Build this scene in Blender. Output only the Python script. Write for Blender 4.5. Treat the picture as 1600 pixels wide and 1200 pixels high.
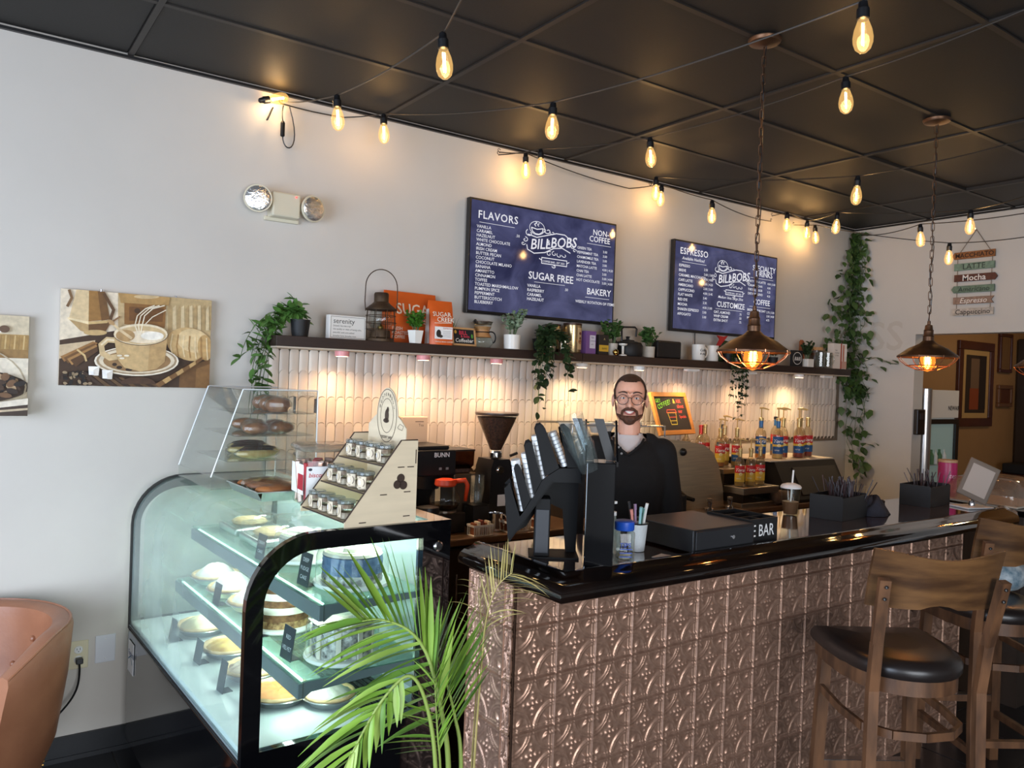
import bpy, bmesh, math, random
from mathutils import Vector, Matrix, Euler
import numpy as np
random.seed(7)
PI = math.pi
S = bpy.context.scene
for o in list(bpy.data.objects): bpy.data.objects.remove(o)
COL = S.collection

# ------------------------------------------------------------------ camera
cam_d = bpy.data.cameras.new('camera'); cam = bpy.data.objects.new('camera', cam_d); COL.objects.link(cam)
cam_d.sensor_fit = 'HORIZONTAL'; cam_d.sensor_width = 36.0; cam_d.lens = 36.0*1236.1/1600.0
cam_d.clip_start = 0.05; cam_d.clip_end = 100
yaw, pit, rol = math.radians(35.282), math.radians(-0.473), math.radians(2.0)
fw = Vector((math.sin(yaw)*math.cos(pit), math.cos(yaw)*math.cos(pit), math.sin(pit)))
rt = Vector((math.cos(yaw), -math.sin(yaw), 0)); up = rt.cross(fw)
rt2 = rt*math.cos(rol)+up*math.sin(rol); up2 = -rt*math.sin(rol)+up*math.cos(rol)
cam.matrix_world = Matrix(((rt2.x, up2.x, -fw.x, 0), (rt2.y, up2.y, -fw.y, 0), (rt2.z, up2.z, -fw.z, 1.70), (0, 0, 0, 1)))
S.camera = cam

# ------------------------------------------------------------------ world, exposure, daylight
S.view_settings.view_transform = 'Standard'; S.view_settings.look = 'None'
S.view_settings.exposure = 0.0; S.view_settings.gamma = 1.0; S.view_settings.use_curve_mapping = False
w = bpy.data.worlds.new('world'); S.world = w; w.use_nodes = True
w.node_tree.nodes['Background'].inputs[0].default_value = (0.75, 0.86, 1.0, 1)
w.node_tree.nodes['Background'].inputs[1].default_value = 1.2
def area(name, loc, target, sx, sy, power, color, spread=180):
    d = bpy.data.lights.new(name, 'AREA'); d.shape = 'RECTANGLE'; d.size = sx; d.size_y = sy
    d.energy = power; d.color = color; d.spread = math.radians(spread)
    o = bpy.data.objects.new(name, d); COL.objects.link(o); o.location = loc
    o.rotation_euler = (Vector(target)-Vector(loc)).to_track_quat('-Z', 'Y').to_euler()
    return o
# daylight through the storefront windows: left side wall and the front wall behind the camera
area('window_daylight_left', (-2.72, 0.9, 1.35), (0, 0.9, .55), 3.6, 2.1, 280, (0.68, 0.79, 1.0))
area('window_daylight_front', (0.0, -3.12, 1.35), (0.0, 0, .55), 3.3, 2.1, 210, (0.90, 0.93, 1.0))

# ------------------------------------------------------------------ materials
def lin(c):
    if isinstance(c, str): c = tuple(int(c[i:i+2], 16) for i in (0, 2, 4))
    f = lambda v: v/12.92 if v <= 0.04045 else ((v+0.055)/1.055)**2.4
    return tuple(f(v/255.0) for v in c[:3])
MATS = {}
def mat(name, c=(128, 128, 128), rough=0.5, metal=0.0, var=0.0, vscale=20.0, bump=0.0, bscale=60.0, stretch=None, emit=None, estr=0.0, spec=0.5, coat=0.0, trans=0.0, sheen=0.0, c2=None):
    """procedural principled material; var mixes a noise-driven second tone, bump adds fine relief"""
    if name in MATS: return MATS[name]
    m = bpy.data.materials.new(name); m.use_nodes = True; nt = m.node_tree; N = nt.nodes; L = nt.links
    b = N['Principled BSDF']; col = lin(c)
    b.inputs['Base Color'].default_value = (*col, 1); b.inputs['Roughness'].default_value = rough
    b.inputs['Metallic'].default_value = metal; b.inputs['Specular IOR Level'].default_value = spec
    b.inputs['Coat Weight'].default_value = coat; b.inputs['Coat Roughness'].default_value = 0.05
    if emit is not None:
        b.inputs['Emission Color'].default_value = (*lin(emit), 1); b.inputs['Emission Strength'].default_value = estr
    if var or bump or c2:
        tc = N.new('ShaderNodeTexCoord'); mp = N.new('ShaderNodeMapping'); L.new(tc.outputs['Object'], mp.inputs[0])
        if stretch: mp.inputs['Scale'].default_value = stretch
    if var or c2:
        n = N.new('ShaderNodeTexNoise'); n.inputs['Scale'].default_value = vscale; n.inputs['Detail'].default_value = 5
        L.new(mp.outputs[0], n.inputs['Vector'])
        r = N.new('ShaderNodeValToRGB'); L.new(n.outputs['Fac'], r.inputs[0])
        r.color_ramp.elements[0].position = 0.32; r.color_ramp.elements[1].position = 0.68
        if c2: a2 = lin(c2); a1 = col
        else: a1 = tuple(v*(1-var) for v in col); a2 = tuple(min(1, v*(1+var)) for v in col)
        r.color_ramp.elements[0].color = (*a1, 1); r.color_ramp.elements[1].color = (*a2, 1)
        L.new(r.outputs[0], b.inputs['Base Color'])
    if bump:
        n2 = N.new('ShaderNodeTexNoise'); n2.inputs['Scale'].default_value = bscale; n2.inputs['Detail'].default_value = 4
        L.new(mp.outputs[0], n2.inputs['Vector'])
        bp = N.new('ShaderNodeBump'); bp.inputs['Strength'].default_value = bump; bp.inputs['Distance'].default_value = 0.004
        L.new(n2.outputs['Fac'], bp.inputs['Height']); L.new(bp.outputs[0], b.inputs['Normal'])
    MATS[name] = m; return m
def thin_glass(name, tint=(235, 245, 240), refl=1.0, haze=0.0, hazec=(225, 240, 235), rough=0.02, ior=1.45, glow=None, gstr=0.0):
    """thin pane: transparent + fresnel reflection, with an optional film of haze"""
    if name in MATS: return MATS[name]
    m = bpy.data.materials.new(name); m.use_nodes = True; nt = m.node_tree; N = nt.nodes; L = nt.links
    N.remove(N['Principled BSDF']); out = N['Material Output']
    t = N.new('ShaderNodeBsdfTransparent'); t.inputs[0].default_value = (*lin(tint), 1)
    g = N.new('ShaderNodeBsdfGlossy'); g.inputs['Roughness'].default_value = rough
    f = N.new('ShaderNodeFresnel'); ge = N.new('ShaderNodeNewGeometry'); io = N.new('ShaderNodeMapRange'); io.inputs[3].default_value = ior; io.inputs[4].default_value = 1.0/ior
    L.new(ge.outputs['Backfacing'], io.inputs[0]); L.new(io.outputs[0], f.inputs['IOR'])
    mu = N.new('ShaderNodeMath'); mu.operation = 'MULTIPLY'; mu.inputs[1].default_value = refl; L.new(f.outputs[0], mu.inputs[0])
    x = N.new('ShaderNodeMixShader'); L.new(mu.outputs[0], x.inputs[0]); L.new(t.outputs[0], x.inputs[1]); L.new(g.outputs[0], x.inputs[2])
    last = x
    if haze:
        d = N.new('ShaderNodeBsdfDiffuse'); d.inputs[0].default_value = (*lin(hazec), 1)
        tr = N.new('ShaderNodeBsdfTranslucent'); tr.inputs[0].default_value = (*lin(hazec), 1)
        ad = N.new('ShaderNodeMixShader'); ad.inputs[0].default_value = 0.5; L.new(d.outputs[0], ad.inputs[1]); L.new(tr.outputs[0], ad.inputs[2])
        tc = N.new('ShaderNodeTexCoord'); n = N.new('ShaderNodeTexNoise'); n.inputs['Scale'].default_value = 2.2; n.inputs['Detail'].default_value = 3
        L.new(tc.outputs['Object'], n.inputs['Vector'])
        mr = N.new('ShaderNodeMapRange'); mr.inputs[1].default_value = 0.3; mr.inputs[2].default_value = 0.75
        mr.inputs[3].default_value = haze*0.5; mr.inputs[4].default_value = haze*1.4; L.new(n.outputs['Fac'], mr.inputs[0])
        y = N.new('ShaderNodeMixShader'); L.new(mr.outputs[0], y.inputs[0]); L.new(x.outputs[0], y.inputs[1]); L.new(ad.outputs[0], y.inputs[2]); last = y
    if glow:
        em_ = N.new('ShaderNodeEmission'); em_.inputs[0].default_value = (*lin(glow), 1); em_.inputs[1].default_value = gstr
        ad_ = N.new('ShaderNodeAddShader'); L.new(last.outputs[0], ad_.inputs[0]); L.new(em_.outputs[0], ad_.inputs[1]); last = ad_
    L.new(last.outputs[0], out.inputs[0]); MATS[name] = m; return m
def print_mat(name, rough=0.6, emit=0.0, coat=0.0, grain=0.0):
    """flat print: colours come from the face colours of the printed artwork"""
    if name in MATS: return MATS[name]
    m = bpy.data.materials.new(name); m.use_nodes = True; N = m.node_tree.nodes; L = m.node_tree.links; b = N['Principled BSDF']
    a = N.new('ShaderNodeAttribute'); a.attribute_name = 'Col'; src = a.outputs['Color']
    if grain:
        tc = N.new('ShaderNodeTexCoord'); n = N.new('ShaderNodeTexNoise'); n.inputs['Scale'].default_value = 45; n.inputs['Detail'].default_value = 6
        L.new(tc.outputs['Object'], n.inputs['Vector'])
        mr = N.new('ShaderNodeMapRange'); mr.inputs[1].default_value = 0.3; mr.inputs[2].default_value = 0.7; mr.inputs[3].default_value = 1-grain; mr.inputs[4].default_value = 1+grain
        L.new(n.outputs['Fac'], mr.inputs[0])
        mx = N.new('ShaderNodeVectorMath'); mx.operation = 'SCALE'; L.new(a.outputs['Color'], mx.inputs[0]); L.new(mr.outputs[0], mx.inputs['Scale']); src = mx.outputs[0]
    L.new(src, b.inputs['Base Color']); b.inputs['Roughness'].default_value = rough; b.inputs['Coat Weight'].default_value = coat
    if emit:
        L.new(src, b.inputs['Emission Color']); b.inputs['Emission Strength'].default_value = emit
        b.inputs['Base Color'].default_value = (0.005, 0.005, 0.005, 1); L.remove(b.inputs['Base Color'].links[0])
    MATS[name] = m; return m

# ------------------------------------------------------------------ mesh builder
class MB:
    def __init__(s): s.v = []; s.f = []; s.m = []; s.c = []; s.mi = 0; s.col = (255, 255, 255); s.M = Matrix.Identity(4)
    def at(s, loc=(0, 0, 0), rot=(0, 0, 0), sc=(1, 1, 1)):
        s.M = Matrix.LocRotScale(Vector(loc), Euler(rot), Vector(sc)); return s
    def add(s, vs, fs):
        k = len(s.v); s.v += [tuple(s.M @ Vector(p)) for p in vs]
        for f in fs: s.f.append(tuple(i+k for i in f)); s.m.append(s.mi); s.c.append(s.col)
        return s
    def box(s, x0, x1, y0, y1, z0, z1, bev=0.0):
        if bev <= 0:
            return s.add([(x, y, z) for z in (z0, z1) for y in (y0, y1) for x in (x0, x1)], [(0, 2, 3, 1), (4, 5, 7, 6), (0, 1, 5, 4), (1, 3, 7, 5), (3, 2, 6, 7), (2, 0, 4, 6)])
        b = min(bev, (x1-x0)*.49, (y1-y0)*.49, (z1-z0)*.49)
        bm = bmesh.new(); bmesh.ops.create_cube(bm, size=1)
        for q in bm.verts: q.co = Vector(((x0+x1)/2+q.co.x*(x1-x0), (y0+y1)/2+q.co.y*(y1-y0), (z0+z1)/2+q.co.z*(z1-z0)))
        bmesh.ops.bevel(bm, geom=bm.edges[:], offset=b, segments=2, affect='EDGES', profile=0.5)
        bm.verts.index_update(); s.add([q.co[:] for q in bm.verts], [[q.index for q in f.verts] for f in bm.faces]); bm.free(); return s
    def bx(s, cx, cy, z0, sx, sy, h, bev=0.0): return s.box(cx-sx/2, cx+sx/2, cy-sy/2, cy+sy/2, z0, z0+h, bev)
    def lathe(s, prof, n=20, cap=True, loc=(0, 0, 0)):
        vs = []; fs = []; k = len(prof)
        for i in range(n):
            a = 2*PI*i/n
            for r, z in prof: vs.append((loc[0]+r*math.cos(a), loc[1]+r*math.sin(a), loc[2]+z))
        for i in range(n):
            j = (i+1) % n
            for q in range(k-1): fs.append((i*k+q, j*k+q, j*k+q+1, i*k+q+1))
        if cap:
            if prof[0][0] > 1e-5: fs.append(tuple(i*k for i in reversed(range(n))))
            if prof[-1][0] > 1e-5: fs.append(tuple(i*k+k-1 for i in range(n)))
        return s.add(vs, fs)
    def tube(s, pts, r, n=6, cap=True, closed=False):
        pts = [Vector(p) for p in pts]; m = len(pts); rr = r if isinstance(r, (list, tuple)) else [r]*m
        vs = []; fs = []; prev = None
        for i, p in enumerate(pts):
            if closed: t = pts[(i+1) % m]-pts[i-1]
            else: t = pts[min(i+1, m-1)]-pts[max(i-1, 0)]
            if t.length < 1e-9: t = Vector((0, 0, 1))
            t.normalize()
            if prev is None:
                a = Vector((0, 0, 1)) if abs(t.z) < 0.9 else Vector((1, 0, 0)); x = t.cross(a).normalized()
            else:
                x = prev-t*prev.dot(t)
                if x.length < 1e-6: x = t.orthogonal()
                x.normalize()
            prev = x; y = t.cross(x)
            for j in range(n):
                a = 2*PI*j/n; vs.append(tuple(p+(x*math.cos(a)+y*math.sin(a))*rr[i]))
        for i in range(m if closed else m-1):
            i2 = (i+1) % m
            for j in range(n): fs.append((i*n+j, i*n+(j+1) % n, i2*n+(j+1) % n, i2*n+j))
        if cap and not closed: fs.append(tuple(reversed(range(n)))); fs.append(tuple((m-1)*n+j for j in range(n)))
        return s.add(vs, fs)
    def bar(s, a, b, wx, wy, up=(0, 0, 1)):
        a = Vector(a); b = Vector(b); t = (b-a).normalized(); u = Vector(up)
        if abs(t.dot(u)) > .98: u = Vector((0, 1, 0))
        x = t.cross(u).normalized(); y = x.cross(t)
        vs = [tuple(p+x*(sx*wx/2)+y*(sy*wy/2)) for p in (a, b) for sx, sy in ((-1, -1), (1, -1), (1, 1), (-1, 1))]
        return s.add(vs, [(0, 1, 2, 3)[::-1], (4, 5, 6, 7), (0, 1, 5, 4), (1, 2, 6, 5), (2, 3, 7, 6), (3, 0, 4, 7)])
    def prism(s, poly, d, axis='y', off=0.0):
        """outline in the plane across axis, extruded from off to off+d along axis"""
        def P(u, v, t): return {'y': (u, t, v), 'x': (t, u, v), 'z': (u, v, t)}[axis]
        n = len(poly); vs = [P(u, v, off) for u, v in poly]+[P(u, v, off+d) for u, v in poly]
        fs = [tuple(range(n)), tuple(range(2*n-1, n-1, -1))]+[(i, i+n, (i+1) % n+n, (i+1) % n) for i in range(n)]
        return s.add(vs, fs)
    def sphere(s, c, r, n=12, m=8):
        r = r if isinstance(r, (tuple, list)) else (r, r, r); vs = [(c[0], c[1], c[2]-r[2])]; fs = []
        for i in range(1, m):
            a = PI*i/m
            for j in range(n):
                b = 2*PI*j/n; vs.append((c[0]+r[0]*math.sin(a)*math.cos(b), c[1]+r[1]*math.sin(a)*math.sin(b), c[2]-r[2]*math.cos(a)))
        vs.append((c[0], c[1], c[2]+r[2])); t = len(vs)-1
        for j in range(n):
            fs.append((0, 1+(j+1) % n, 1+j)); fs.append((t, 1+(m-2)*n+j, 1+(m-2)*n+(j+1) % n))
            for i in range(m-2): fs.append((1+i*n+j, 1+i*n+(j+1) % n, 1+(i+1)*n+(j+1) % n, 1+(i+1)*n+j))
        return s.add(vs, fs)
    def poly(s, pts, col=None):
        if col is not None: s.col = col
        return s.add(pts, [tuple(range(len(pts)))])
    def grid(s, P, closeu=False):
        nu = len(P); nv = len(P[0]); vs = [p for r in P for p in r]; fs = []
        for i in range(nu if closeu else nu-1):
            i2 = (i+1) % nu
            for j in range(nv-1): fs.append((i*nv+j, i2*nv+j, i2*nv+j+1, i*nv+j+1))
        return s.add(vs, fs)
    def mesh(s, name, mats, smooth=False, fixn=True, vcol=False):
        me = bpy.data.meshes.new(name); me.from_pydata(s.v, [], s.f)
        for m in (mats if isinstance(mats, (list, tuple)) else [mats]): me.materials.append(m)
        me.polygons.foreach_set('material_index', s.m)
        if vcol:
            ca = me.color_attributes.new('Col', 'FLOAT_COLOR', 'CORNER'); buf = []
            for p, c in zip(me.polygons, s.c): buf += [*lin(c), 1.0]*p.loop_total
            ca.data.foreach_set('color', buf)
        if fixn:
            bm = bmesh.new(); bm.from_mesh(me); bmesh.ops.recalc_face_normals(bm, faces=bm.faces); bm.to_mesh(me); bm.free()
        if smooth:
            me.polygons.foreach_set('use_smooth', [True]*len(me.polygons))
            if smooth is not True: me.set_sharp_from_angle(angle=math.radians(smooth))
        me.update(); return me
    def build(s, name, mats, parent=None, smooth=False, loc=None, rot=None, fixn=True, vcol=False, kind=None, label=None):
        return obj(name, s.mesh(name, mats, smooth, fixn, vcol), parent, loc, rot, kind, label)
def obj(name, me, parent=None, loc=None, rot=None, kind=None, label=None):
    o = bpy.data.objects.new(name, me); COL.objects.link(o); o.parent = parent
    if loc is not None: o.location = loc
    if rot is not None: o.rotation_euler = rot
    if kind: o['kind'] = kind
    if label: o['label'] = label
    return o
def tag(o, label, cat, group=None, kind=None):
    o['label'] = label; o['category'] = cat
    if group: o['group'] = group
    if kind: o['kind'] = kind
    return o
def thing(name, label, cat, loc=(0, 0, 0), rz=0.0, group=None):
    o = bpy.data.objects.new(name, None); COL.objects.link(o); o.empty_display_size = 0.05
    o.location = loc; o.rotation_euler = (0, 0, rz); return tag(o, label, cat, group)
def copy_tree(root, loc=None, rz=None, label=None):
    r = root.copy(); COL.objects.link(r)
    if loc is not None: r.location = loc
    if rz is not None: r.rotation_euler = (0, 0, rz)
    if label: r['label'] = label
    for ch in list(root.children):
        c = ch.copy(); COL.objects.link(c); c.parent = r
        for g in list(ch.children):
            d = g.copy(); COL.objects.link(d); d.parent = c
    return r
_TX = {}
def text_geo(t, size=1.0, bold=0.0, shear=0.0, align='LEFT', spacing=1.0):
    k = (t, bold, shear, align, spacing)
    if k not in _TX:
        cu = bpy.data.curves.new('t', 'FONT'); cu.body = t; cu.size = 1.0; cu.offset = bold; cu.shear = shear; cu.align_x = align
        cu.resolution_u = 2; cu.space_character = spacing
        ob = bpy.data.objects.new('t', cu); COL.objects.link(ob); bpy.context.view_layer.update()
        me = bpy.data.meshes.new_from_object(ob)
        _TX[k] = ([v.co[:] for v in me.vertices], [tuple(p.vertices) for p in me.polygons])
        bpy.data.objects.remove(ob); bpy.data.curves.remove(cu); bpy.data.meshes.remove(me)
    vs, fs = _TX[k]; return [(x*size, y*size) for x, y, z in vs], fs
def put_text(mb, t, u, v, size, fr, col=None, **kw):
    """flat lettering; fr maps (u, v) on the surface to a point"""
    vs, fs = text_geo(t, size, **kw)
    if col is not None: mb.col = col
    mb.add([fr(u+x, v+y) for x, y in vs], fs)
def bez(p0, p1, p2, p3, n=12):
    p0, p1, p2, p3 = map(Vector, (p0, p1, p2, p3)); out = []
    for i in range(n+1):
        t = i/n; out.append((1-t)**3*p0+3*(1-t)**2*t*p1+3*(1-t)*t*t*p2+t**3*p3)
    return out
def arc(cx, cy, r, a0, a1, n): return [(cx+r*math.cos(math.radians(a0+(a1-a0)*i/n)), cy+r*math.sin(math.radians(a0+(a1-a0)*i/n))) for i in range(n+1)]
def point_light(name, loc, power, color, radius, parent=None):
    d = bpy.data.lights.new(name, 'POINT'); d.energy = power; d.color = color; d.shadow_soft_size = radius
    o = bpy.data.objects.new(name, d); COL.objects.link(o); o.location = loc; o.parent = parent; return o

M_black = mat('black_plastic', (20, 20, 22), 0.35)
M_blackmatte = mat('black_matte', (16, 16, 17), 0.6)
M_blackgloss = mat('black_gloss', (8, 8, 10), 0.06, coat=0.5)
M_white = mat('white_plastic', (235, 235, 232), 0.4)
M_chrome = mat('chrome', (210, 210, 212), 0.12, 1.0)
M_steel = mat('brushed_steel', (190, 180, 165), 0.32, 1.0, var=0.12, vscale=6, stretch=(1, 1, 30))
M_clear = thin_glass('clear_glass', (244, 248, 246))
M_acryl = thin_glass('clear_acrylic', (247, 249, 248), refl=1.1, haze=0.035, hazec=(240, 244, 245))
M_green = mat('leaf_green', (74, 106, 52), 0.45, c2=(46, 76, 32), vscale=9)
M_stem = mat('stem_green', (84, 104, 58), 0.6)
M_soil = mat('potting_soil', (40, 30, 22), 0.9, var=0.4, vscale=80)
M_txt = print_mat('flat_print', 0.55)
S.cycles.transparent_max_bounces = 40; S.cycles.max_bounces = 8; S.cycles.diffuse_bounces = 3; S.cycles.caustics_reflective = False; S.cycles.caustics_refractive = False

# ================================================================== the setting
YB, XR, ZC = 3.82, 6.18, 3.04
M_wall = mat('wall_paint_greige', (205, 199, 190), 0.85, var=0.02, vscale=3, bump=0.05, bscale=220)
M_wallf = mat('wall_paint_plain', (200, 196, 188), 0.9)
M_tan = mat('wall_paint_tan', (158, 120, 78), 0.8, var=0.03, vscale=4)
def struct(name, mb, m, smooth=False): return mb.build(name, m, None, smooth, kind='structure')
wall_back = struct('wall_back', MB().box(-2.95, XR, YB, YB+.14, 0, 3.12), M_wall)
struct('wall_right', MB().box(XR, XR+.14, 3.26, YB+.14, 0, 3.12).box(XR, XR+.14, 1.3, 3.26, 2.15, 3.12).box(XR, XR+.14, -3.35, 1.3, 0, 3.12), M_wall)
struct('wall_left', MB().box(-2.95, -2.8, -3.35, -0.95, 0, 3.12).box(-2.95, -2.8, 2.75, YB, 0, 3.12).box(-2.95, -2.8, -.95, 2.75, 0, .25).box(-2.95, -2.8, -.95, 2.75, 2.45, 3.12), M_wallf)
struct('wall_front', MB().box(-2.95, -1.65, -3.35, -3.2, 0, 3.12).box(1.65, XR+.14, -3.35, -3.2, 0, 3.12).box(-1.65, 1.65, -3.35, -3.2, 0, .25).box(-1.65, 1.65, -3.35, -3.2, 2.45, 3.12), M_wallf)
struct('wall_far', MB().box(XR+.14, 9.7, YB, YB+.14, 0, 3.12).box(9.7, 9.84, -1.0, YB+.14, 0, 3.12), M_tan)
struct('wall_passage', MB().box(XR+.14, 9.7, -1.0, -.86, 0, 3.12), M_tan)
for n, (a, b, fx) in enumerate((((-2.88, -.95), (-2.88, 2.75), 'y'), ((-1.65, -3.28), (1.65, -3.28), 'x'))):
    wn = MB(); k = 3
    for i in range(k+1):
        t = i/k; x = a[0]+(b[0]-a[0])*t; y = a[1]+(b[1]-a[1])*t; wn.bx(x, y, .25, .06, .06, 2.2)
    for z in (.25, 2.4):
        if fx == 'y': wn.box(a[0]-.03, a[0]+.03, a[1], b[1], z, z+.05)
        else: wn.box(a[0], b[0], a[1]-.03, a[1]+.03, z, z+.05)
    wo = struct('window_%d' % (n+1), wn, M_black)
    for i in range(k):
        g = MB(); x0 = a[0]+(b[0]-a[0])*i/k; x1 = a[0]+(b[0]-a[0])*(i+1)/k; y0 = a[1]+(b[1]-a[1])*i/k; y1 = a[1]+(b[1]-a[1])*(i+1)/k
        if fx == 'y': g.box(x0-.004, x0+.004, y0+.03, y1-.03, .3, 2.4)
        else: g.box(x0+.03, x1-.03, y0-.004, y0+.004, .3, 2.4)
        g.build('pane', M_clear, wo)
# floor of black stone tiles
M_tile = mat('floor_tile_black', (30, 30, 33), 0.28, var=0.35, vscale=5, bump=0.08, bscale=30)
M_grout = mat('floor_grout', (58, 56, 54), 0.9)
floor = struct('floor', MB().box(-2.95, 9.84, -3.35, 3.96, -.12, -.004), M_grout)
ftile = MB().box(-.2265, .2265, -.2265, .2265, -.006, 0, .002).mesh('floor_tile', M_tile)
for i in range(-1, 13):
    for j in range(0, 9):
        if i > 1 and 2 < j < 5 and i < 8: pass
        obj('floor_tile', ftile, floor, (.12+i*.46-.2, .16+j*.46-.2, 0))
MB().box(-2.8, 9.7, -3.2, -.27, -.006, -.0005).build('floor_field', M_tile, floor)
MB().box(6.1, 9.7, -.27, 3.82, -.006, -.0006).build('floor_field', M_tile, floor)
MB().box(-2.8, -.79, -.27, 3.82, -.006, -.0006).build('floor_field', M_tile, floor)
struct('baseboard_back', MB().box(-2.8, .72, YB-.014, YB-.001, 0, .105).box(-2.8, .72, YB-.02, YB-.001, 0, .02), mat('baseboard_black', (22, 24, 28), 0.4))
struct('trim_1', MB().box(-2.8, XR, YB-.02, YB-.001, ZC-.012, ZC), M_black)
struct('trim_2', MB().box(XR-.02, XR-.001, -3.2, YB-.02, ZC-.012, ZC), M_black)
# ceiling: black drop tiles in a grid
M_cpan = mat('ceiling_panel_black', (25, 23, 21), 0.62, var=0.12, vscale=3, bump=0.12, bscale=150)
M_cpan2 = mat('ceiling_panel_vent', (26, 22, 20), 0.6)
M_cgrid = mat('ceiling_grid_black', (36, 32, 29), 0.5)
ceil = struct('ceiling', MB().box(-2.95, 9.84, -3.35, 3.96, ZC+.05, ZC+.1), M_blackmatte)
gx = [-3.05+1.2165*i for i in range(0, 12)]; gy = [3.82, 3.19]+[3.19-.602*i for i in range(1, 12)]
pan_full = MB().box(-.597, .597, -.29, .29, 0, .02, .006).mesh('ceiling_panel', M_cpan)
for i in range(len(gx)-1):
    for j in range(len(gy)-1):
        x0, x1, y1, y0 = gx[i], gx[i+1], gy[j], gy[j+1]
        if x1 < -2.7 or y0 < -3.3 or x0 > 9.6: continue
        o = obj('ceiling_panel', pan_full, ceil, ((x0+x1)/2, (y0+y1)/2, ZC+.006+random.uniform(0, .002)))
        o.scale = ((x1-x0-.022)/1.194, (y1-y0-.022)/.58, 1); o.rotation_euler = (random.uniform(-.002, .002), random.uniform(-.001, .001), 0)
        if (i, j) == (6, 2):
            o.data = pan_full.copy(); o.data.materials[0] = M_cpan2; o.location.z += .012
for x in gx[1:-1]: MB().box(x-.012, x+.012, -3.2, 3.8, ZC, ZC+.03).build('grid_bar', M_cgrid, ceil)
for y in gy[1:-1]: MB().box(-2.8, 9.7, y-.012, y+.012, ZC+.001, ZC+.03).build('grid_bar', M_cgrid, ceil)

# backsplash of long arched tiles, each its own piece of the back wall
tone = [mat('backsplash_tile_a', (226, 214, 200), 0.35), mat('backsplash_tile_b', (220, 207, 194), 0.35), mat('backsplash_tile_c', (203, 190, 178), 0.35), mat('backsplash_tile_d', (224, 210, 195), 0.35)]
TW, TH = .05, .1315
def tile_mesh(m):
    n = 6; hw = TW/2-.0014; up_ = [(-hw+2*hw*i/n, TH-.001+.021*math.sqrt(max(0, 1-((2*i/n-1)**2)))) for i in range(n+1)]
    dn = [(x, z-TH+.0035) for x, z in up_]
    mb = MB(); f = []; 
    bow = lambda x: -.004-.0035*math.sqrt(max(0, 1-(x/hw)**2))
    top = [(x, bow(x), z) for x, z in up_]; bot = [(x, bow(x), z) for x, z in dn]
    mb.grid([bot, top]); mb.grid([top, [(x, 0, z) for x, y, z in top]])
    mb.grid([[bot[0], top[0]], [(bot[0][0], 0, bot[0][2]), (top[0][0], 0, top[0][2])]]); mb.grid([[bot[-1], top[-1]], [(bot[-1][0], 0, bot[-1][2]), (top[-1][0], 0, top[-1][2])]])
    return mb.mesh('backsplash_tile', m, smooth=40)
tms = [tile_mesh(m) for m in tone]
MB().box(1.25, 6.05, YB-.003, YB-.0005, 1.27, 1.81).box(1.25, 4.62, YB-.003, YB-.0005, 1.14, 1.28).build('tile_backing', mat('tile_grout', (120, 106, 90), 0.9), wall_back)
rest = MB(); cnt = 0; rr = random.Random(3)
for c in range(96):
    for r in range(5):
        x = 1.275+c*TW; z = 1.680-r*TH
        if x > 6.02 or (r == 4 and x > 4.6): continue
        k = rr.randrange(4); y = YB-.002; tl = rr.uniform(-.012, .012)
        if cnt < 300:
            o = obj('backsplash_tile', tms[k], wall_back, (x, y, z), (.04+tl*.4, 0, rr.uniform(-.05, .05)))
            if r == 0: o.scale.z = .85
            cnt += 1
        else:
            me = tms[k]; rest.mi = k; s_ = .85 if r == 0 else 1
            rest.at((x, y, z), (.04+tl*.4, 0, rr.uniform(-.05, .05)), (1, 1, s_)); rest.add([v.co[:] for v in me.vertices], [tuple(p.vertices) for p in me.polygons])
rest.build('backsplash_tile_field', tone, wall_back, smooth=40, kind='stuff')

# shade of window lettering, painted as text on the right wall beside the vine
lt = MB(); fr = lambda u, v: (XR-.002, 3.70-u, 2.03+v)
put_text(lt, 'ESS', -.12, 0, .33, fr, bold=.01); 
struct('window_lettering_shadow', lt, mat('painted_lettering_shadow', (197, 189, 178), 0.85))

# ================================================================== bar base with pressed tin panels
M_tin = mat('pressed_tin_copper', (190, 152, 130), 0.36, 0.6, c2=(160, 124, 104), vscale=7)
def tin_mesh():
    n = 46; P = []
    def gsn(d, w): return math.exp(-(d/w)**2)
    for i in range(n+1):
        row = []
        for j in range(n+1):
            x = -1+2*i/n; y = -1+2*j/n; ax, ay = abs(x), abs(y); h = 0
            h += max(1.05*gsn(1-ax, .05), 1.05*gsn(1-ay, .05), .5*gsn(1-ax-.13, .025), .5*gsn(1-ay-.13, .025))
            h += .5*gsn(.87-ax, .03)*(ay < .9)*0+0
            dc = math.hypot(1-ax, 1-ay)
            h = max(h, .68*gsn(dc-.93, .032)*(dc < 1.1), .55*gsn(dc-.82, .026))
            h = max(h, .9*gsn(math.hypot(1-ax, 1-ay), .13))
            h = max(h, .8*gsn(math.hypot(x, y), .07))
            for q in range(4):
                a = q*PI/2; h = max(h, .75*gsn(math.hypot(x-.2*math.cos(a), y-.2*math.sin(a)), .085))
                h = max(h, .5*gsn(math.hypot(x-.42*math.cos(a), y-.42*math.sin(a)), .06))
            # leaf sprig in each corner, along the diagonal
            u = ((1-ax)+(1-ay))/1.414; v = ((1-ax)-(1-ay))/1.414
            h = max(h, .8*gsn((u-.48)/1.6, .1)*gsn(v, .06))
            for s_ in (-1, 1): h = max(h, .75*gsn((u-.36)+s_*v*.6, .06)*gsn((v-s_*.13), .07))
            row.append((x*.5, -h*.0092/.1645, y*.5))
        P.append(row)
    mb = MB(); mb.grid(P); return mb.mesh('tin_panel', M_tin, smooth=True)
tin = tin_mesh(); SP = .1645
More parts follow.
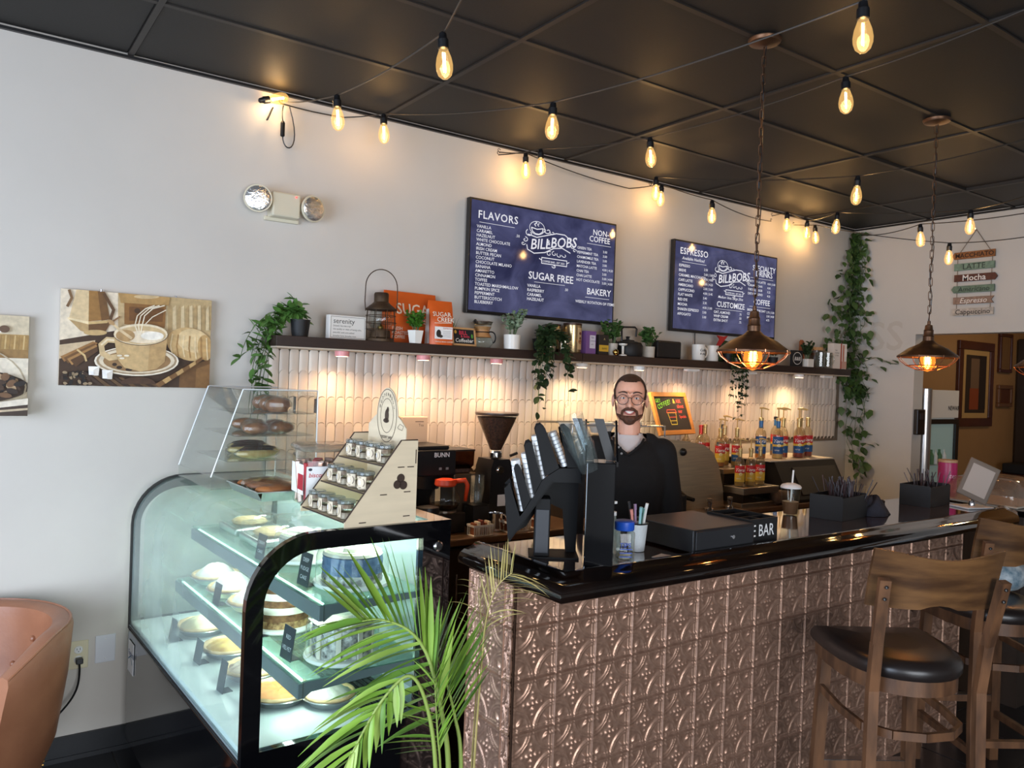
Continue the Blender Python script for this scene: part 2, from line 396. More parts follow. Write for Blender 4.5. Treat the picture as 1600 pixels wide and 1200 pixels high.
bar = thing('tin_clad_bar', 'bar counter base clad in embossed copper tin squares', 'bar counter', (1.42, 1.95, 0))
MB().box(0.002, 2.795, .003, .25, 0, 1.066).build('body', mat('bar_carcass', (120, 92, 76), 0.5, 0.4), bar)
rows = [(1.066, .931)]+[(.931-.1635*k, .931-.1635*(k+1)) for k in range(5)]+[(.1135, 0)]
for r, (z1, z0) in enumerate(rows):
    for c in range(17):
        o = obj('tin_panel', tin, bar, ((c+.5)*SP, 0, (z0+z1)/2)); o.scale = (SP, SP, (z1-z0))
    for a, b in ((0, .045), (.045, .2095), (.2095, .25)):
        o = obj('tin_panel', tin, bar, (0, (a+b)/2, (z0+z1)/2), (0, 0, -PI/2)); o.scale = (b-a, SP, (z1-z0))
# bar top with moulded gloss rail
M_btop = mat('bar_top_resin_wood', (70, 34, 20), 0.07, c2=(34, 16, 10), vscale=3.5, stretch=(1, 9, 1), coat=1.0)
M_rail = mat('bar_rail_dark_gloss', (26, 15, 10), 0.08, c2=(10, 7, 6), vscale=6, bump=0.12, bscale=25, coat=1.0)
btop = thing('bar_worktop', 'glossy dark resin-coated wooden bar top with moulded black rail', 'bar top', (1.395, 1.70, 1.067))
MB().box(.105, 2.90, .105, .55, .001, .058).build('top_board', M_btop, btop)
prof = [(0, .003), (0, .060), (.018, .072), (.04, .071), (.055, .060), (.08, .054), (.1, .042), (.108, .025), (.104, .008), (.09, 0)]
R_ = MB(); path = [((.107, .55), (-1, 0)), ((.107, .107), (-1, -1)), ((2.86, .107), (0, -1)), ((2.93, .14), (1, -.6)), ((2.93, .55), (1, 0))]
R_.grid([[(p[0]+n[0]*o, p[1]+n[1]*o, z) for o, z in prof] for p, n in path])
R_.poly([(path[0][0][0]-o, .55, z) for o, z in prof]); R_.poly([(path[-1][0][0]+o, .55, z) for o, z in prof])
R_.build('rail', M_rail, btop, smooth=50)
# back counter
M_cab = mat('cabinet_dark_wood', (48, 36, 28), 0.5, var=0.2, vscale=4, stretch=(6, 6, 1))
M_ctop = mat('counter_laminate_brown', (112, 88, 68), 0.3, var=0.2, vscale=10)
bc = thing('back_counter_cabinet', 'dark wooden back counter cabinets below the tiled wall', 'cabinet', (1.44, 3.24, 0))
MB().box(0, 3.96, .02, .575, 0, .885).build('body', M_cab, bc)
for i in range(6):
    d = MB().box(.01+i*.66, .65+i*.66, 0, .019, .1, .87, .004).build('door', M_cab, bc); MB().tube([(.55+i*.66, -.025, .6), (.55+i*.66, -.025, .75)], .006).build('handle', M_chrome, d)
tag(MB().box(1.42, 5.42, 3.2, 3.813, .886, .92, .006).build('back_worktop', M_ctop), 'brown laminate worktop along the tiled back wall', 'countertop')
# second counter past the end of the bar
sc = thing('side_counter', 'black topped side counter past the end of the bar', 'counter', (4.72, 1.85, 0))
MB().box(.03, .95, .03, .5, 0, 1.04).build('body', M_cab, sc); MB().box(0, 1.0, 0, .55, 1.041, 1.075, .006).build('top', M_blackgloss, sc)

# ================================================================== on the walls
def ribbon(mb, pts, wd, fr, col=None):
    """flat mitred line along pts"""
    if col is not None: mb.col = col
    pts = [p for k, p in enumerate(pts) if k == 0 or math.hypot(p[0]-pts[k-1][0], p[1]-pts[k-1][1]) > 1e-9]; n = len(pts); cl_ = n > 3 and math.hypot(pts[0][0]-pts[-1][0], pts[0][1]-pts[-1][1]) < 1e-6
    L_, R_ = [], []
    for k in range(n):
        ds = []
        for a, b in ((k-1, k), (k, k+1)):
            if cl_ and a < 0: a, b = n-2, n-1
            if cl_ and b > n-1: a, b = 0, 1
            if a < 0 or b > n-1: continue
            dx, dy = pts[b][0]-pts[a][0], pts[b][1]-pts[a][1]; l = math.hypot(dx, dy) or 1; ds.append((dx/l, dy/l))
        tx, ty = sum(d[0] for d in ds), sum(d[1] for d in ds); l = math.hypot(tx, ty) or 1; tx, ty = tx/l, ty/l
        k_ = max(.45, tx*ds[0][0]+ty*ds[0][1]); h = wd/2/k_; L_.append((pts[k][0]-ty*h, pts[k][1]+tx*h)); R_.append((pts[k][0]+ty*h, pts[k][1]-tx*h))
    for k in range(n-1): mb.add([fr(*L_[k]), fr(*R_[k]), fr(*R_[k+1]), fr(*L_[k+1])], [(0, 1, 2, 3)])
def disc(mb, cx, cy, rx, ry, fr, col=None, n=24, a0=0, a1=360, rot=0):
    if col is not None: mb.col = col
    c, s = math.cos(math.radians(rot)), math.sin(math.radians(rot))
    pts = []
    for i in range(n+1 if a1-a0 < 360 else n):
        a = math.radians(a0+(a1-a0)*i/n); x, y = rx*math.cos(a), ry*math.sin(a); pts.append(fr(cx+x*c-y*s, cy+x*s+y*c))
    mb.poly(pts)
def spiral(cx, cy, r0, r1, a0, a1, n=14): return [(cx+(r0+(r1-r0)*i/n)*math.cos(math.radians(a0+(a1-a0)*i/n)), cy+(r0+(r1-r0)*i/n)*math.sin(math.radians(a0+(a1-a0)*i/n))) for i in range(n+1)]
def screen_mat():
    m = bpy.data.materials.new('menu_screen'); m.use_nodes = True; N = m.node_tree.nodes; L = m.node_tree.links; b = N['Principled BSDF']
    b.inputs['Base Color'].default_value = (.004, .004, .006, 1); b.inputs['Roughness'].default_value = .06
    tc = N.new('ShaderNodeTexCoord'); n = N.new('ShaderNodeTexNoise'); n.inputs['Scale'].default_value = 5; n.inputs['Detail'].default_value = 8; n.inputs['Distortion'].default_value = 1.2
    L.new(tc.outputs['Object'], n.inputs['Vector']); r = N.new('ShaderNodeValToRGB'); L.new(n.outputs['Fac'], r.inputs[0])
    r.color_ramp.elements[0].position = .3; r.color_ramp.elements[0].color = (*lin((40, 42, 72)), 1); r.color_ramp.elements[1].position = .8; r.color_ramp.elements[1].color = (*lin((84, 86, 124)), 1)
    L.new(r.outputs[0], b.inputs['Emission Color']); b.inputs['Emission Strength'].default_value = 1.0; return m
M_screen = screen_mat()
M_lit = mat('menu_lettering_lit', (10, 10, 10), .3, emit=(232, 232, 240), estr=.95)
def logo(mb, cx, cy, k, fr):
    """coffee cup in a ring above the shop name, scrolls and a ribbon below"""
    rg = lambda pts, w_=.006: ribbon(mb, [(cx+x*k, cy+y*k*.7) for x, y in pts], w_*k*1.25, fr)
    rg(arc(-.30, .36, .17, 0, 360, 28), .009); rg([(-.43, .36), (-.40, .26), (-.33, .21), (-.25, .21), (-.18, .27), (-.16, .37)], .014)
    rg([(-.43, .36), (-.3, .33), (-.16, .37)], .014); rg(arc(-.145, .33, .04, -90, 90, 8), .012)
    rg([(-.33, .40), (-.36, .45), (-.31, .49), (-.34, .53)], .014); rg([(-.26, .41), (-.29, .45), (-.25, .49)], .012)
    rg(spiral(-.46, .2, .1, .02, 120, 420), .012); rg(spiral(-.05, .33, .08, .015, 200, 520), .012); rg(spiral(.06, .30, .06, .01, 160, 500), .01)
    rg([(-.5, .17), (-.3, .12), (-.1, .2), (.15, .3), (.35, .3), (.48, .2), (.5, .08)], .014)
    rg([(-.52, -.1), (-.5, -.22), (-.35, -.3), (-.1, -.24), (.1, -.1), (.3, -.06), (.5, -.16)], .014)
    for sx in (-1, 1):
        rg(spiral(.56*sx, .02, .07, .01, 90 if sx > 0 else 90, 90+380*sx), .011); rg(spiral(.6*sx, -.08, .05, .008, 0, 360*sx), .01)
    for q in range(4): rg(spiral(.0+.12*q, -.26+.02*(q % 2), .07, .012, 60+40*q, 420), .01)
    vs, fs = text_geo('BILL', 1, bold=.02, shear=.12); h = .30
    def bend(u, v): x = cx+u*k; y = cy+v*k*.72; return fr(x, y)
    for t, x0, y0, sz in (('BILL', -.44, -.2, .36), ('&', -.07, -.04, .18), ('BOBS', .02, -.09, .36)):
        vs, fs = text_geo(t, sz, bold=.012, shear=.1); mb.add([bend(x0+x*.72, y0+y*1.02+x*.13) for x, y in vs], fs)
    rg([(-.17, -.38), (.42, -.38), (.42, -.53), (-.17, -.53), (-.17, -.38)], .012); rg([(-.23, -.41), (-.17, -.45)], .012); rg([(.48, -.41), (.42, -.45)], .012)
    put_text(mb, 'COFFEE BAR - EST 2021', cx-.15*k, cy-.345*k, .062*k*.82, fr, bold=.01); rg(spiral(.12, -.57, .05, .01, 180, 520), .012)
def tv(name, label, x0, x1, z0, z1, fill, plug):
    W_, H_ = x1-x0, z1-z0
    t = thing(name, label, 'tv', (x0, 3.76, z0))
    MB().box(0, W_, 0, .035, 0, H_, .004).build('bezel', M_black, t)
    MB().box(W_*.2, W_*.8, .034, .058, H_*.2, H_*.8).build('wall_mount', M_blackmatte, t)
    MB().box(.012, W_-.012, -.0012, .001, .018, H_-.012).build('screen', M_screen, t)
    mb = MB(); fr = lambda u, v: (u*W_, -.002, v*H_); fr2 = lambda u, v: (u, -.002, v)
    fill(mb, W_, H_, fr2); mb.build('menu_lettering', M_lit, t, fixn=False)
    MB().tube([(plug*W_, .03, 0), (plug*W_+.01, .035, -.09), (plug*W_+.03, .05, -.17)], .004).build('power_cord', M_black, t)
def menu1(mb, W_, H_, fr):
    T = lambda s, u, v, z, **k: put_text(mb, s, u*W_, v*H_, z, fr, **k)
    ln = lambda u0, u1, v: ribbon(mb, [(u0*W_, v*H_), (u1*W_, v*H_)], .0022, fr)
    T('FLAVORS', .05, .83, .062, bold=.012, spacing=1.12); ln(.06, .28, .795)
    for i, s in enumerate('VANILLA,CARAMEL,HAZELNUT,WHITE CHOCOLATE,ALMOND,IRISH CREAM,BUTTER PECAN,COCONUT,CHOCOLATE MILANO,BANANA,AMARETTO,CINNAMON,TOFFEE,TOASTED MARSHMALLOW,PUMPKIN SPICE,PEPPERMINT,BUTTERSCOTCH,BLUEBERRY'.split(',')):
        T(s, .045, .745-i*.0385, .0245, bold=.006)
    T('.50', .29, .715, .022, bold=.005); logo(mb, .515*W_, .70*H_, .325, fr)
    T('SUGAR FREE', .38, .36, .062, bold=.012); ln(.42, .63, .335)
    for i, s in enumerate(('VANILLA', 'RASPBERRY', 'CARAMEL', 'HAZELNUT')): T(s, .375, .285-i*.0405, .0245, bold=.012)
    T('.50', .63, .285, .022, bold=.005)
    T('NON-', .82, .855, .05, bold=.01); T('COFFEE', .795, .79, .05, bold=.01); ln(.78, .96, .765)
    for i, (s, p) in enumerate((('GREEN TEA', '3.00'), ('PEPPERMINT TEA', '3.00'), ('CHAMOMILE TEA', '3.00'), ('LAVENDER TEA', '3.00'), ('MATCHA LATTE', '4.00 | 4.50'), ('CHAI TEA', '3.00'), ('CHAI LATTE', '3.00 | 4.00'), ('HOT CHOCOLATE', '3.00 | 4.00'))):
        T(s, .71, .70-i*.0435, .0225, bold=.01); T(p, .9, .695-i*.0435, .021, bold=.004)
    T('BAKERY', .79, .28, .056, bold=.012); ln(.78, .96, .25); T('WEEKLY ROTATION OF ITEMS', .71, .19, .0235, bold=.01)
def menu2(mb, W_, H_, fr):
    T = lambda s, u, v, z, **k: put_text(mb, s, u*W_, v*H_, z, fr, **k)
    ln = lambda u0, u1, v: ribbon(mb, [(u0*W_, v*H_), (u1*W_, v*H_)], .0022, fr)
    T('ESPRESSO', .05, .85, .062, bold=.012, spacing=1.08); T('Available Hot/Iced', .07, .79, .03, shear=.25, bold=.006); ln(.07, .29, .765)
    for i, (s, p) in enumerate((('ESPRESSO', '2.50'), ('BREVE', '3.60 | 3.85'), ('CARAMEL MACCHIATO', '4.30 | 4.85'), ('CAFE LATTE', '3.85 | 4.25'), ('AMERICANO', '2.50 | 3.00'), ('CAPPUCCINO', '4.00 | 5.45'), ('FLAT WHITE', '3.40'), ('RED EYE', '3.30'), ('MOCHA', '4.00 | 5.00'), ('SHAKEN ESPRESSO', '5.00'), ('AFFOGATO', '5.00'))):
        T(s, .045, .71-i*.053, .0255, bold=.012); T(p, .27, .70-i*.053, .023, bold=.004)
    logo(mb, .53*W_, .66*H_, .32, fr); T('Medium 16oz, Large 20oz', .41, .42, .026, shear=.25, bold=.006)
    T('CUSTOMIZE', .4, .32, .056, bold=.012); ln(.39, .65, .295)
    for i, (s, p) in enumerate((('OAT, ALMOND', '.75'), ('WHIP CREAM', '.50'), ('EXTRA SHOT', '.75'))): T(s, .375, .245-i*.046, .0255, bold=.012); T(p, .62, .245-i*.046, .023, bold=.004)
    T('SPECIALTY', .74, .80, .056, bold=.01); T('DRINKS', .775, .735, .056, bold=.01); ln(.72, .96, .71)
    for i, (s, p) in enumerate((('DIRTY CHAI LATTE', '4.50 | 5.00'), ('CARAMEL CHAI', '4.50'), ('THE BILL & BOB', '5.25'), ('DIETARY BLEND', '4.50'))): T(s, .70, .655-i*.049, .0235, bold=.01); T(p, .9, .65-i*.049, .022, bold=.004)
    T('COFFEE', .76, .40, .056, bold=.012); ln(.72, .94, .37)
    for i, (s, p) in enumerate((('BREW OF THE DAY', '2.75 | 3.00'), ('COLD BREW', '3.50 | 4.00'), ('POUR OVER', '4.75'))): T(s, .70, .315-i*.048, .0245, bold=.012); T(p, .9, .31-i*.048, .022, bold=.004)
tv('menu_television', 'wall television showing the blue FLAVORS and SUGAR FREE menu', 2.33, 3.435, 2.053, 2.70, menu1, .32)
tv('menu_television', 'wall television showing the blue ESPRESSO menu behind a pendant lamp', 3.965, 5.085, 2.055, 2.678, menu2, .24)

# ---- canvases
M_canvas = print_mat('canvas_print', .6, grain=.16)
M_cside = mat('canvas_edge', (216, 204, 184), .8)
def canvas(name, label, x0, x1, z0, z1, art):
    t = thing(name, label, 'picture', (x0, YB-.03, z0)); W_, H_ = x1-x0, z1-z0
    MB().box(0, W_, 0, .028, 0, H_).build('stretched_canvas', M_cside, t)
    mb = MB(); art(mb, W_, H_); mb.build('print', M_canvas, t, fixn=False, vcol=True)
    for u in (.25, .75): MB().lathe([(.004, 0), (.004, .01)], 8, loc=(W_*u, .012, H_)).build('hanger', M_chrome, t)
class Art:
    def __init__(s, mb, W_, H_, inv): s.mb = mb; s.W = W_; s.H = H_; s.inv = inv; s.k = 0
    def fr(s, x, y):
        u, v = s.inv(x, y); u = min(1, max(0, u)); v = min(1, max(0, v)); return (u*s.W, -.0008-s.k*.00025, (1-v)*s.H)
    def pg(s, pts, c): s.k += 1; s.mb.poly([s.fr(*p) for p in pts], c)
    def el(s, cx, cy, rx, ry, c, a0=0, a1=360, n=26, rot=0): s.k += 1; disc(s.mb, cx, cy, rx, ry, s.fr, c, n, a0, a1, rot)
    def ln(s, pts, w_, c): s.k += 1; ribbon(s.mb, pts, w_, s.fr, c)
def art_cup(mb, W_, H_):
    def inv(x, y):
        u = (x-(180-25*((y-120)/830)))/1297; yt = 120+95*u; yb = 945+20*u; return u, (y-yt)/(yb-yt)
    A = Art(mb, W_, H_, inv); rnd = random.Random(5)
    A.pg([(150, 100), (1500, 100), (1500, 980), (150, 980)], (196, 168, 122)); 
    A.pg([(150, 100), (640, 100), (640, 600), (150, 620)], (228, 212, 186)); A.pg([(1050, 180), (1500, 180), (1500, 480), (1040, 470)], (190, 164, 118))
    for x in range(1040, 1470, 38): A.pg([(x, 260+(x % 7)*6), (x+26, 255), (x+30, 470), (x-4, 470)], (212, 190, 148) if (x//38) % 2 else (178, 150, 104))
    A.pg([(150, 560), (600, 480), (1500, 560), (1500, 980), (150, 980)], (66, 44, 26)); A.pg([(150, 600), (450, 560), (430, 640), (160, 720)], (206, 182, 146))
    A.pg([(1180, 800), (1480, 720), (1480, 980), (1170, 980)], (112, 78, 42)); A.pg([(1330, 800), (1480, 760), (1480, 980), (1320, 980)], (134, 96, 54))
    # moka pot
    A.pg([(300, 110), (400, 110), (395, 400), (240, 370)], (216, 190, 146)); A.pg([(400, 110), (520, 120), (570, 380), (395, 400)], (150, 108, 54)); A.pg([(470, 120), (530, 130), (570, 380), (500, 392)], (112, 76, 36))
    A.pg([(225, 365), (395, 402), (395, 425), (235, 385)], (236, 214, 170)); A.pg([(395, 402), (580, 385), (575, 412), (395, 425)], (204, 172, 116))
    A.pg([(240, 385), (395, 425), (395, 500), (330, 480)], (184, 152, 104)); A.pg([(395, 425), (575, 410), (530, 490), (395, 505)], (104, 70, 34)); A.el(450, 495, 95, 24, (196, 164, 112))
    A.ln([(240, 130), (262, 200), (225, 275)], 22, (120, 88, 54)); A.ln([(520, 160), (600, 300), (560, 420)], 26, (92, 62, 34)); A.ln([(560, 420), (655, 355)], 14, (140, 104, 66))
    # coffee grinder
    A.pg([(640, 150), (1085, 190), (1075, 260), (660, 240)], (178, 140, 84)); A.pg([(690, 238), (1050, 262), (1040, 450), (690, 420)], (140, 96, 46)); A.pg([(730, 270), (1030, 285), (1020, 400), (730, 390)], (112, 72, 32)); A.el(800, 305, 26, 22, (70, 46, 24)); A.el(880, 185, 110, 18, (206, 178, 132))
    # croissant
    A.el(1270, 590, 215, 140, (206, 172, 118), rot=12); A.el(1300, 560, 150, 100, (224, 196, 146), rot=10); A.el(1410, 620, 70, 110, (196, 158, 102), rot=-8)
    for i in range(7): A.ln([(1110+i*52, 500+i*6), (1090+i*56, 600+i*8), (1110+i*54, 690+i*6)], 12, (168, 128, 76) if i % 2 else (232, 208, 162))
    # cinnamon and beans
    for i in range(4): A.pg([(170+i*26, 700+i*10), (430+i*12, 570+i*14), (470, 585+i*22), (200+i*30, 745+i*14)], ((150, 106, 58), (112, 76, 38), (166, 122, 70), (86, 56, 28))[i])
    A.ln([(300, 640), (360, 690), (375, 740)], 16, (206, 176, 122))
    for i in range(46):
        x = rnd.uniform(165, 400); y = rnd.uniform(830, 945); A.el(x, y, 20, 12, rnd.choice(((38, 24, 14), (58, 38, 22), (24, 16, 10), (150, 128, 98))), rot=rnd.uniform(0, 180), n=10)
    # woven mat
    for i in range(11): A.pg([(330+i*60, 830+i*9), (365+i*60, 828+i*9), (520+i*55, 960), (470+i*55, 965)], (92, 66, 38) if i % 2 else (58, 38, 22))
    for i in range(7): A.pg([(950+i*60, 930-i*33), (1010+i*60, 895-i*33), (1040+i*55, 925-i*33), (985+i*55, 960-i*33)], (188, 152, 98) if i % 2 else (120, 84, 46))
    A.el(800, 930, 150, 60, (74, 48, 28), a0=180, a1=360)
    # saucer and cup
    A.el(795, 735, 362, 128, (238, 226, 204)); A.el(795, 733, 345, 118, (164, 140, 108)); A.el(795, 731, 325, 108, (222, 206, 178)); A.el(795, 735, 290, 92, (146, 112, 72)); A.el(640, 790, 24, 14, (46, 28, 16)); A.el(600, 765, 20, 14, (54, 34, 20)); A.el(720, 808, 30, 12, (40, 24, 14))
    A.ln([(610, 560), (540, 555), (490, 600), (500, 670), (560, 710), (620, 700)], 46, (206, 178, 132)); A.ln([(610, 560), (540, 555), (490, 600)], 16, (234, 214, 178))
    A.pg([(590, 510), (605, 600), (625, 720), (680, 790), (820, 825), (960, 800), (1030, 740), (1045, 600), (1058, 510)], (200, 168, 118)); A.pg([(900, 560), (1056, 520), (1030, 740), (960, 800), (880, 815)], (186, 152, 102))
    A.el(824, 512, 236, 92, (92, 66, 40)); A.el(824, 508, 232, 90, (232, 214, 180)); A.el(824, 515, 215, 78, (206, 178, 132)); A.el(850, 530, 170, 54, (232, 214, 184)); A.el(920, 520, 100, 36, (246, 238, 222)); A.el(690, 520, 80, 50, (176, 140, 92))
    A.ln([(745, 545), (640, 470), (565, 400)], 22, (216, 190, 148)); A.el(572, 408, 34, 18, (178, 142, 96), rot=35)
    for off in (0, 30, 62): A.ln([(800+off*.3, 510), (770+off, 430), (790+off, 350), (860+off, 290), (940+off*1.4, 262)], 9, (240, 226, 198))
    A.ln([(860, 420), (920, 360), (1040, 300)], 8, (236, 222, 194))
    for x, y in ((640, 690), (700, 690), (660, 712)): A.el(x, y, 22, 8, (240, 228, 202))
    for x, y in ((385, 782), (495, 812)): A.pg([(x, y), (x+90, y+2), (x+82, y+78), (x+4, y+72)], (250, 248, 244)); A.pg([(x+40, y+30), (x+90, y+2), (x+82, y+78), (x+44, y+78)], (226, 218, 206))
canvas('coffee_canvas', 'sepia canvas print of a steaming coffee cup with croissant', .362, .968, 1.602, 2.006, art_cup)
def art_beans(mb, W_, H_):
    inv = lambda x, y: ((x+700)/960.0, (y-135)/930.0)
    A = Art(mb, W_, H_, inv); rnd = random.Random(8)
    A.pg([(-700, 100), (300, 100), (300, 1100), (-700, 1100)], (206, 190, 160)); A.pg([(-700, 320), (300, 310), (300, 460), (-700, 460)], (178, 144, 88)); A.pg([(-700, 455), (300, 450), (300, 530), (-700, 545)], (150, 116, 68))
    for i in range(40): A.ln([(-690+i*25, 320), (-695+i*25, 450)], 7, (206, 176, 122) if i % 2 else (156, 122, 72))
    A.pg([(-700, 545), (300, 530), (300, 760), (-700, 700)], (222, 210, 188)); A.ln([(-200, 200), (0, 245), (110, 290)], 20, (232, 226, 216)); A.el(125, 265, 28, 34, (96, 70, 50))
    A.el(-150, 800, 420, 170, (60, 42, 28)); A.ln(arc(-150, 800, 400, 0, 360, 30), 10, (176, 160, 132))
    for i in range(150):
        a = rnd.uniform(0, 2*PI); r = math.sqrt(rnd.random()); A.el(-150+380*r*math.cos(a), 790+130*r*math.sin(a), 38, 24, rnd.choice(((44, 28, 18), (66, 44, 28), (112, 80, 52), (30, 20, 14), (170, 142, 108))), rot=rnd.uniform(0, 180), n=9)
    A.pg([(-700, 960), (-100, 990), (300, 900), (300, 960), (-100, 1030), (-700, 1000)], (226, 214, 194)); A.pg([(-700, 1000), (-100, 1030), (300, 960), (300, 1100), (-700, 1100)], (64, 48, 36)); A.ln([(-700, 1020), (-100, 1052), (300, 1000)], 20, (196, 176, 146))
canvas('coffee_canvas', 'sepia canvas print of roasted beans in a dish, cut by the left edge', -.355, .252, 1.476, 1.880, art_beans)

# ---- emergency light
em = thing('emergency_light', 'beige twin-head emergency light on the wall above the canvas', 'emergency light', (1.287, YB, 2.485))
M_beige = mat('beige_plastic', (214, 206, 182), .45)
MB().box(-.068, .068, -.085, 0, -.055, .06, .008).build('housing', M_beige, em); MB().box(-.085, .085, -.02, 0, -.07, -.05, .004).build('base_plate', M_beige, em)
MB().sphere((.045, -.087, .045), .004, 8, 6).build('indicator', mat('red_led', (255, 60, 50), emit=(255, 60, 60), estr=4), em)
for s_, dz in ((-1, .015), (1, .005)):
    q = MB().at((s_*.135, -.075, dz), (PI/2+.05, 0, s_*.25)).lathe([(.02, -.055), (.045, -.045), (.062, -.01), (.066, 0), (.064, .006)], 24).build('lamp_head', M_beige, em, smooth=40)
    MB().at((s_*.135, -.075, dz), (PI/2+.05, 0, s_*.25)).lathe([(.0, .012), (.03, .012), (.055, .009), (.062, .004)], 24).build('lens', mat('prismatic_lens', (226, 224, 220), .12, .85, bump=.8, bscale=90), q, smooth=True)
    MB().tube([(s_*.06, -.045, -.0), (s_*.12, -.03, dz)], .012).build('bracket', M_beige, em)
# ---- outlet and blank plate
ol = thing('wall_outlet', 'cream wall outlet with a black plug beside the armchair', 'outlet', (.47, YB, .445))
MB().box(-.038, .038, -.006, 0, -.06, .06, .003).build('plate', mat('cream_plate', (218, 208, 176), .4), ol)
for dz in (-.02, .022): 
    q = MB().at((0, -.006, dz), (PI/2, 0, 0)).lathe([(.0, .003), (.015, .003), (.017, 0)], 16).build('receptacle', M_white, ol)
    MB().box(-.007, -.005, -.0098, -.009, dz, dz+.008).box(.005, .007, -.0098, -.009, dz, dz+.008).box(-.002, .002, -.0098, -.009, dz-.008, dz-.005).build('slot', M_black, q)
pc = thing('power_plug', 'black power plug and cord hanging from the outlet', 'cord', (.472, YB-.01, .425))
MB().box(-.014, .014, -.03, 0, -.012, .012, .004).build('plug', M_black, pc)
MB().tube(bez((0, -.02, -.01), (.005, -.03, -.12), (-.02, -.06, -.14), (-.10, -.1, -.2)), .0045).build('cord', M_black, pc)
bp = thing('blank_plate', 'white blank cover plate on the wall right of the outlet', 'wall plate', (.574, YB, .455))
MB().box(-.04, .04, -.006, 0, -.06, .06, .003).build('plate', mat('white_plate', (214, 216, 220), .4), bp)
for dz in (-.042, .042): MB().sphere((0, -.006, dz), .003, 6, 4).build('screw', M_white, bp)

# ---- shelf boards and puck lights under them
M_shelf = mat('shelf_espresso_wood', (44, 30, 24), .45, var=.2, vscale=6, stretch=(1, 8, 8))
M_under = mat('shelf_underside', (196, 180, 160), .6)
for nm, a, b in (('left', 1.212, 3.055), ('right', 3.059, 5.86)):
    sh = thing('wall_shelf', 'long dark wooden wall shelf, %s board of the pair' % nm, 'shelf', (a, 3.60, 1.805))
    MB().box(0, b-a, 0, .215, .004, .053, .002).build('board', M_shelf, sh); MB().box(.005, b-a-.005, .006, .21, -.004, .0035).build('underside_strip', M_under, sh)
ordn = ['first', 'second', 'third', 'fourth', 'fifth', 'sixth', 'seventh', 'eighth', 'ninth', 'tenth', 'eleventh', 'twelfth']
M_pink = mat('puck_pink', (226, 150, 150), .4); M_led = mat('puck_led', (255, 240, 220), emit=(255, 214, 160), estr=9)
for i, (x, pw) in enumerate(((1.565, 1), (2.02, 1), (2.485, 1), (3.11, 0), (3.59, 0), (4.07, 2), (4.68, 2), (5.28, 0), (5.62, 2))):
    if pw == 2:
        lb = thing('light_bar', 'white slim light fixture under the shelf, %s of three' % {5: 'leftmost', 6: 'middle', 8: 'rightmost'}[i], 'light fixture', (x, 3.66, 1.8005), group='slim fixtures under the shelf')
        MB().box(-.06, .06, -.02, .02, -.016, 0, .004).build('housing', M_white, lb); MB().box(-.045, .045, -.012, .012, -.0185, -.0155).build('diffuser', M_white, lb)
    else:
        pk = thing('puck_light', '%s puck light under the shelf, %s from the left' % ('pink' if pw else 'white', ordn[i]), 'puck light', (x, 3.67, 1.8005), group='puck lights under the shelf')
        MB().lathe([(.032, -.026), (.036, -.024), (.036, 0)], 24).build('housing', M_pink if pw else M_white, pk, smooth=40)
        MB().lathe([(0, -.0275), (.028, -.0275), (.03, -.0255)], 20).build('diffuser', M_led, pk)
    if pw < 2 or i == 6 or i == 5:
        d = bpy.data.lights.new('puck_glow', 'SPOT'); d.spot_size = math.radians(150); d.spot_blend = 1.0; d.shadow_soft_size = .03
        d.energy = 16 if pw != 2 else 9; d.color = (1.0, .64, .36) if pw else (1.0, .74, .42)
        o = bpy.data.objects.new('puck_glow', d); COL.objects.link(o); o.location = (x, 3.63, 1.768); o.rotation_euler = (math.radians(4), 0, 0)

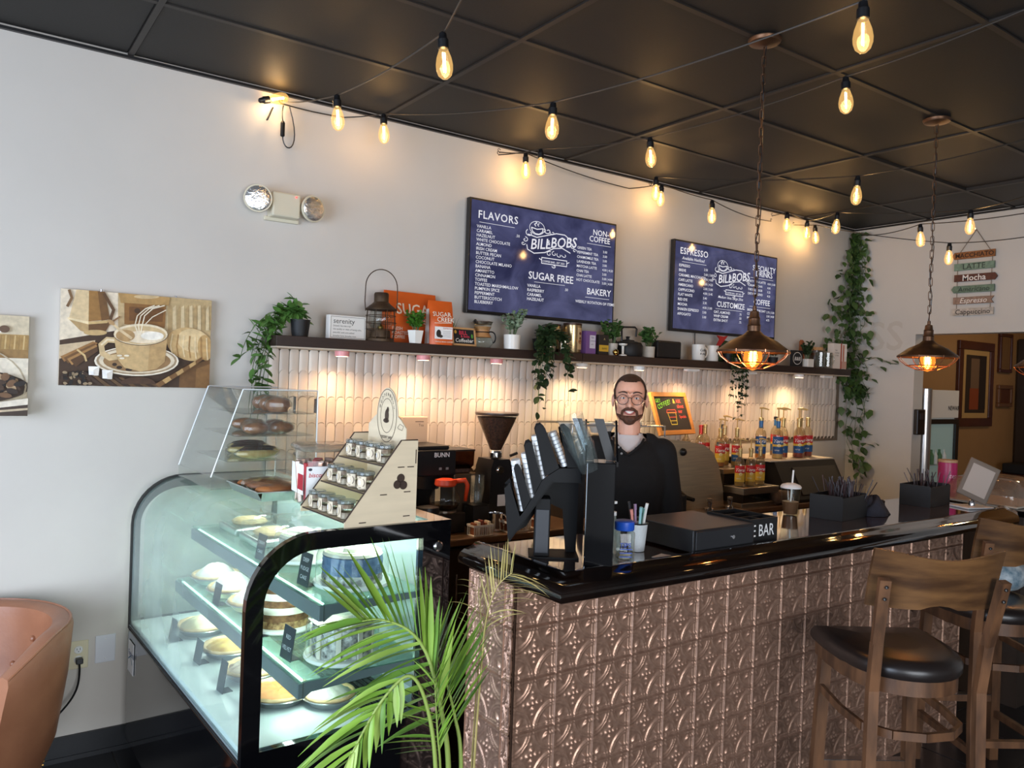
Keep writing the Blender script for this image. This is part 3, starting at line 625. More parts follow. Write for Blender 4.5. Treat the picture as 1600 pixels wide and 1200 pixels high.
# ---- pendants over the bar
M_copper = mat('aged_copper', (112, 80, 58), .4, .8, c2=(72, 52, 38), vscale=10)
M_cage = mat('copper_wire', (196, 138, 104), .3, .9)
M_amber = thin_glass('amber_bulb_glass', (255, 196, 120), refl=.8, glow=(255, 160, 64), gstr=.6)
M_fil = mat('filament_glow', (255, 200, 120), emit=(255, 178, 92), estr=70)
link = MB(); lp = [(.0075*math.cos(a), 0, (.0145 if math.sin(a) > 0 else -.0145)+.0075*math.sin(a)) for a in [2*PI*i/12+.01 for i in range(12)]]
link.tube(lp, .0019, 6, closed=True); link_me = link.mesh('chain_link', M_copper, smooth=True)
bulbm = MB().lathe([(.0, -.055), (.012, -.05), (.03, -.03), (.036, -.008), (.034, .012), (.022, .034), (.014, .046), (.013, .052)], 20).mesh('bulb', M_amber, smooth=True)
def pendant(x, y, rim, label):
    t = thing('pendant_lamp', label, 'pendant lamp', (x, y, rim), group='copper cage pendants over the bar')
    top = ZC-rim
    MB().lathe([(.0, top-.024), (.02, top-.022), (.058, top-.014), (.0635, top-.004), (.0635, top)], 32).build('canopy', M_copper, t, smooth=35)
    MB().lathe([(.1365, 0), (.139, -.004), (.1385, .004), (.112, .024), (.09, .041), (.062, .055), (.04, .066), (.0265, .079), (.025, .08), (.0245, .1), (.0262, .102), (.0225, .108), (.0215, .128), (.0232, .13), (.019, .136), (.0165, .156), (.008, .16), (.007, .178), (.0, .18)], 40, cap=False).build('shade', M_copper, t, smooth=35)
    n = int((top-.03-.185)/.034); z0 = .2
    for k in range(n):
        o = obj('chain_link', link_me, t, (.0, 0, z0+k*(top-.05-z0)/(n-1)), (0, 0, (k % 2)*PI/2+.4))
    MB().tube([(.006*math.sin(k*1.3)+.004, .006*math.cos(k*1.7), .18+k*(top-.2)/16) for k in range(17)], .0022, 5).build('cord', M_black, t)
    for k in range(8):
        a = 2*PI*k/8+.2; c, s_ = math.cos(a), math.sin(a)
        MB().tube([(.137*c, .137*s_, .006), (.137*c, .137*s_, -.004), (.127*c, .127*s_, -.02), (.097*c, .097*s_, -.043), (.046*c, .046*s_, -.064)], .0021, 5).build('cage_rib', M_cage, t)
    for r, z in ((.097, -.043), (.046, -.064)): MB().tube([(r*math.cos(2*PI*i/28), r*math.sin(2*PI*i/28), z) for i in range(28)], .002, 5, closed=True).build('cage_ring', M_cage, t)
    MB().lathe([(.017, .024), (.018, .075)], 14).build('socket', M_blackmatte, t)
    b = obj('bulb', bulbm, t, (0, 0, -.018))
    f = MB()
    for k in range(6):
        a = 2*PI*k/6; f.tube([(.010*math.cos(a), .010*math.sin(a), -.026), (.010*math.cos(a+.3), .010*math.sin(a+.3), .02)], .0016, 4)
    f.build('filament', M_fil, b)
    point_light('pendant_glow', (x, y, rim-.02), 3.6, (1.0, .70, .40), .02)
pendant(2.534, 1.97, 1.832, 'copper cage pendant lamp hanging in front of the ESPRESSO menu')
pendant(3.922, 2.005, 1.872, 'copper cage pendant lamp hanging in front of the doorway fridge')
pendant(5.31, 2.04, 1.872, 'copper cage pendant lamp cut by the right edge')

# ---- festoon strings
M_bulb = thin_glass('festoon_glass', (255, 240, 210), refl=.7, glow=(255, 206, 130), gstr=.34)
M_fil2 = mat('festoon_filament', (255, 220, 160), emit=(255, 208, 140), estr=70)
M_wire = mat('festoon_cable', (52, 46, 40), .45)
fg = MB().lathe([(.0, -.0475), (.010, -.046), (.021, -.036), (.0265, -.02), (.0275, -.004), (.024, .018), (.017, .038), (.0135, .0475)], 18).mesh('bulb_glass', M_bulb, smooth=True)
ff = MB().tube([(-.003, 0, .036), (-.003, 0, -.026)], .0022, 6).tube([(.003, 0, .036), (.003, 0, -.026)], .0022, 6).mesh('filament', M_fil2)
fs_ = MB().lathe([(.0135, .0), (.0175, .003), (.0175, .03), (.014, .034), (.012, .05), (.006, .055), (0, .056)], 14).mesh('socket', M_black, smooth=40)
def festoon(label, pts):
    """pts: (x, y, z, bulb?) in order along the cable; z is that of the bulb glass centre where there is a bulb"""
    t = thing('string_light', label, 'string lights', pts[0][:3], group='festoon light strings')
    o0 = Vector(pts[0][:3]); W_ = []
    for x, y, z, b in pts: W_.append(Vector((x, y, z+(.1 if b else 0)))-o0)
    path = []
    for a, b in zip(W_[:-1], W_[1:]):
        L_ = (b-a).length; n = max(4, int(L_/.08)); sag = .035*L_
        for i in range(n):
            u = i/n; path.append(a+(b-a)*u-Vector((0, 0, sag*4*u*(1-u)*.5)))
    path.append(W_[-1]); MB().tube(path, .0032, 5).build('cable', M_wire, t)
    for i, (x, y, z, b) in enumerate(pts):
        if not b: 
            if i in (0, len(pts)-1): MB().tube(arc_hook(W_[i]), .002, 5).build('hook', M_wire, t)
            continue
        tilt = (random.uniform(-.08, .08), random.uniform(-.08, .08), 0)
        s_ = obj('socket', fs_, t, Vector((x, y, z+.046))-o0, tilt)
        obj('bulb_glass', fg, s_, (0, 0, -.046)); obj('filament', ff, s_, (0, 0, -.046))
        point_light('festoon_glow', (x, y, z), b if b is not True else .95, (1.0, .66, .34), .02)
def arc_hook(p): return [p+Vector((0, 0, .012))+Vector((.008*math.cos(a), .0, .008*math.sin(a))) for a in [k*PI/5 for k in range(8)]]
festoon('light string at the left, running from the wall above the emergency light towards the camera', [(1.255, 3.79, 2.985, 0), (1.27, 3.11, 2.74, True), (1.24, 2.19, 2.68, True), (1.08, 1.60, 2.88, 0), (1.0, .2, 2.95, 0)])
festoon('light string crossing in front of the left pendant canopy', [(1.26, 3.79, 2.98, 0), (1.58, 3.78, 2.98, 0), (1.71, 3.59, 2.88, True), (1.89, 2.46, 2.68, True), (2.06, 1.27, 2.69, True), (2.1, .4, 2.85, 0)])
festoon('light string leaving the wall above the FLAVORS menu towards the upper right', [(2.53, 3.79, 2.975, 0), (2.61, 3.49, 2.86, True), (2.79, 2.83, 2.81, True), (2.82, 1.8, 2.82, True), (2.85, 1.18, 2.97, 0), (2.86, .3, 2.98, 0)])
festoon('light string along the wall between the two menu televisions', [(2.53, 3.785, 2.99, 0), (2.66, 3.70, 2.89, True), (3.55, 3.78, 2.95, 0), (3.76, 3.70, 2.90, True), (3.81, 3.31, 2.74, True), (5.03, 3.79, 2.95, 0)])
festoon('light string running above and past the right pendant to the right edge', [(3.74, 3.785, 3.0, 0), (3.52, 3.51, 2.87, True), (3.75, 2.31, 2.69, True), (3.74, 1.53, 2.8, 0), (3.74, .6, 2.9, 0)])
festoon('light string from the corner end of the wall across the doorway wall', [(5.03, 3.785, 2.99, 0), (5.03, 3.65, 2.90, True), (5.35, 3.70, 2.89, True), (4.84, 3.12, 2.79, True), (4.91, 2.29, 2.69, True), (4.73, 1.93, 2.78, 0), (4.6, 1.2, 2.9, 0)])
festoon('upper light string along the doorway wall beside the vine', [(6.14, 3.76, 2.99, 0), (5.07, 2.67, 2.68, True), (5.17, 2.11, 2.78, 0), (5.2, 1.2, 2.9, 0)])
festoon('lowest light string in front of the hanging coffee sign', [(5.3, 3.785, 2.96, 0), (5.46, 3.70, 2.87, True), (5.47, 2.68, 2.61, True), (5.4, 2.19, 2.68, 0), (5.4, 1.2, 2.9, 0)])
# bulb and coupling dangling at the wall hook
dl = thing('cable_coupling', 'black cable coupling with a lit bulb dangling at the ceiling edge', 'light bulb', (1.27, 3.78, 2.97))
s_ = obj('socket', fs_, dl, (-.07, -.01, .01), (0, -1.9, 0)); obj('bulb_glass', fg, s_, (0, 0, -.046)); obj('filament', ff, s_, (0, 0, -.046))
MB().lathe([(.006, -.15), (.011, -.145), (.011, -.085), (.006, -.075)], 10).build('coupling', M_black, dl); MB().tube(bez((0, 0, 0), (-.01, 0, -.05), (0, 0, -.07), (0, 0, -.08)), .003, 5).build('cable', M_black, dl)
MB().tube(bez((0, 0, -.14), (.0, 0, -.24), (.11, 0, -.22), (.03, 0, .0)), .003, 5).build('loop', M_black, dl); MB().bar((-.05, 0, -.02), (-.08, -.01, -.09), .01, .004).build('tie', M_black, dl)
point_light('festoon_glow', (1.21, 3.74, 2.95), .9, (1.0, .66, .34), .02)

# ---- hanging plank sign on the right wall
sg = thing('coffee_sign', 'hanging sign of six painted planks naming coffee drinks', 'sign', (XR-.02, 2.83, 2.30))
M_plank = print_mat('painted_plank', .7, grain=.25)
pl = [('MACCHIATO', (150, 96, 52), (46, 22, 10), .046, .02, 0), ('LATTE', (120, 142, 122), (24, 34, 28), .056, .0, 0), ('Mocha', (92, 52, 38), (240, 234, 226), .062, .012, 0), ('Americano', (104, 124, 104), (30, 46, 38), .05, .0, .15), ('Espresso', (146, 118, 100), (244, 236, 226), .054, .0, .25), ('Cappuccino', (190, 178, 164), (40, 32, 28), .052, .008, 0)]
for i, (t_, c, tc_, sz, bo, shr) in enumerate(pl):
    zc = .43-i*.0845; hw = .142; hh = .026; L0 = -hw+.004*(i % 3); tip = .018
    outl = [(hw, zc-hh), (hw+(tip if i in (0, 3) else 0), zc), (hw, zc+hh), (-hw, zc+hh), (-hw-(tip if i in (2,) else 0)+(tip if i == 4 else 0), zc), (-hw, zc-hh)]
    # y runs to the photograph's left: u -> -y
    mb = MB(); mb.col = c; mb.prism([(-(-u), v) for u, v in outl], .012, 'x', -.006)
    p_ = mb.build('plank', M_plank, sg, vcol=True, rot=(random.uniform(-.008, .008), 0, 0))
    mb = MB(); put_text(mb, t_, 0, zc-sz*.34, sz, lambda u, v: (-.0072, -u, v), col=tc_, bold=bo, shear=shr, align='CENTER'); mb.build('lettering', M_txt, p_, vcol=True, fixn=False)
cd = mat('jute_cord', (120, 100, 80), .9)
for s_ in (-1, 1):
    MB().tube([(0, s_*.118, 0), (0, s_*.122, .43)], .0022, 5).tube([(0, s_*.122, .43), (.008, 0, .615)], .0022, 5).build('cord', cd, sg)
MB().tube([(.02, 0, .615), (-.006, 0, .615), (-.008, 0, .625)], .003, 5).build('nail', M_chrome, sg)

# ================================================================== pastry display case
M_caseglass = thin_glass('case_glass', (240, 250, 247), refl=1.0, haze=.28, hazec=(218, 238, 238))
M_caseside = thin_glass('case_side_glass', (244, 250, 248), refl=.8)
M_shglass = thin_glass('case_shelf_glass', (226, 244, 237), refl=.8, haze=.16, hazec=(214, 238, 230))
M_casewhite = mat('case_deck_white', (226, 238, 234), .35)
M_grey = mat('shelf_rail_grey', (120, 134, 138), .4, .3)
case = thing('display_case', 'black-framed curved glass pastry display case', 'display case', (.69, 2.25, 0), math.radians(1.86))
CL, CD, CT = 1.45, .68, 1.22
outer = [(0, .565)]+[(.21-.21*math.cos(a), 1.01+.21*math.sin(a)) for a in [PI/2*i/10 for i in range(11)]]+[(CD, CT)]
inner = [(.052, .60)]+[(.21-.158*math.cos(a), 1.01+.158*math.sin(a)) for a in [PI/2*i/10 for i in range(11)]]+[(CD-.105, CT-.052)]
inner2 = [(x+.012, z) if i < len(inner)-1 else (x, z) for i, (x, z) in enumerate(inner)]
def ring(o, i, y0, y1):
    mb = MB(); o = o+[(CD, .565)]; i = i+[(CD-.105, .60)]; n = len(o)
    for k in range(n):
        k2 = (k+1) % n
        a, b, c, d = o[k], o[k2], i[k2], i[k]
        for y in (y0, y1): mb.add([(p[0], y, p[1]) for p in (a, b, c, d)], [(0, 1, 2, 3)])
        mb.add([(a[0], y0, a[1]), (b[0], y0, b[1]), (b[0], y1, b[1]), (a[0], y1, a[1])], [(0, 1, 2, 3)])
        mb.add([(d[0], y0, d[1]), (c[0], y0, c[1]), (c[0], y1, c[1]), (d[0], y1, d[1])], [(0, 1, 2, 3)])
    return mb
ring(outer, inner, -.012, .014).build('end_frame', M_blackgloss, case, smooth=40)
ring(outer, [(.034 if i < 1 else x*.0+.21-(.21-.034)*math.cos(PI/2*max(0, i-1)/10) if i < 12 else CD-.05, z) for i, (x, z) in enumerate(inner)], CL-.012, CL+.012).build('end_frame', M_blackmatte, case, smooth=40)
for y in (.001, CL): MB().prism(inner+[(CD-.105, .60)], .004, 'y', y-.002).build('end_glass', M_caseside, case)
gp = [(x+.006, z-.006) for x, z in outer[:-1]]+[(CD-.07, CT-.006)]
MB().grid([[(x, .016, z) for x, z in gp], [(x, CL-.014, z) for x, z in gp]]).build('curved_glass', M_caseglass, case, smooth=60)
for k in (0, 1):
    MB().tube([(.004, .01, .572+.01*k), (.004, CL-.01, .572+.01*k)], .004).build('glass_seal', (M_black, M_grey)[k], case)
MB().box(.0, CD, 0, CL, 0.09, .564, .004).build('base', M_blackgloss, case); MB().box(.05, CD-.03, .04, CL-.04, 0, .0895).build('plinth', M_blackmatte, case)
MB().box(.012, .43, .016, CL-.016, .566, .60, .003).build('deck', M_casewhite, case)
g = MB().box(.431, .63, .016, CL-.016, .566, .596)
gr = g.build('air_grille', M_grey, case)
for k in range(7): MB().box(.436+k*.022, .448+k*.022, .03, CL-.03, .597, .603).build('louvre', M_blackmatte, gr)
MB().box(.635, CD-.006, .016, CL-.016, .566, CT-.008).build('rear_panel', mat('case_rear', (206, 216, 214), .25), case)
for y0, y1 in ((.03, .72), (.74, 1.42)): MB().box(.628, .634, y0, y1, .62, 1.17, .002).build('sliding_door', mat('case_door', (184, 198, 196), .15, .3), case)
MB().box(CD-.07, CD, .015, CL-.013, CT-.007, CT).build('top_edge', M_blackgloss, case)
MB().at((CD-.048, -.013, 1.135), (PI/2, 0, 0)).lathe([(0, .006), (.012, .006), (.017, .003), (.018, 0)], 20).build('lock', M_chrome, case)
MB().at((CD-.048, -.013, .6), (PI/2, 0, 0)).lathe([(0, .006), (.012, .006), (.017, .003), (.018, 0)], 20).build('lock', M_chrome, case)
M_ledc = mat('case_led', (240, 255, 250), emit=(214, 246, 238), estr=6)
for zz, u0, u1 in ((.765, .185, .60), (.99, .245, .60)):
    sh = MB().box(u0, u1, .03, CL-.03, zz-.008, zz, .002).build('glass_shelf', M_shglass, case)
    MB().box(u0-.006, u0+.012, .03, CL-.03, zz-.056, zz-.0085, .003).build('shelf_rail', M_grey, sh)
    for y in (.034, CL-.046): MB().prism([(u0+.013, zz-.0085), (u0+.013, zz-.06), (u0+.04, zz-.042), (u1, zz-.028), (u1, zz-.0085)], .01, 'y', y).build('bracket', M_grey, sh)
    MB().box(u0+.014, u0+.024, .06, CL-.06, zz-.016, zz-.0095).build('led_strip', M_ledc, sh)
MB().box(.56, .58, .05, CL-.05, CT-.03, CT-.015).build('led_strip', M_ledc, case); MB().box(.575, .585, .018, .03, .60, 1.17).build('upright', M_chrome, case)
def case_pt(u, v, z): return case.matrix_world @ Vector((u, v, z))
bpy.context.view_layer.update()
for u, z, pw in ((.5, CT-.04, 6), (.30, .965, 2.8), (.26, .74, 2.8)):
    l_ = area('case_led_light', case_pt(u, CL/2, z), case_pt(u-.02, CL/2, z-.5), .03, CL-.15, pw, (.86, 1.0, .96)); 
    l_.rotation_euler = (0, 0, math.radians(1.86))
st = MB(); st.col = (236, 238, 240); st.box(-.004, -.002, 1.32, 1.42, .40, .53); st.col = (70, 100, 150); put_text(st, 'Federal', 0, 0, .034, lambda u, v: (-.0045, 1.41-u, .47+v), col=(40, 70, 130), shear=.2, bold=.01)
ribbon(st, [(1.41, .45), (1.37, .47), (1.34, .44)], .006, lambda u, v: (-.0045, u, v), (60, 120, 160)); st.build('sticker', M_txt, case, vcol=True)

# ---- pies, cakes and small chalk signs inside
M_foil = mat('foil_silver', (206, 208, 208), .28, .95, bump=.3, bscale=120)
M_crust = mat('pie_crust', (222, 190, 138), .7, var=.18, vscale=40, bump=.3, bscale=90)
def cw(u, v, z): return tuple(case_pt(u, v, z))
def pie(label, u, v, z, fill, c2, r=.105, dome=.035):
    t = thing('pie', label, 'pie', cw(u, v, z), 0)
    MB().lathe([(r*.75, .001), (r*.97, .026), (r+.006, .028), (r+.004, .031), (r*.95, .029), (r*.74, .004)], 28, cap=False).lathe([(0, .001), (r*.75, .001)], 28).build('foil_pan', M_foil, t, smooth=40)
    n = 32; mb = MB(); mb.grid([[(rr_*math.cos(2*PI*i/n)*(1+.02*math.sin(9*i)), rr_*math.sin(2*PI*i/n)*(1+.02*math.sin(9*i)), h) for rr_, h in ((r*.93, .026), (r*.99, .034), (r*.95, .041), (r*.86, .036), (r*.82, .03))] for i in range(n)], closeu=True); mb.build('crust', M_crust, t, smooth=True)
    mb = MB(); rnd = random.Random(len(label)); rr2 = [(r*.86*q/5, .03+dome*(1-(q/5)**2)) for q in range(6)]
    mb.grid([[(a*math.cos(2*PI*i/n), a*math.sin(2*PI*i/n), h+rnd.uniform(-.004, .004)*(a > .01)) for a, h in rr2] for i in range(n)], closeu=True); mb.build('filling', mat('filling_'+label[:14], fill, .6, c2=c2, vscale=30, bump=.5, bscale=60), t, smooth=True)
    return t
pie('pale custard pie in foil at the far end of the case deck', .22, 1.14, .60, (232, 222, 186), (216, 200, 156))
pie('pie with bright yellow filling in the middle of the case deck', .235, .83, .60, (216, 180, 76), (176, 132, 60), dome=.02)
pie('chocolate speckled pie on the case deck', .235, .565, .60, (110, 78, 56), (214, 196, 170), dome=.02)
pie('orange pumpkin pie at the near end of the case deck', .235, .315, .60, (214, 140, 66), (196, 120, 54), dome=.006)
pie('white coconut topped pie behind the pumpkin pie', .365, .205, .60, (236, 236, 226), (206, 206, 190), r=.085, dome=.03)
pie('meringue pie at the far end of the lower case shelf', .31, 1.28, .766, (238, 236, 226), (214, 208, 190), dome=.05, r=.1)
pie('whipped cream pie left of the chocolate cake on the lower shelf', .31, 1.05, .766, (240, 238, 232), (222, 218, 206), dome=.06, r=.1)
pie('cream dome pie nearest the chocolate cake', .32, .82, .766, (242, 240, 234), (226, 222, 210), dome=.055, r=.1)
pie('clear wrapped white pie at the rear of the lower shelf', .505, .40, .766, (226, 232, 230), (198, 206, 204), r=.08, dome=.03)
def dome_cake(name, label, u, v, z, r, h, layers, side, dome=True, top=None, board=.13):
    t = thing(name, label, 'cake', cw(u, v, z))
    MB().lathe([(0, .001), (board*.97, .001), (board, .006), (board*.98, .014), (0, .014)], 32).build('cake_board', M_white, t, smooth=40)
    z0 = .0145; hh = h/len(layers)
    for i, m in enumerate(layers):
        rnd = random.Random(i); mb = MB(); n = 30
        mb.grid([[((r+rnd.uniform(-.003, .003)*(q > 0))*math.cos(2*PI*k/n), (r+rnd.uniform(-.003, .003)*(q > 0))*math.sin(2*PI*k/n), z0+i*hh+hh*q/3) for q in range(4)] for k in range(n)], closeu=True)
        mb.poly([(r*.998*math.cos(2*PI*k/n), r*.998*math.sin(2*PI*k/n), z0+(i+1)*hh) for k in range(n)]); mb.build('layer', m, t, smooth=50)
    if side: 
        for k in range(9):
            a = 2*PI*k/9; MB().at((0, 0, 0), (0, 0, a)).box(r+.001, r+.006, -.008, .008, z0, z0+h*.96).build('cream_stripe', side, t)
    if top: MB().lathe([(0, z0+h+.022), (r*.3, z0+h+.02), (r*.35, z0+h+.004), (r*.9, z0+h+.001), (r*.95, z0+h+.012), (r*1.0, z0+h+.003)], 30).build('cream_top', top, t, smooth=40)
    if dome:
        R_ = r+.022; H_ = h+.035
        MB().lathe([(R_, .0145), (R_*.985, H_*.8), (R_*.93, H_*.97), (R_*.85, H_), (R_*.6, H_*.985), (R_*.58, H_+.004), (R_*.3, H_*.99), (R_*.28, H_+.006), (0, H_+.004)], 36, cap=False).build('clear_dome', M_acryl, t, smooth=40)
    return t
m_choc = mat('cake_chocolate', (96, 62, 40), .8, c2=(150, 108, 70), vscale=45, bump=.6, bscale=120); m_cream = mat('cake_cream', (240, 232, 214), .6, var=.05, bump=.3); m_blue = mat('cake_blue', (104, 134, 172), .7, c2=(70, 98, 140), vscale=40, bump=.4)
m_cookie = mat('cake_cookie_crumb', (236, 234, 228), .75, c2=(60, 54, 52), vscale=55, bump=.4); m_crumb = mat('cake_crumb_topping', (216, 178, 122), .85, c2=(110, 74, 46), vscale=60, bump=.8, bscale=110)
dome_cake('layer_cake', 'tall chocolate and cream layer cake with crumb sides on white board', .335, .565, .766, .105, .15, [m_crumb, m_choc, m_cream, m_choc, m_cream, m_choc], None, False)
dome_cake('layer_cake', 'white cake with cookie crumb sides under a clear dome', .385, .165, .766, .098, .10, [m_cookie], m_cream, True, m_cream, .125)
dome_cake('layer_cake', 'blue frosted cake under a clear ridged dome on the top case shelf', .43, .20, .991, .10, .085, [m_cookie, m_blue, m_blue], None, True, m_cream, .13)
dome_cake('layer_cake', 'white cake under a clear dome farther back on the top case shelf', .43, .60, .991, .095, .07, [m_cream, m_cookie], None, True, m_cream, .12)
for k, (u, v, lab) in enumerate(((.43, .95, 'clear plastic pastry clamshell in the middle of the top case shelf'), (.43, 1.22, 'clear plastic pastry clamshell at the far end of the top case shelf'))):
    t = thing('pastry_clamshell', lab, 'food container', cw(u, v, .991), math.radians(1.86))
    MB().box(-.1, .1, -.11, .11, 0, .03, .008).build('tray', M_foil, t); MB().box(-.098, .098, -.108, .108, .031, .08, .015).build('lid', M_acryl, t); MB().sphere((0, 0, .04), (.075, .085, .02), 14, 8).build('pastry', M_crust, t)
M_slate = mat('slate_card', (52, 58, 62), .7, var=.1)
def chalk(label, u, v, z, lines, sz=(.065, .085)):
    t = thing('price_card', label, 'price card', cw(u, v, z), math.radians(-84)); w_, h_ = sz
    MB().box(-w_/2, w_/2, -.001, .001, 0, h_).build('card', M_slate, t, rot=(-.16, 0, 0)); MB().box(-w_*.4, w_*.4, .003, .038, .0, .002).build('foot', M_slate, t)
    if lines:
        mb = MB()
        for i, s_ in enumerate(lines): put_text(mb, s_, 0, h_*(.72-.26*i) if len(lines) > 2 else h_*(.62-.34*i), sz[0]*.24, lambda a, b: (a, -.0016, b), col=(206, 212, 212), align='CENTER')
        mb.build('chalk_lettering', M_txt, t, rot=(-.16, 0, 0), vcol=True, fixn=False)
chalk('slate card reading RED VELVET in front of the domed cookie cake', .215, .225, .766, ('RED', 'VELVET'), (.078, .104))
chalk('slate card on the top shelf in front of the blue cake', .275, .25, .991, ('DEEP', 'FUDGE', 'CAKE'), (.076, .108))
chalk('slate card on the top case shelf behind the frame curve', .275, .66, .991, ('CREAM', 'CAKE'), (.07, .095))
chalk('slate card beside the chocolate layer cake', .21, .49, .766, None)
chalk('slate card before the whipped cream pie', .205, .93, .766, None)
chalk('slate card on the deck before the pale custard pie', .085, 1.09, .60, None)
chalk('slate card on the deck before the yellow pie', .10, .79, .60, None)
chalk('slate card on the deck before the chocolate speckled pie', .09, .48, .60, None, (.055, .105))
chalk('slate card on the deck before the pumpkin pie', .10, .26, .60, None)

# ================================================================== on top of the case
RZ = math.radians(1.86)
ac = thing('acrylic_pastry_stand', 'clear acrylic slanted pastry cabinet with three shelves on the case', 'pastry cabinet', cw(.17, .92, 1.2205), RZ)
AD, AL, AH = .43, .47, .395
prf = [(0, 0), (0, .05), (.115, AH), (AD, AH), (AD, 0)]
for y in (0, AL-.005): MB().prism(prf, .005, 'y', y).build('end_panel', M_acryl, ac)
MB().prism([(0, .05), (.115, AH), (.12, AH), (.005, .05)], AL-.012, 'y', .006).build('front_panel', M_acryl, ac); MB().box(.12, AD, .006, AL-.006, AH-.005, AH).build('top_panel', M_acryl, ac); MB().box(0, AD, .006, AL-.006, 0, .005).build('bottom_panel', M_acryl, ac)
for y0, y1 in ((.01, .23), (.24, .46)): 
    d = MB().box(AD-.004, AD, y0, y1, .01, AH-.01).build('rear_door', M_acryl, ac); MB().box(AD+.001, AD+.008, y0+.02, y0+.035, .3, .36).build('hinge', M_chrome, d)
for e in ((0, .05, .115, AH), ): 
    for y in (.003, AL-.003): MB().tube([(e[0], y, e[1]), (e[2], y, e[3])], .0028, 4).tube([(e[2], y, e[3]), (AD, y, AH)], .0028, 4).tube([(AD, y, AH), (AD, y, 0)], .0028, 4).build('edge_strip', mat('acrylic_edge', (236, 240, 242), .2), ac)
for k, zz in enumerate((.105, .205, .295)):
    u0 = .035+zz*.3; MB().box(u0, AD-.01, .01, AL-.01, zz, zz+.004).build('shelf', M_acryl, ac)
M_wrap = thin_glass('cling_wrap', (246, 246, 244), refl=1.6, haze=.03, hazec=(240, 238, 235), rough=.08)
M_bun = mat('pastry_brown', (186, 122, 74), .45, c2=(138, 82, 48), vscale=25, bump=.4, bscale=50); M_eclair = mat('eclair_pale', (226, 208, 140), .5, c2=(200, 168, 96), vscale=40, bump=.3); M_glaze = mat('chocolate_glaze', (52, 30, 22), .25)
M_roll = mat('pastry_golden', (190, 124, 66), .5, c2=(150, 88, 48), vscale=22, bump=.5, bscale=50)
def ac_w(u, v, z): 
    bpy.context.view_layer.update(); return tuple(ac.matrix_world @ Vector((u, v, z)))
def wrapped(name, label, u, v, z, size, shape, m, extra=None, group=None):
    t = thing(name, label, 'pastry', ac_w(u, v, z), RZ, group); sx, sy, sz = size
    if shape == 'bun': MB().lathe([(sx*.7, .002), (sx*.95, sz*.25), (sx, sz*.45), (sx*.85, sz*.8), (sx*.45, sz*.97), (0, sz)], 18).build('pastry', m, t, smooth=True)
    else: MB().sphere((0, 0, sz*.5), (sx, sy, sz*.5), 16, 8).build('pastry', m, t, smooth=True)
    if extra: extra(t)
    MB().sphere((0, 0, sz*.52), (sx*1.14, sy*1.14, sz*.56), 12, 7).build('film', M_wrap, t)
    return t
for k, v in enumerate((.085, .215, .36)): wrapped('sweet_bun', 'wrapped brown bun on the top acrylic shelf, %s from the camera' % ('nearest', 'middle', 'farthest')[k], .29+.02*k, v, .3, (.052, .052, .062), 'bun', M_bun, group='wrapped buns')
for k, (u, v) in enumerate(((.19, .06), (.22, .155), (.25, .25), (.24, .35), (.31, .1), (.33, .22))): wrapped('sticky_roll', 'wrapped golden roll on the middle acrylic shelf, %s row, %s' % ('front' if k < 4 else 'back', ('nearest', 'second', 'third', 'farthest', 'near one', 'far one')[k]), u, v, .21, (.055, .036, .05), 'roll', M_roll if k % 2 else M_bun, group='wrapped rolls')
def gl(t): MB().sphere((0, 0, .036), (.075, .02, .012), 12, 6).build('glaze', M_glaze, t, smooth=True)
for k, (u, v) in enumerate(((.20, .07), (.24, .15), (.22, .24), (.26, .33), (.28, .41))): wrapped('eclair', 'wrapped pale eclair with chocolate top on the lowest acrylic shelf, %s from the camera' % ordn[k], u, v, .11, (.085, .028, .042), 'roll', M_eclair, gl, group='wrapped eclairs')
ft = thing('foil_tray', 'foil tray of flat golden pastries in front of the acrylic cabinet', 'food tray', cw(.335, .735, 1.2205), RZ)
mb = MB(); n = 26
for sx in (-1, 1):
    for k in range(n):
        y = -.16+.32*k/n; mb.add([(sx*.085, y, .001), (sx*.105, y, .034), (sx*(.105+.003*(k % 2)), y+.32/n, .034), (sx*(.085+.003*(k % 2)), y+.32/n, .001)], [(0, 1, 2, 3)])
for sy in (-1, 1):
    for k in range(14):
        x = -.09+.18*k/14; mb.add([(x, sy*.16, .001), (x, sy*.172, .034), (x+.18/14, sy*(.172+.003*(k % 2)), .034), (x+.18/14, sy*(.16+.003*(k % 2)), .001)], [(0, 1, 2, 3)])
mb.box(-.086, .086, -.161, .161, .0005, .002); mb.build('pan', M_foil, ft)
MB().tube([(-.107, -.174, .035), (.107, -.174, .035), (.107, .174, .035), (-.107, .174, .035)], .003, 5, closed=True).build('rim', M_foil, ft)
for k in range(3): MB().sphere((0, -.1+.1*k, .035), (.092, .05, .02), 16, 8).build('pastry', M_roll, ft, smooth=True)
MB().sphere((0, 0, .04), (.1, .165, .026), 16, 8).build('film', M_wrap, ft)
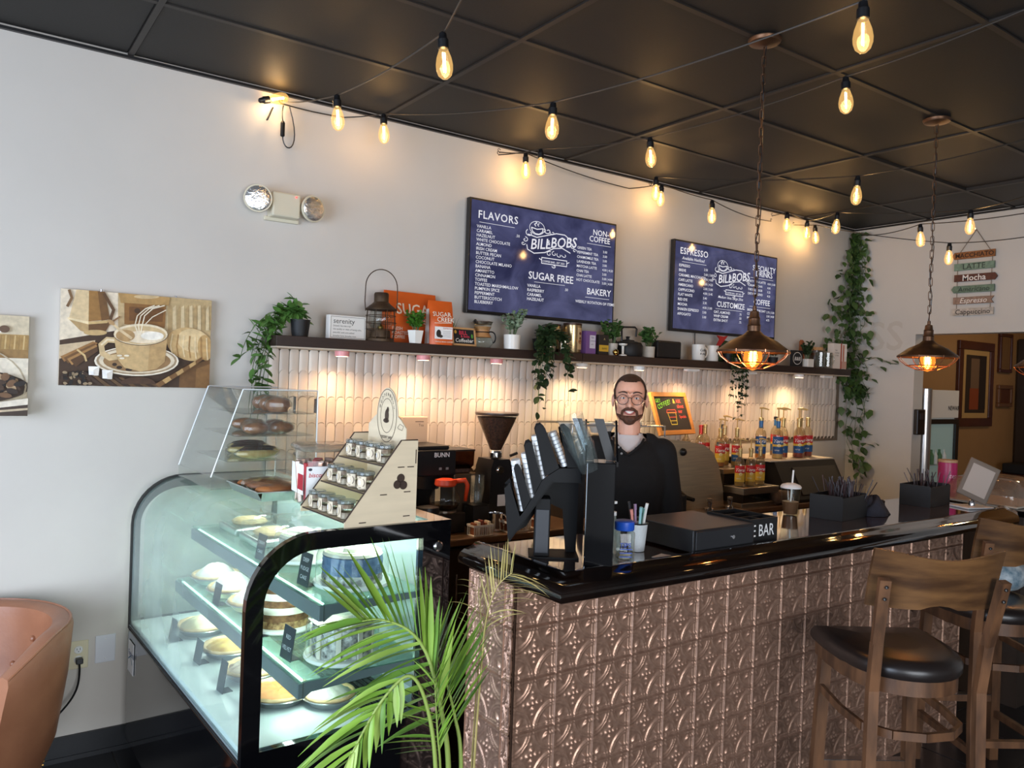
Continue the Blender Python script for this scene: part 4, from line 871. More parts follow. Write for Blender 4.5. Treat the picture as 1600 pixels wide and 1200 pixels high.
# clear tub of wrapped biscotti
tb = thing('biscotti_tub', 'clear plastic tub of wrapped biscotti with red band label', 'food tub', cw(.425, .455, 1.2205), RZ+math.radians(-6))
MB().box(-.09, .09, -.085, .085, 0, .20, .02).build('tub', M_acryl, tb, smooth=40); 
MB().box(-.097, .097, -.092, .092, .194, .218, .012).build('lid', thin_glass('tub_lid', (228, 224, 216), refl=1.2, haze=.25, hazec=(216, 208, 198)), tb, smooth=40)
rnd = random.Random(2)
for k in range(14):
    x = -.07+.14*(k % 5)/4+rnd.uniform(-.005, .005); y = -.055+.11*(k//5)/2
    MB().at((x, y, .01), (rnd.uniform(-.1, .1), rnd.uniform(-.1, .1), rnd.uniform(0, 3))).box(-.016, .016, -.009, .009, 0, .15, .004).build('biscotti', mat('wrapper_silver', (190, 176, 164), .3, .6, c2=(150, 96, 60), vscale=14) if k % 3 else mat('biscotti_red_wrap', (168, 40, 48), .4), tb)
lb = MB(); fr = lambda u, v: (u, -.0862, v)
lb.col = (244, 243, 240); lb.box(-.0915, -.09, -.07, .07, .045, .15); lb.col = (178, 30, 48)
lb.box(-.0925, -.0905, -.07, -.005, .06, .115)
lb.col = (238, 238, 236); lb.box(-.085, .0, -.0865, -.0852, .03, .145); lb.col = (176, 28, 46); lb.box(.002, .085, -.0865, -.0852, .055, .11); lb.col = (228, 228, 230); lb.box(.088, .0915, -.05, .05, .04, .14)
f2 = lambda u, v: (u, -.0872, v)
put_text(lb, 'Nonni', -.07, .108, .02, f2, col=(190, 30, 50), shear=.2, bold=.01) if False else put_text(lb, 'biscotti', -.078, .108, .022, f2, col=(200, 60, 70), shear=.2, bold=.01)
disc(lb, -.072, .135, .007, .005, f2, (40, 44, 60)); disc(lb, -.04, .07, .035, .012, f2, (176, 116, 62), rot=50); disc(lb, -.05, .055, .03, .01, f2, (120, 70, 40), rot=70); disc(lb, -.048, .047, .014, .011, f2, (60, 38, 28))
lb.build('label', M_txt, tb, vcol=True, fixn=False)

# wooden rack of dessert jars
M_ply = mat('birch_ply', (222, 204, 172), .6, var=.06, vscale=5, stretch=(1, 1, 8)); M_burn = mat('laser_edge', (60, 44, 34), .8)
rk = thing('jar_rack', 'stepped birch plywood rack holding dessert jars on the case', 'display rack', cw(.30, .0, 1.2205), RZ)
RWd = .345; sp = [(0, 0), (.0, .018), (.19, .265), (.25, .265), (.25, 0)]
for y in (0, RWd-.005):
    e = MB().prism(sp, .005, 'y', y).build('side_panel', M_ply, rk)
    yy = y-.0006 if y == 0 else y+.0056
    ed = MB().tube([(u, y+.0025, z) for u, z in sp[1:4]], .0032, 4)
    for u, z in ((.06, .012), (.215, .022), (.13, .095), (.215, .1), (.19, .18), (.225, .18)): ed.box(u-.012, u+.012, y-.0008, y+.0058, z-.0016, z+.0016)
    ed.box(.242, .245, y-.0008, y+.0058, .19, .235)
    if y == 0:
        for a, b, r in ((.19, .145, .014), (.178, .125, .014), (.2, .122, .014)): disc(ed, a, b, r, r, lambda u, v: (u, -.0012, v))
    ed.build('laser_cut', M_burn, e, fixn=False)
for k in range(3):
    u, z = ((.005, .012), (.068, .098), (.132, .182))[k]; s2 = MB().box(u, u+.085, .005, RWd-.005, z, z+.004).build('step', M_ply, rk); MB().box(u-.001, u+.0005, .005, RWd-.005, z, z+.0042).build('laser_edge', M_burn, s2)
MB().box(.243, .249, .005, RWd-.005, 0, .26).build('rear_panel', M_ply, rk)
hd = [(.04, .255), (.04, .30), (.075, .325)]+[(.1725+.075*math.cos(a), .33+.1*math.sin(a)) for a in [PI*.98-PI*.96*i/18 for i in range(19)]]+[(.27, .325), (.305, .30), (.305, .255)]
hb = MB().prism(hd, .004, 'x', .226).build('header', M_ply, rk)
pr_ = MB(); fh = lambda u, v: (.2252, RWd-u, v)
ribbon(pr_, [(.1725+.068*math.cos(a), .335+.09*math.sin(a)) for a in [2*PI*i/30 for i in range(31)]], .0025, fh, (70, 52, 40)); ribbon(pr_, [(.1725+.045*math.cos(a), .335+.058*math.sin(a)) for a in [2*PI*i/30 for i in range(31)]], .0018, fh, (70, 52, 40))
for i, ch in enumerate('BUTTERBELL'): 
    a = math.radians(155-i*14.4); put_text(pr_, ch, .1725+.055*math.cos(a)-.004, .335+.073*math.sin(a)-.005, .015, fh, col=(64, 48, 38), bold=.01)
put_text(pr_, 'ALPACA', .145, .372, .011, fh, col=(64, 48, 38)) if False else None
put_text(pr_, 'DESSERT JARS', .1725, .258, .0125, fh, col=(64, 48, 38), bold=.01, align='CENTER')
disc(pr_, .172, .335, .014, .022, fh, (70, 54, 42)); disc(pr_, .178, .355, .008, .01, fh, (70, 54, 42)); disc(pr_, .168, .318, .02, .008, fh, (70, 54, 42)); ribbon(pr_, [(.25, .3), (.265, .312), (.29, .306), (.28, .292), (.255, .296), (.25, .3)], .0015, fh, (80, 62, 48))
pr_.build('header_print', M_txt, hb, vcol=True, fixn=False)
jglass = MB().lathe([(0, .001), (.024, .001), (.026, .004), (.027, .03), (.0275, .05), (.029, .052)], 18, cap=False).mesh('glass', M_clear, smooth=40)
jlid = MB().lathe([(.0295, .05), (.0295, .058), (.026, .061), (0, .061)], 18).mesh('lid', thin_glass('jar_lid', (214, 216, 218), refl=1.4, haze=.2), smooth=40)
jfill = MB().lathe([(0, .003), (.0245, .003), (.0255, .022), (0, .022)], 16).lathe([(0, .034), (.0256, .034), (.0258, .047), (0, .047)], 16).mesh('dessert', mat('dessert_layers', (120, 88, 64), .6, c2=(226, 212, 190), vscale=30))
jl = MB(); 
jl.grid([[(.0279*math.cos(a), .0279*math.sin(a), z) for z in (.008, .046)] for a in [PI-.75+1.5*i/8 for i in range(9)]]); 
jl.col = (206, 190, 164)
for f in range(len(jl.c)): jl.c[f] = (214, 198, 170)
ribbon(jl, [(.016*math.cos(2*PI*i/16), .027+.016*math.sin(2*PI*i/16)) for i in range(17)], .0022, lambda u, v: (-.0286-.0002+abs(u)*.28, u, v), (96, 76, 58)); put_text(jl, 'B', -.006, .02, .02, lambda u, v: (-.0287, -u, v), col=(250, 248, 244), bold=.02)
jlab = jl.mesh('label', M_txt, vcol=True, fixn=False)
bpy.context.view_layer.update()
for k in range(3):
    for j in range(4):
        u = (.036, .1, .166)[k]; z = (.0165, .1025, .1865)[k]; v = RWd-.055-j*.075
        t = thing('dessert_jar', 'layered dessert jar on the %s step of the rack, %s from the left' % (('bottom', 'middle', 'top')[k], ordn[j]), 'jar', tuple(rk.matrix_world @ Vector((u, v, z))), RZ+random.uniform(-.4, .4), 'dessert jars')
        obj('glass', jglass, t); obj('lid', jlid, t); obj('dessert', jfill, t); obj('label', jlab, t)

# ================================================================== armchair at the left edge
M_leather = mat('tan_leather', (164, 110, 80), .42, c2=(140, 90, 64), vscale=5, bump=.12, bscale=70)
M_wood = mat('stained_wood_leg', (120, 66, 40), .4, var=.2, vscale=8, stretch=(6, 6, 1))
ch = thing('tub_armchair', 'tan leather tub armchair with buttoned back and wooden legs', 'armchair', (.02, 3.38, 0), math.radians(48))
# local +x points to the middle of the back
A0 = math.radians(112); P = []
for i in range(33):
    a = -A0+2*A0*i/32; ed = max(0, abs(a)-math.radians(78))/math.radians(34); zt = .75-.10*ed**1.6; ca, sa = math.cos(a), math.sin(a); ro = .375; 
    row = []
    for r, z in ((.285, .215), (.33, .33), (.362, .55), (.375, zt-.02), (.366, zt), (.335, zt+.004), (.306, zt-.012), (.30, zt-.06), (.30, .5), (.275, .4), (.26, .36)): 
        sh_ = .05*ed*(.75-z)/.5 
        row.append((r*ca-sh_*1.4*(1 if True else 0), r*sa, z))
    P.append(row)
b_ = MB().grid(P); b_.poly(P[0]); b_.poly(P[-1]); b_.build('shell', M_leather, ch, smooth=50)
MB().lathe([(0, .215), (.28, .215), (.29, .24), (.285, .3), (0, .3)], 32).build('seat_frame', M_leather, ch, smooth=40)
MB().at((-.05, 0, 0)).lathe([(0, .3), (.27, .3), (.285, .33), (.28, .4), (.25, .43), (0, .445)], 32).build('seat_cushion', M_leather, ch, smooth=50)
MB().tube([Vector(r[4]) for r in P], .005, 6).build('piping', M_leather, ch)
for a, z in ((-50, .63), (-18, .63), (18, .63), (50, .63), (-34, .52), (0, .52), (34, .52)):
    a = math.radians(a); MB().sphere((.298*math.cos(a), .298*math.sin(a), z), .012, 10, 6).build('button', M_leather, ch)
for a in (45, 135, 225, 315):
    a = math.radians(a); c, s_ = math.cos(a), math.sin(a); MB().tube([(.21*c, .21*s_, .22), (.29*c, .29*s_, 0.001)], [.026, .014], 10).build('leg', M_wood, ch)
for i in range(40):
    a = -A0+2*A0*i/39; 
    if i == 0: nm = MB()
    nm.sphere((.291*math.cos(a), .291*math.sin(a), .222), .0045, 6, 4)
nm.build('nail_trim', mat('brass', (176, 136, 74), .3, .9), ch)

# ================================================================== potted palm in front of the case
M_frond = [mat('palm_leaf_a', (140, 174, 66), .42, c2=(112, 152, 52), vscale=6), mat('palm_leaf_b', (166, 190, 92), .42, c2=(130, 164, 66), vscale=6), mat('palm_leaf_c', (112, 150, 58), .42, c2=(86, 124, 44), vscale=6)]
M_dry = mat('palm_leaf_dry', (188, 168, 106), .7, c2=(150, 140, 78), vscale=8); M_rach = mat('palm_rachis', (140, 160, 76), .5)
pm = thing('potted_palm', 'potted areca palm with green fronds before the display case', 'potted plant', (1.033, 1.709, 0), -yaw)
MB().lathe([(0, .0), (.13, 0), (.165, .28), (.175, .285), (.175, .31), (.16, .31), (.15, .27)], 32, cap=False).build('pot', mat('terracotta_dark', (70, 62, 58), .7), pm, smooth=40)
MB().lathe([(0, .272), (.152, .272)], 24).build('soil', M_soil, pm)
K = .00162
def Q(px, py, y=0.0): return Vector(((px-690)*K*(1+y/2.0), y, .707-(py-1200)*K*(1+y/2.0)))
def leaflet(p, d, L_, wd, m, droop, side):
    d = d.normalized(); up_ = Vector((0, 0, 1)); s_ = d.cross(up_)
    if s_.length < .05: s_ = Vector((1, 0, 0))
    s_.normalize(); n_ = s_.cross(d).normalized(); tw = random.uniform(-.7, .7); s_ = (s_*math.cos(tw)+n_*math.sin(tw)).normalized(); n_ = s_.cross(d)
    P = []
    for i in range(7):
        t = i/6; w_ = wd*(.35+1.0*t if t < .35 else (.70*(1-((t-.35)/.65)**1.6)+.02)); c = p+d*(L_*t)-Vector((0, 0, droop*L_*t*t))
        P.append([tuple(c-s_*w_+n_*w_*.35), tuple(c), tuple(c+s_*w_+n_*w_*.35)])
    MB().grid(P).build('leaflet', m, pm, smooth=True, fixn=False)
def frond(pts, rad, n, leftL, rightL, t0=.35, dry=False, wd=.0135, ldir=None, rdir=None, droop=(.12, .12)):
    path = []
    for a in range(len(pts)-1):
        p0 = pts[max(a-1, 0)]; p1 = pts[a]; p2 = pts[a+1]; p3 = pts[min(a+2, len(pts)-1)]
        for k in range(8):
            t = k/8; path.append(.5*((2*p1)+(p2-p0)*t+(2*p0-5*p1+4*p2-p3)*t*t+(3*p1-p0-3*p2+p3)*t**3))
    path.append(pts[-1]); m_ = len(path)
    MB().tube(path, [rad*(1-.8*i/m_) for i in range(m_)], 7).build('rachis', M_dry if dry else M_rach, pm, smooth=True)
    for k in range(n):
        f = t0+(1-t0)*k/(n-1); i = min(m_-2, int(f*(m_-1))); p = path[i]+(path[i+1]-path[i])*(f*(m_-1)-i); tg = (path[i+1]-path[i]).normalized()
        env = .55+.45*math.sin(PI*min(1, .15+.8*(k/(n-1))))
        for side, L_, dv, dr in ((0, leftL, ldir, droop[0]), (1, rightL, rdir, droop[1])):
            if not L_: continue
            d = dv(k/(n-1), tg) if dv else tg
            d = d+Vector((random.uniform(-.05, .05), random.uniform(-.18, .18), random.uniform(-.05, .05)))
            leaflet(p, d, L_*env*random.uniform(.88, 1.08), wd*random.uniform(.85, 1.15), M_dry if dry else random.choice(M_frond), dr*random.uniform(.6, 1.4), side)
V = Vector
random.seed(11)
# upper green frond, bending to the left
frond([Q(702, 1400, .02), Q(700, 1200, .01), Q(684, 1100), Q(662, 1025), Q(632, 980, -.02), Q(590, 962, -.03), Q(560, 962, -.04)], .008, 22, .24, .235, .30,
      ldir=lambda f, tg: V((-.75-.35*f, -.1, -.05-.25*(1-f))), rdir=lambda f, tg: V((.25-1.05*f, .05, 1.0-.4*f)), droop=(.22, .02))
# right-hand leaflets, dense and upright
frond([Q(724, 1400, .03), Q(718, 1200, .04), Q(706, 1130, .04), Q(690, 1070, .03), Q(672, 1020, .02)], .007, 20, None, .215, .45,
      rdir=lambda f, tg: V((.62-.35*f, .0, 1.0)), droop=(.1, .03))
# lower frond drooping to the left
frond([Q(686, 1400, -.03), Q(684, 1200, -.05), Q(668, 1090, -.06), Q(640, 1032, -.08), Q(600, 1060, -.11), Q(560, 1130, -.13), Q(530, 1200, -.14), Q(515, 1260, -.15)], .0065, 20, .22, .13, .48,
      ldir=lambda f, tg: V((-1.0+.3*f, -.1, -.15-.75*f)), rdir=lambda f, tg: V((.1-.5*f, -.1, -1.0)), droop=(.25, .1))
# thin young frond in the middle
frond([Q(694, 1400, -.01), Q(690, 1200, -.04), Q(684, 1130, -.05), Q(676, 1050, -.04)], .005, 12, .15, .13, .5, ldir=lambda f, tg: V((-.9+.5*f, -.2, .1+.6*f)), rdir=lambda f, tg: V((.35, -.1, .9)), wd=.006)
# dry frond at the right
frond([Q(736, 1400, .05), Q(738, 1200, .06), Q(744, 1060, .05), Q(750, 975, .03), Q(766, 915, .0), Q(790, 885, -.02)], .004, 18, .13, .15, .5, dry=True, wd=.0035,
      ldir=lambda f, tg: V((-.35+.5*f, -.1, 1.0)), rdir=lambda f, tg: V((.7+.4*f, -.1, .75-.85*f)), droop=(.05, .3))
frond([Q(732, 1400, .06), Q(734, 1200, .07), Q(738, 1080, .07), Q(742, 1000, .06), Q(735, 930, .05)], .003, 9, .12, .1, .55, dry=True, wd=.003, ldir=lambda f, tg: V((-.7, -.1, .7)), rdir=lambda f, tg: V((.3, 0, 1)), droop=(.4, .1))

# ================================================================== plants: leaf shapes and builders
def leaf_mesh(name, L_, wd, m, fold=.25, tip=.25, n=4):
    mb = MB(); P = []
    for i in range(n+1):
        t = i/n; w_ = wd*math.sin(PI*min(1, t*.92+.06))**(.8)*(1 if t < 1-tip else max(.02, (1-t)/tip)**.7)
        P.append([(-w_, L_*t, fold*w_-.12*L_*t*t), (0, L_*t, -.12*L_*t*t), (w_, L_*t, fold*w_-.12*L_*t*t)])
    mb.grid(P); return mb.mesh(name, m, smooth=True, fixn=False)
def aim(d, roll=0.0):
    q = Vector(d).normalized().to_track_quat('Y', 'Z'); return (q.to_matrix() @ Matrix.Rotation(roll, 3, 'Y')).to_euler()
def leaves_on(root, pts, me, per, outward, scale=(.75, 1.2), rnd=random, cap=300):
    n = 0
    for k in range(per):
        i = rnd.randrange(len(pts)); p = pts[i]; 
        if n >= cap: break
        d = outward(p, rnd); o = obj('leaf', me, root, p, aim(d, rnd.uniform(-.6, .6))); s_ = rnd.uniform(*scale); o.scale = (s_, s_, s_); n += 1
def bush(root, n, c, r, h, me, rnd, up_=.6, name='foliage'):
    """small leaves too fine to pick apart: one joined part, with stems"""
    mb = MB(); st = MB(); src_v = [v.co.copy() for v in me.vertices]; src_f = [tuple(p.vertices) for p in me.polygons]
    stems = []
    for k in range(max(5, n//14)):
        a = rnd.uniform(0, 2*PI); q = rnd.uniform(.2, 1); tip = Vector((c[0]+r*q*math.cos(a), c[1]+r*q*math.sin(a), c[2]+h*rnd.uniform(.55, 1)))
        base = Vector((c[0]+.2*r*math.cos(a), c[1]+.2*r*math.sin(a), c[2])); mid = base.lerp(tip, .5)+Vector((0, 0, h*.12)); stems.append((base, mid, tip)); st.tube([base, mid, tip], .0012, 4)
    for k in range(n):
        b, m_, t_ = rnd.choice(stems); u = rnd.uniform(.25, 1); p = (1-u)**2*b+2*u*(1-u)*m_+u*u*t_
        d = Vector((rnd.uniform(-1, 1), rnd.uniform(-1, 1), up_*rnd.uniform(.2, 1.2)))
        M3 = aim(d, rnd.uniform(-1, 1)).to_matrix(); s_ = rnd.uniform(.7, 1.2)
        mb.add([tuple(p+M3 @ (v*s_)) for v in src_v], src_f)
    st.build('stems', M_stem, root); mb.build(name, me.materials[0], root, smooth=True, fixn=False, kind='stuff')
ZS = 1.8585; YS = 3.70
def fol(root, pts, me, n, sc, off):
    mb = MB(); sv = [v.co.copy() for v in me.vertices]; sf = [tuple(p.vertices) for p in me.polygons]
    for k in range(n):
        p = rn.choice(pts)+off+Vector((rn.uniform(-.012, .012), 0, rn.uniform(-.01, .01))); M3 = aim((rn.uniform(-1, 1), rn.uniform(-1, .1), rn.uniform(-1, .3)), rn.uniform(-.6, .6)).to_matrix(); s_ = rn.uniform(*sc); mb.add([tuple(p+M3 @ (v*s_)) for v in sv], sf)
    mb.build('inner_foliage', me.materials[0], root, smooth=True, fixn=False, kind='stuff')
def pot_round(t, r, h, m, soil=True, taper=.8):
    MB().lathe([(0, 0), (r*taper, 0), (r, h), (r*.9, h), (r*.88, h*.88)], 24, cap=False).build('pot', m, t, smooth=40); MB().lathe([(0, h*.88), (r*.89, h*.88)], 18).build('soil', M_soil, t)
M_ceram = mat('white_ceramic', (228, 224, 214), .35); M_stone = mat('cement_pot', (196, 188, 174), .8, var=.08, vscale=30)
M_leafd = mat('leaf_dark', (46, 66, 34), .5, c2=(30, 48, 24), vscale=9); M_leafs = mat('leaf_sage', (140, 158, 128), .6, c2=(108, 128, 96), vscale=9); M_leafb = mat('leaf_bright', (78, 128, 40), .45, c2=(52, 96, 28), vscale=9)
rn = random.Random(21)
# trailing plant at the left end of the shelf
lm = leaf_mesh('leaf', .062, .0135, mat('leaf_trailing', (92, 132, 62), .42, c2=(56, 92, 38), vscale=7))
t = thing('trailing_plant', 'green trailing plant in a black pot at the left shelf end', 'potted plant', (1.352, YS-.02, ZS)); pot_round(t, .047, .082, M_blackmatte)
pts = []
for k in range(10):
    x1 = -.16-.12*rn.random(); y1 = rn.uniform(.03, .085); zb = -rn.uniform(.10, .42)
    cv = bez((0, 0, .08), (-.02, -.02, .16+.03*rn.random()), (x1*.8, y1, .14), (x1, y1-.02, zb), 16); pts += cv[3:]; MB().tube(cv, .0016, 4).build('stem', M_stem, t)
cv = bez((0, 0, .08), (-.01, 0, .13), (-.02, 0, .15), (-.03, 0, .17), 6); pts += cv*3
leaves_on(t, pts, lm, 190, lambda p, r: Vector((r.uniform(-1, 1), r.uniform(-1, .2), r.uniform(-.9, .5))), rnd=rn)
fol(t, pts, lm, 110, (.7, 1.0), Vector((0, .01, 0)))
# sign, lantern
t = thing('serenity_sign', 'white block sign printed with serenity and small text', 'sign', (1.59, YS-.01, ZS), math.radians(4))
MB().box(-.1, .1, -.02, .02, 0, .118, .002).build('block', mat('sign_white', (232, 228, 220), .6), t)
mb = MB(); f_ = lambda u, v: (u, -.0206, v); ribbon(mb, [(-.092, .008), (.092, .008), (.092, .11), (-.092, .11), (-.092, .008)], .0016, f_, (90, 86, 82))
put_text(mb, 'serenity', -.08, .078, .036, f_, col=(50, 48, 46)); put_text(mb, '(noun) /se-ren-i-ty/', -.08, .062, .0125, f_, col=(70, 68, 66))
for i, s_ in enumerate(('the quality or state of being calm,', 'peaceful, and untroubled', 'breathe here, breathe now.')): put_text(mb, s_, -.08, .046-i*.0165, .0115, f_, col=(70, 68, 66))
mb.build('lettering', M_txt, t, vcol=True, fixn=False)
t = thing('barn_lantern', 'rusty railway lantern with wire cage and tall bail handle', 'lantern', (1.765, YS-.035, ZS)); M_rust = mat('rusty_iron', (92, 74, 54), .6, .6, c2=(58, 42, 32), vscale=20, bump=.3)
MB().lathe([(0, 0), (.07, 0), (.07, .012), (.052, .022), (.05, .05), (.046, .058)], 24).build('fuel_tank', M_rust, t, smooth=40)
MB().lathe([(.04, .06), (.058, .085), (.06, .12), (.05, .16), (.045, .165)], 24, cap=False).build('globe', M_clear, t, smooth=True)
MB().lathe([(.08, .158), (.082, .162), (.05, .187), (.037, .2), (.037, .24), (.033, .247), (0, .25)], 24).build('cap', M_rust, t, smooth=35)
for k in range(8):
    a = 2*PI*k/8; c, s_ = math.cos(a), math.sin(a); MB().tube([(.07*c, .07*s_, .008), (.078*c, .078*s_, .08), (.072*c, .072*s_, .16)], .002, 5).build('cage_wire', M_rust, t)
for z, r in ((.06, .077), (.095, .078), (.13, .075)): MB().tube([(r*math.cos(2*PI*i/24), r*math.sin(2*PI*i/24), z) for i in range(24)], .0018, 5, closed=True).build('cage_ring', M_rust, t)
MB().tube([(-.085, 0, .15), (-.09, 0, .2)]+[(.088*math.cos(a), 0, .275+.09*math.sin(a)) for a in [PI-PI*i/16 for i in range(17)]]+[(.09, 0, .2), (.085, 0, .15)], .0026, 6).build('bail_handle', M_rust, t)
MB().lathe([(.012, .058), (.016, .075), (.006, .085), (.0, .09)], 10).build('burner', mat('brass_dull', (150, 122, 66), .35, .9), t)
# coffee bags
M_orange = mat('bag_orange', (214, 94, 34), .35, var=.08, vscale=8, bump=.25, bscale=14)
def coffee_bag(label, x, y, w_, d_, h_, rz, small):
    t = thing('coffee_bag', label, 'coffee bag', (x, y, ZS), rz)
    P = []
    for q in range(9):
        v = q/8; dd = d_*(1-.0*v) if v < .55 else d_*max(.03, 1-((v-.55)/.45)**1.3); ww = w_*(1+.02*math.sin(v*9)); z = h_*v
        P.append([(ww/2*c_, dd/2*s_, z) for c_, s_ in ((-1, -.75), (-.8, -1), (0, -1.06), (.8, -1), (1, -.75), (1.02, 0), (1, .75), (.8, 1), (0, 1.05), (-.8, 1), (-1, .75), (-1.02, 0), (-1, -.75))])
    mb = MB(); mb.grid(P); mb.poly(P[0][:-1]); mb.poly(P[-1][:-1]); mb.build('bag', M_orange, t, smooth=45)
    mb = MB()
    if small:
        MB().add([(-w_*.52, -d_*.36, .004), (-w_*.52, d_*.36, .004), (-w_*.522, d_*.2, h_*.8), (-w_*.522, -d_*.2, h_*.8)], [(0, 1, 2, 3)]).build('silver_gusset', mat('bag_silver', (214, 214, 212), .4), t)
    yv = lambda v: -d_/2*1.07*(1 if v < .55*h_ else max(.03, 1-((v/h_-.55)/.45)**1.3))-.004
    f_ = lambda u, v: (u, yv(v), v)
    if small:
        put_text(mb, 'SUGAR', -.058, .148, .034, f_, col=(240, 226, 206), bold=.012); put_text(mb, 'CREEK', -.036, .12, .034, f_, col=(240, 226, 206), bold=.012); ribbon(mb, [(-.05, .112), (.05, .116)], .003, f_, (240, 226, 206))
        f3 = lambda u, v: (u, -d_/2*1.07-.005, v); f4 = lambda u, v: (u, -d_/2*1.07-.006, v)
        mb.col = (240, 238, 234); mb.add([f3(-.048, .03), f3(.056, .03), f3(.056, .094), f3(-.048, .094)], [(0, 1, 2, 3)]); disc(mb, -.025, .058, .014, .02, f4, (40, 34, 30)); disc(mb, -.012, .044, .012, .008, f4, (60, 50, 44)); put_text(mb, 'SUMATRA', .0, .082, .012, f4, col=(190, 80, 40))
        for i in range(4): ribbon(mb, [(.0, .07-i*.009), (.046, .07-i*.009)], .0016, f4, (120, 114, 108))
        put_text(mb, 'WHOLE BEAN COFFEE', -.046, .012, .0105, f3, col=(240, 226, 206), bold=.01)
    else:
        put_text(mb, 'SUGAR', -.105, .155, .082, f_, col=(240, 226, 206), bold=.012); put_text(mb, 'creek', -.02, .11, .06, f_, col=(240, 226, 206), shear=.35, bold=.006)
        mb.build('bag_print', M_txt, t, vcol=True, fixn=False); mb = MB()
        for i, s_ in enumerate(('FRESH', 'ROASTED', 'COFFEE')): put_text(mb, s_, -.13, .07-i*.022, .024, f_, col=(240, 226, 206), bold=.008)
    mb.build('bag_print', M_txt, t, vcol=True, fixn=False)
coffee_bag('large orange coffee bag lettered SUGAR CREEK behind the lantern', 1.985, YS+.075, .32, .06, .275, math.radians(6), False)
coffee_bag('small orange coffee bag with a white label in front', 2.095, YS-.055, .135, .075, .232, math.radians(-3), True)
lb_ = leaf_mesh('leaf', .028, .008, M_leafb)
t = thing('potted_plant', 'bright green bush in a faceted white pot before the orange bags', 'potted plant', (1.945, YS-.075, ZS)); MB().lathe([(0, 0), (.034, 0), (.046, .066), (.041, .066), (.04, .056)], 6, cap=False).lathe([(0, .056), (.04, .056)], 6).build('pot', M_ceram, t); bush(t, 260, (0, 0, .06), .055, .1, lb_, rn)
t = thing('potted_plant', 'grassy plant behind the small coffeebar chalkboard', 'potted plant', (2.205, YS+.03, ZS)); pot_round(t, .045, .075, M_ceram)
gm = MB()
for k in range(60):
    a = rn.uniform(0, 2*PI); r = rn.uniform(.0, .045); b = Vector((r*.5*math.cos(a), r*.5*math.sin(a), .07)); e = b+Vector((r*1.2*math.cos(a), r*1.2*math.sin(a), rn.uniform(.05, .1))); s_ = Vector((-math.sin(a), math.cos(a), 0))*.004
    gm.add([tuple(b-s_), tuple(b+s_), tuple(e)], [(0, 1, 2)])
gm.build('foliage', M_leafb, t, fixn=False, kind='stuff')
t = thing('small_chalkboard', 'small easel chalkboard lettered Bill and Bobs Coffeebar', 'chalkboard', (2.245, YS-.07, ZS+.002), math.radians(3)); M_oak = mat('light_wood', (196, 150, 100), .55, var=.12, vscale=6, stretch=(1, 1, 6))
fm = MB().box(-.078, -.068, -.006, .006, 0, .1).box(.068, .078, -.006, .006, 0, .1).box(-.078, .078, -.006, .006, .09, .1).box(-.078, .078, -.006, .006, 0, .01); fm.build('frame', M_oak, t, rot=(-.2, 0, 0))
MB().box(-.068, .068, -.002, .004, .01, .09).build('board', mat('chalkboard_black', (26, 26, 28), .8), t, rot=(-.2, 0, 0)); mb = MB(); f_ = lambda u, v: (u, -.0028, v)
put_text(mb, 'BILL', -.03, .062, .03, f_, col=(226, 60, 84), bold=.015); put_text(mb, '& Bobs', -.02, .046, .02, f_, col=(226, 60, 84), bold=.01); put_text(mb, 'Coffeebar', -.058, .02, .029, f_, col=(240, 236, 226), shear=.2, bold=.006); disc(mb, -.052, .075, .008, .01, f_, (210, 160, 60)); disc(mb, .055, .055, .006, .012, f_, (90, 160, 60))
mb.build('chalk_lettering', M_txt, t, rot=(-.2, 0, 0), vcol=True, fixn=False)
t = thing('pour_over_carafe', 'glass pour-over coffee maker with wooden collar', 'coffee maker', (2.39, YS-.02, ZS))
MB().lathe([(.0, .002), (.045, .002), (.06, .02), (.062, .04), (.05, .06), (.036, .082), (.036, .088), (.047, .11), (.056, .143)], 24, cap=False).build('glass', M_clear, t, smooth=True); MB().lathe([(.053, .058), (.0375, .083), (.0375, .09), (.049, .116)], 24, cap=False).build('wooden_collar', mat('collar_wood', (176, 126, 78), .5), t, smooth=50)
MB().tube([(.039*math.cos(2*PI*i/20), .039*math.sin(2*PI*i/20), .086) for i in range(20)], .003, 5, closed=True).tube(bez((.04, -.01, .09), (.09, -.02, .1), (.08, -.02, .03), (.06, -.02, .03)), .004, 5).build('leather_tie', M_blackmatte, t); MB().lathe([(.05, .128), (.058, .144), (.054, .146)], 24, cap=False).build('metal_filter', M_steel, t)
MB().sphere((-.055, -.01, .146), .009, 8, 6).build('spout_knob', M_black, t)
ls_ = leaf_mesh('leaf', .022, .008, M_leafs)
t = thing('potted_plant', 'sage eucalyptus in a white pot below the FLAVORS screen', 'potted plant', (2.555, YS-.075, ZS)); pot_round(t, .048, .08, M_ceram, taper=.92); bush(t, 330, (0, 0, .075), .085, .145, ls_, rn)
# dark trailing vine in front of the shelf
ld_ = leaf_mesh('leaf', .04, .013, M_leafd)
t = thing('trailing_plant', 'dark trailing vine spilling down over the middle of the shelf', 'potted plant', (2.775, YS-.05, ZS)); pot_round(t, .05, .07, M_blackmatte); pts = []
for k in range(16):
    a = rn.uniform(-.11, .13); zb = -rn.uniform(.05, .36); cv = bez((0, -.02, .06), (a*.4, -.06, .16), (a, -.13, .12), (a*1.1, -.115, zb), 14); pts += cv[2:]; MB().tube(cv, .0014, 4).build('stem', M_stem, t)
for k in range(5):
    a = rn.uniform(0, 6.28); pts += bez((0, 0, .06), (0, 0, .1), (.03*math.cos(a), .03*math.sin(a), .13), (.05*math.cos(a), .05*math.sin(a), .14), 5)
leaves_on(t, pts, ld_, 285, lambda p, r: Vector((r.uniform(-1, 1), r.uniform(-1, .1), r.uniform(-1, .35))), rnd=rn, scale=(.9, 1.4))
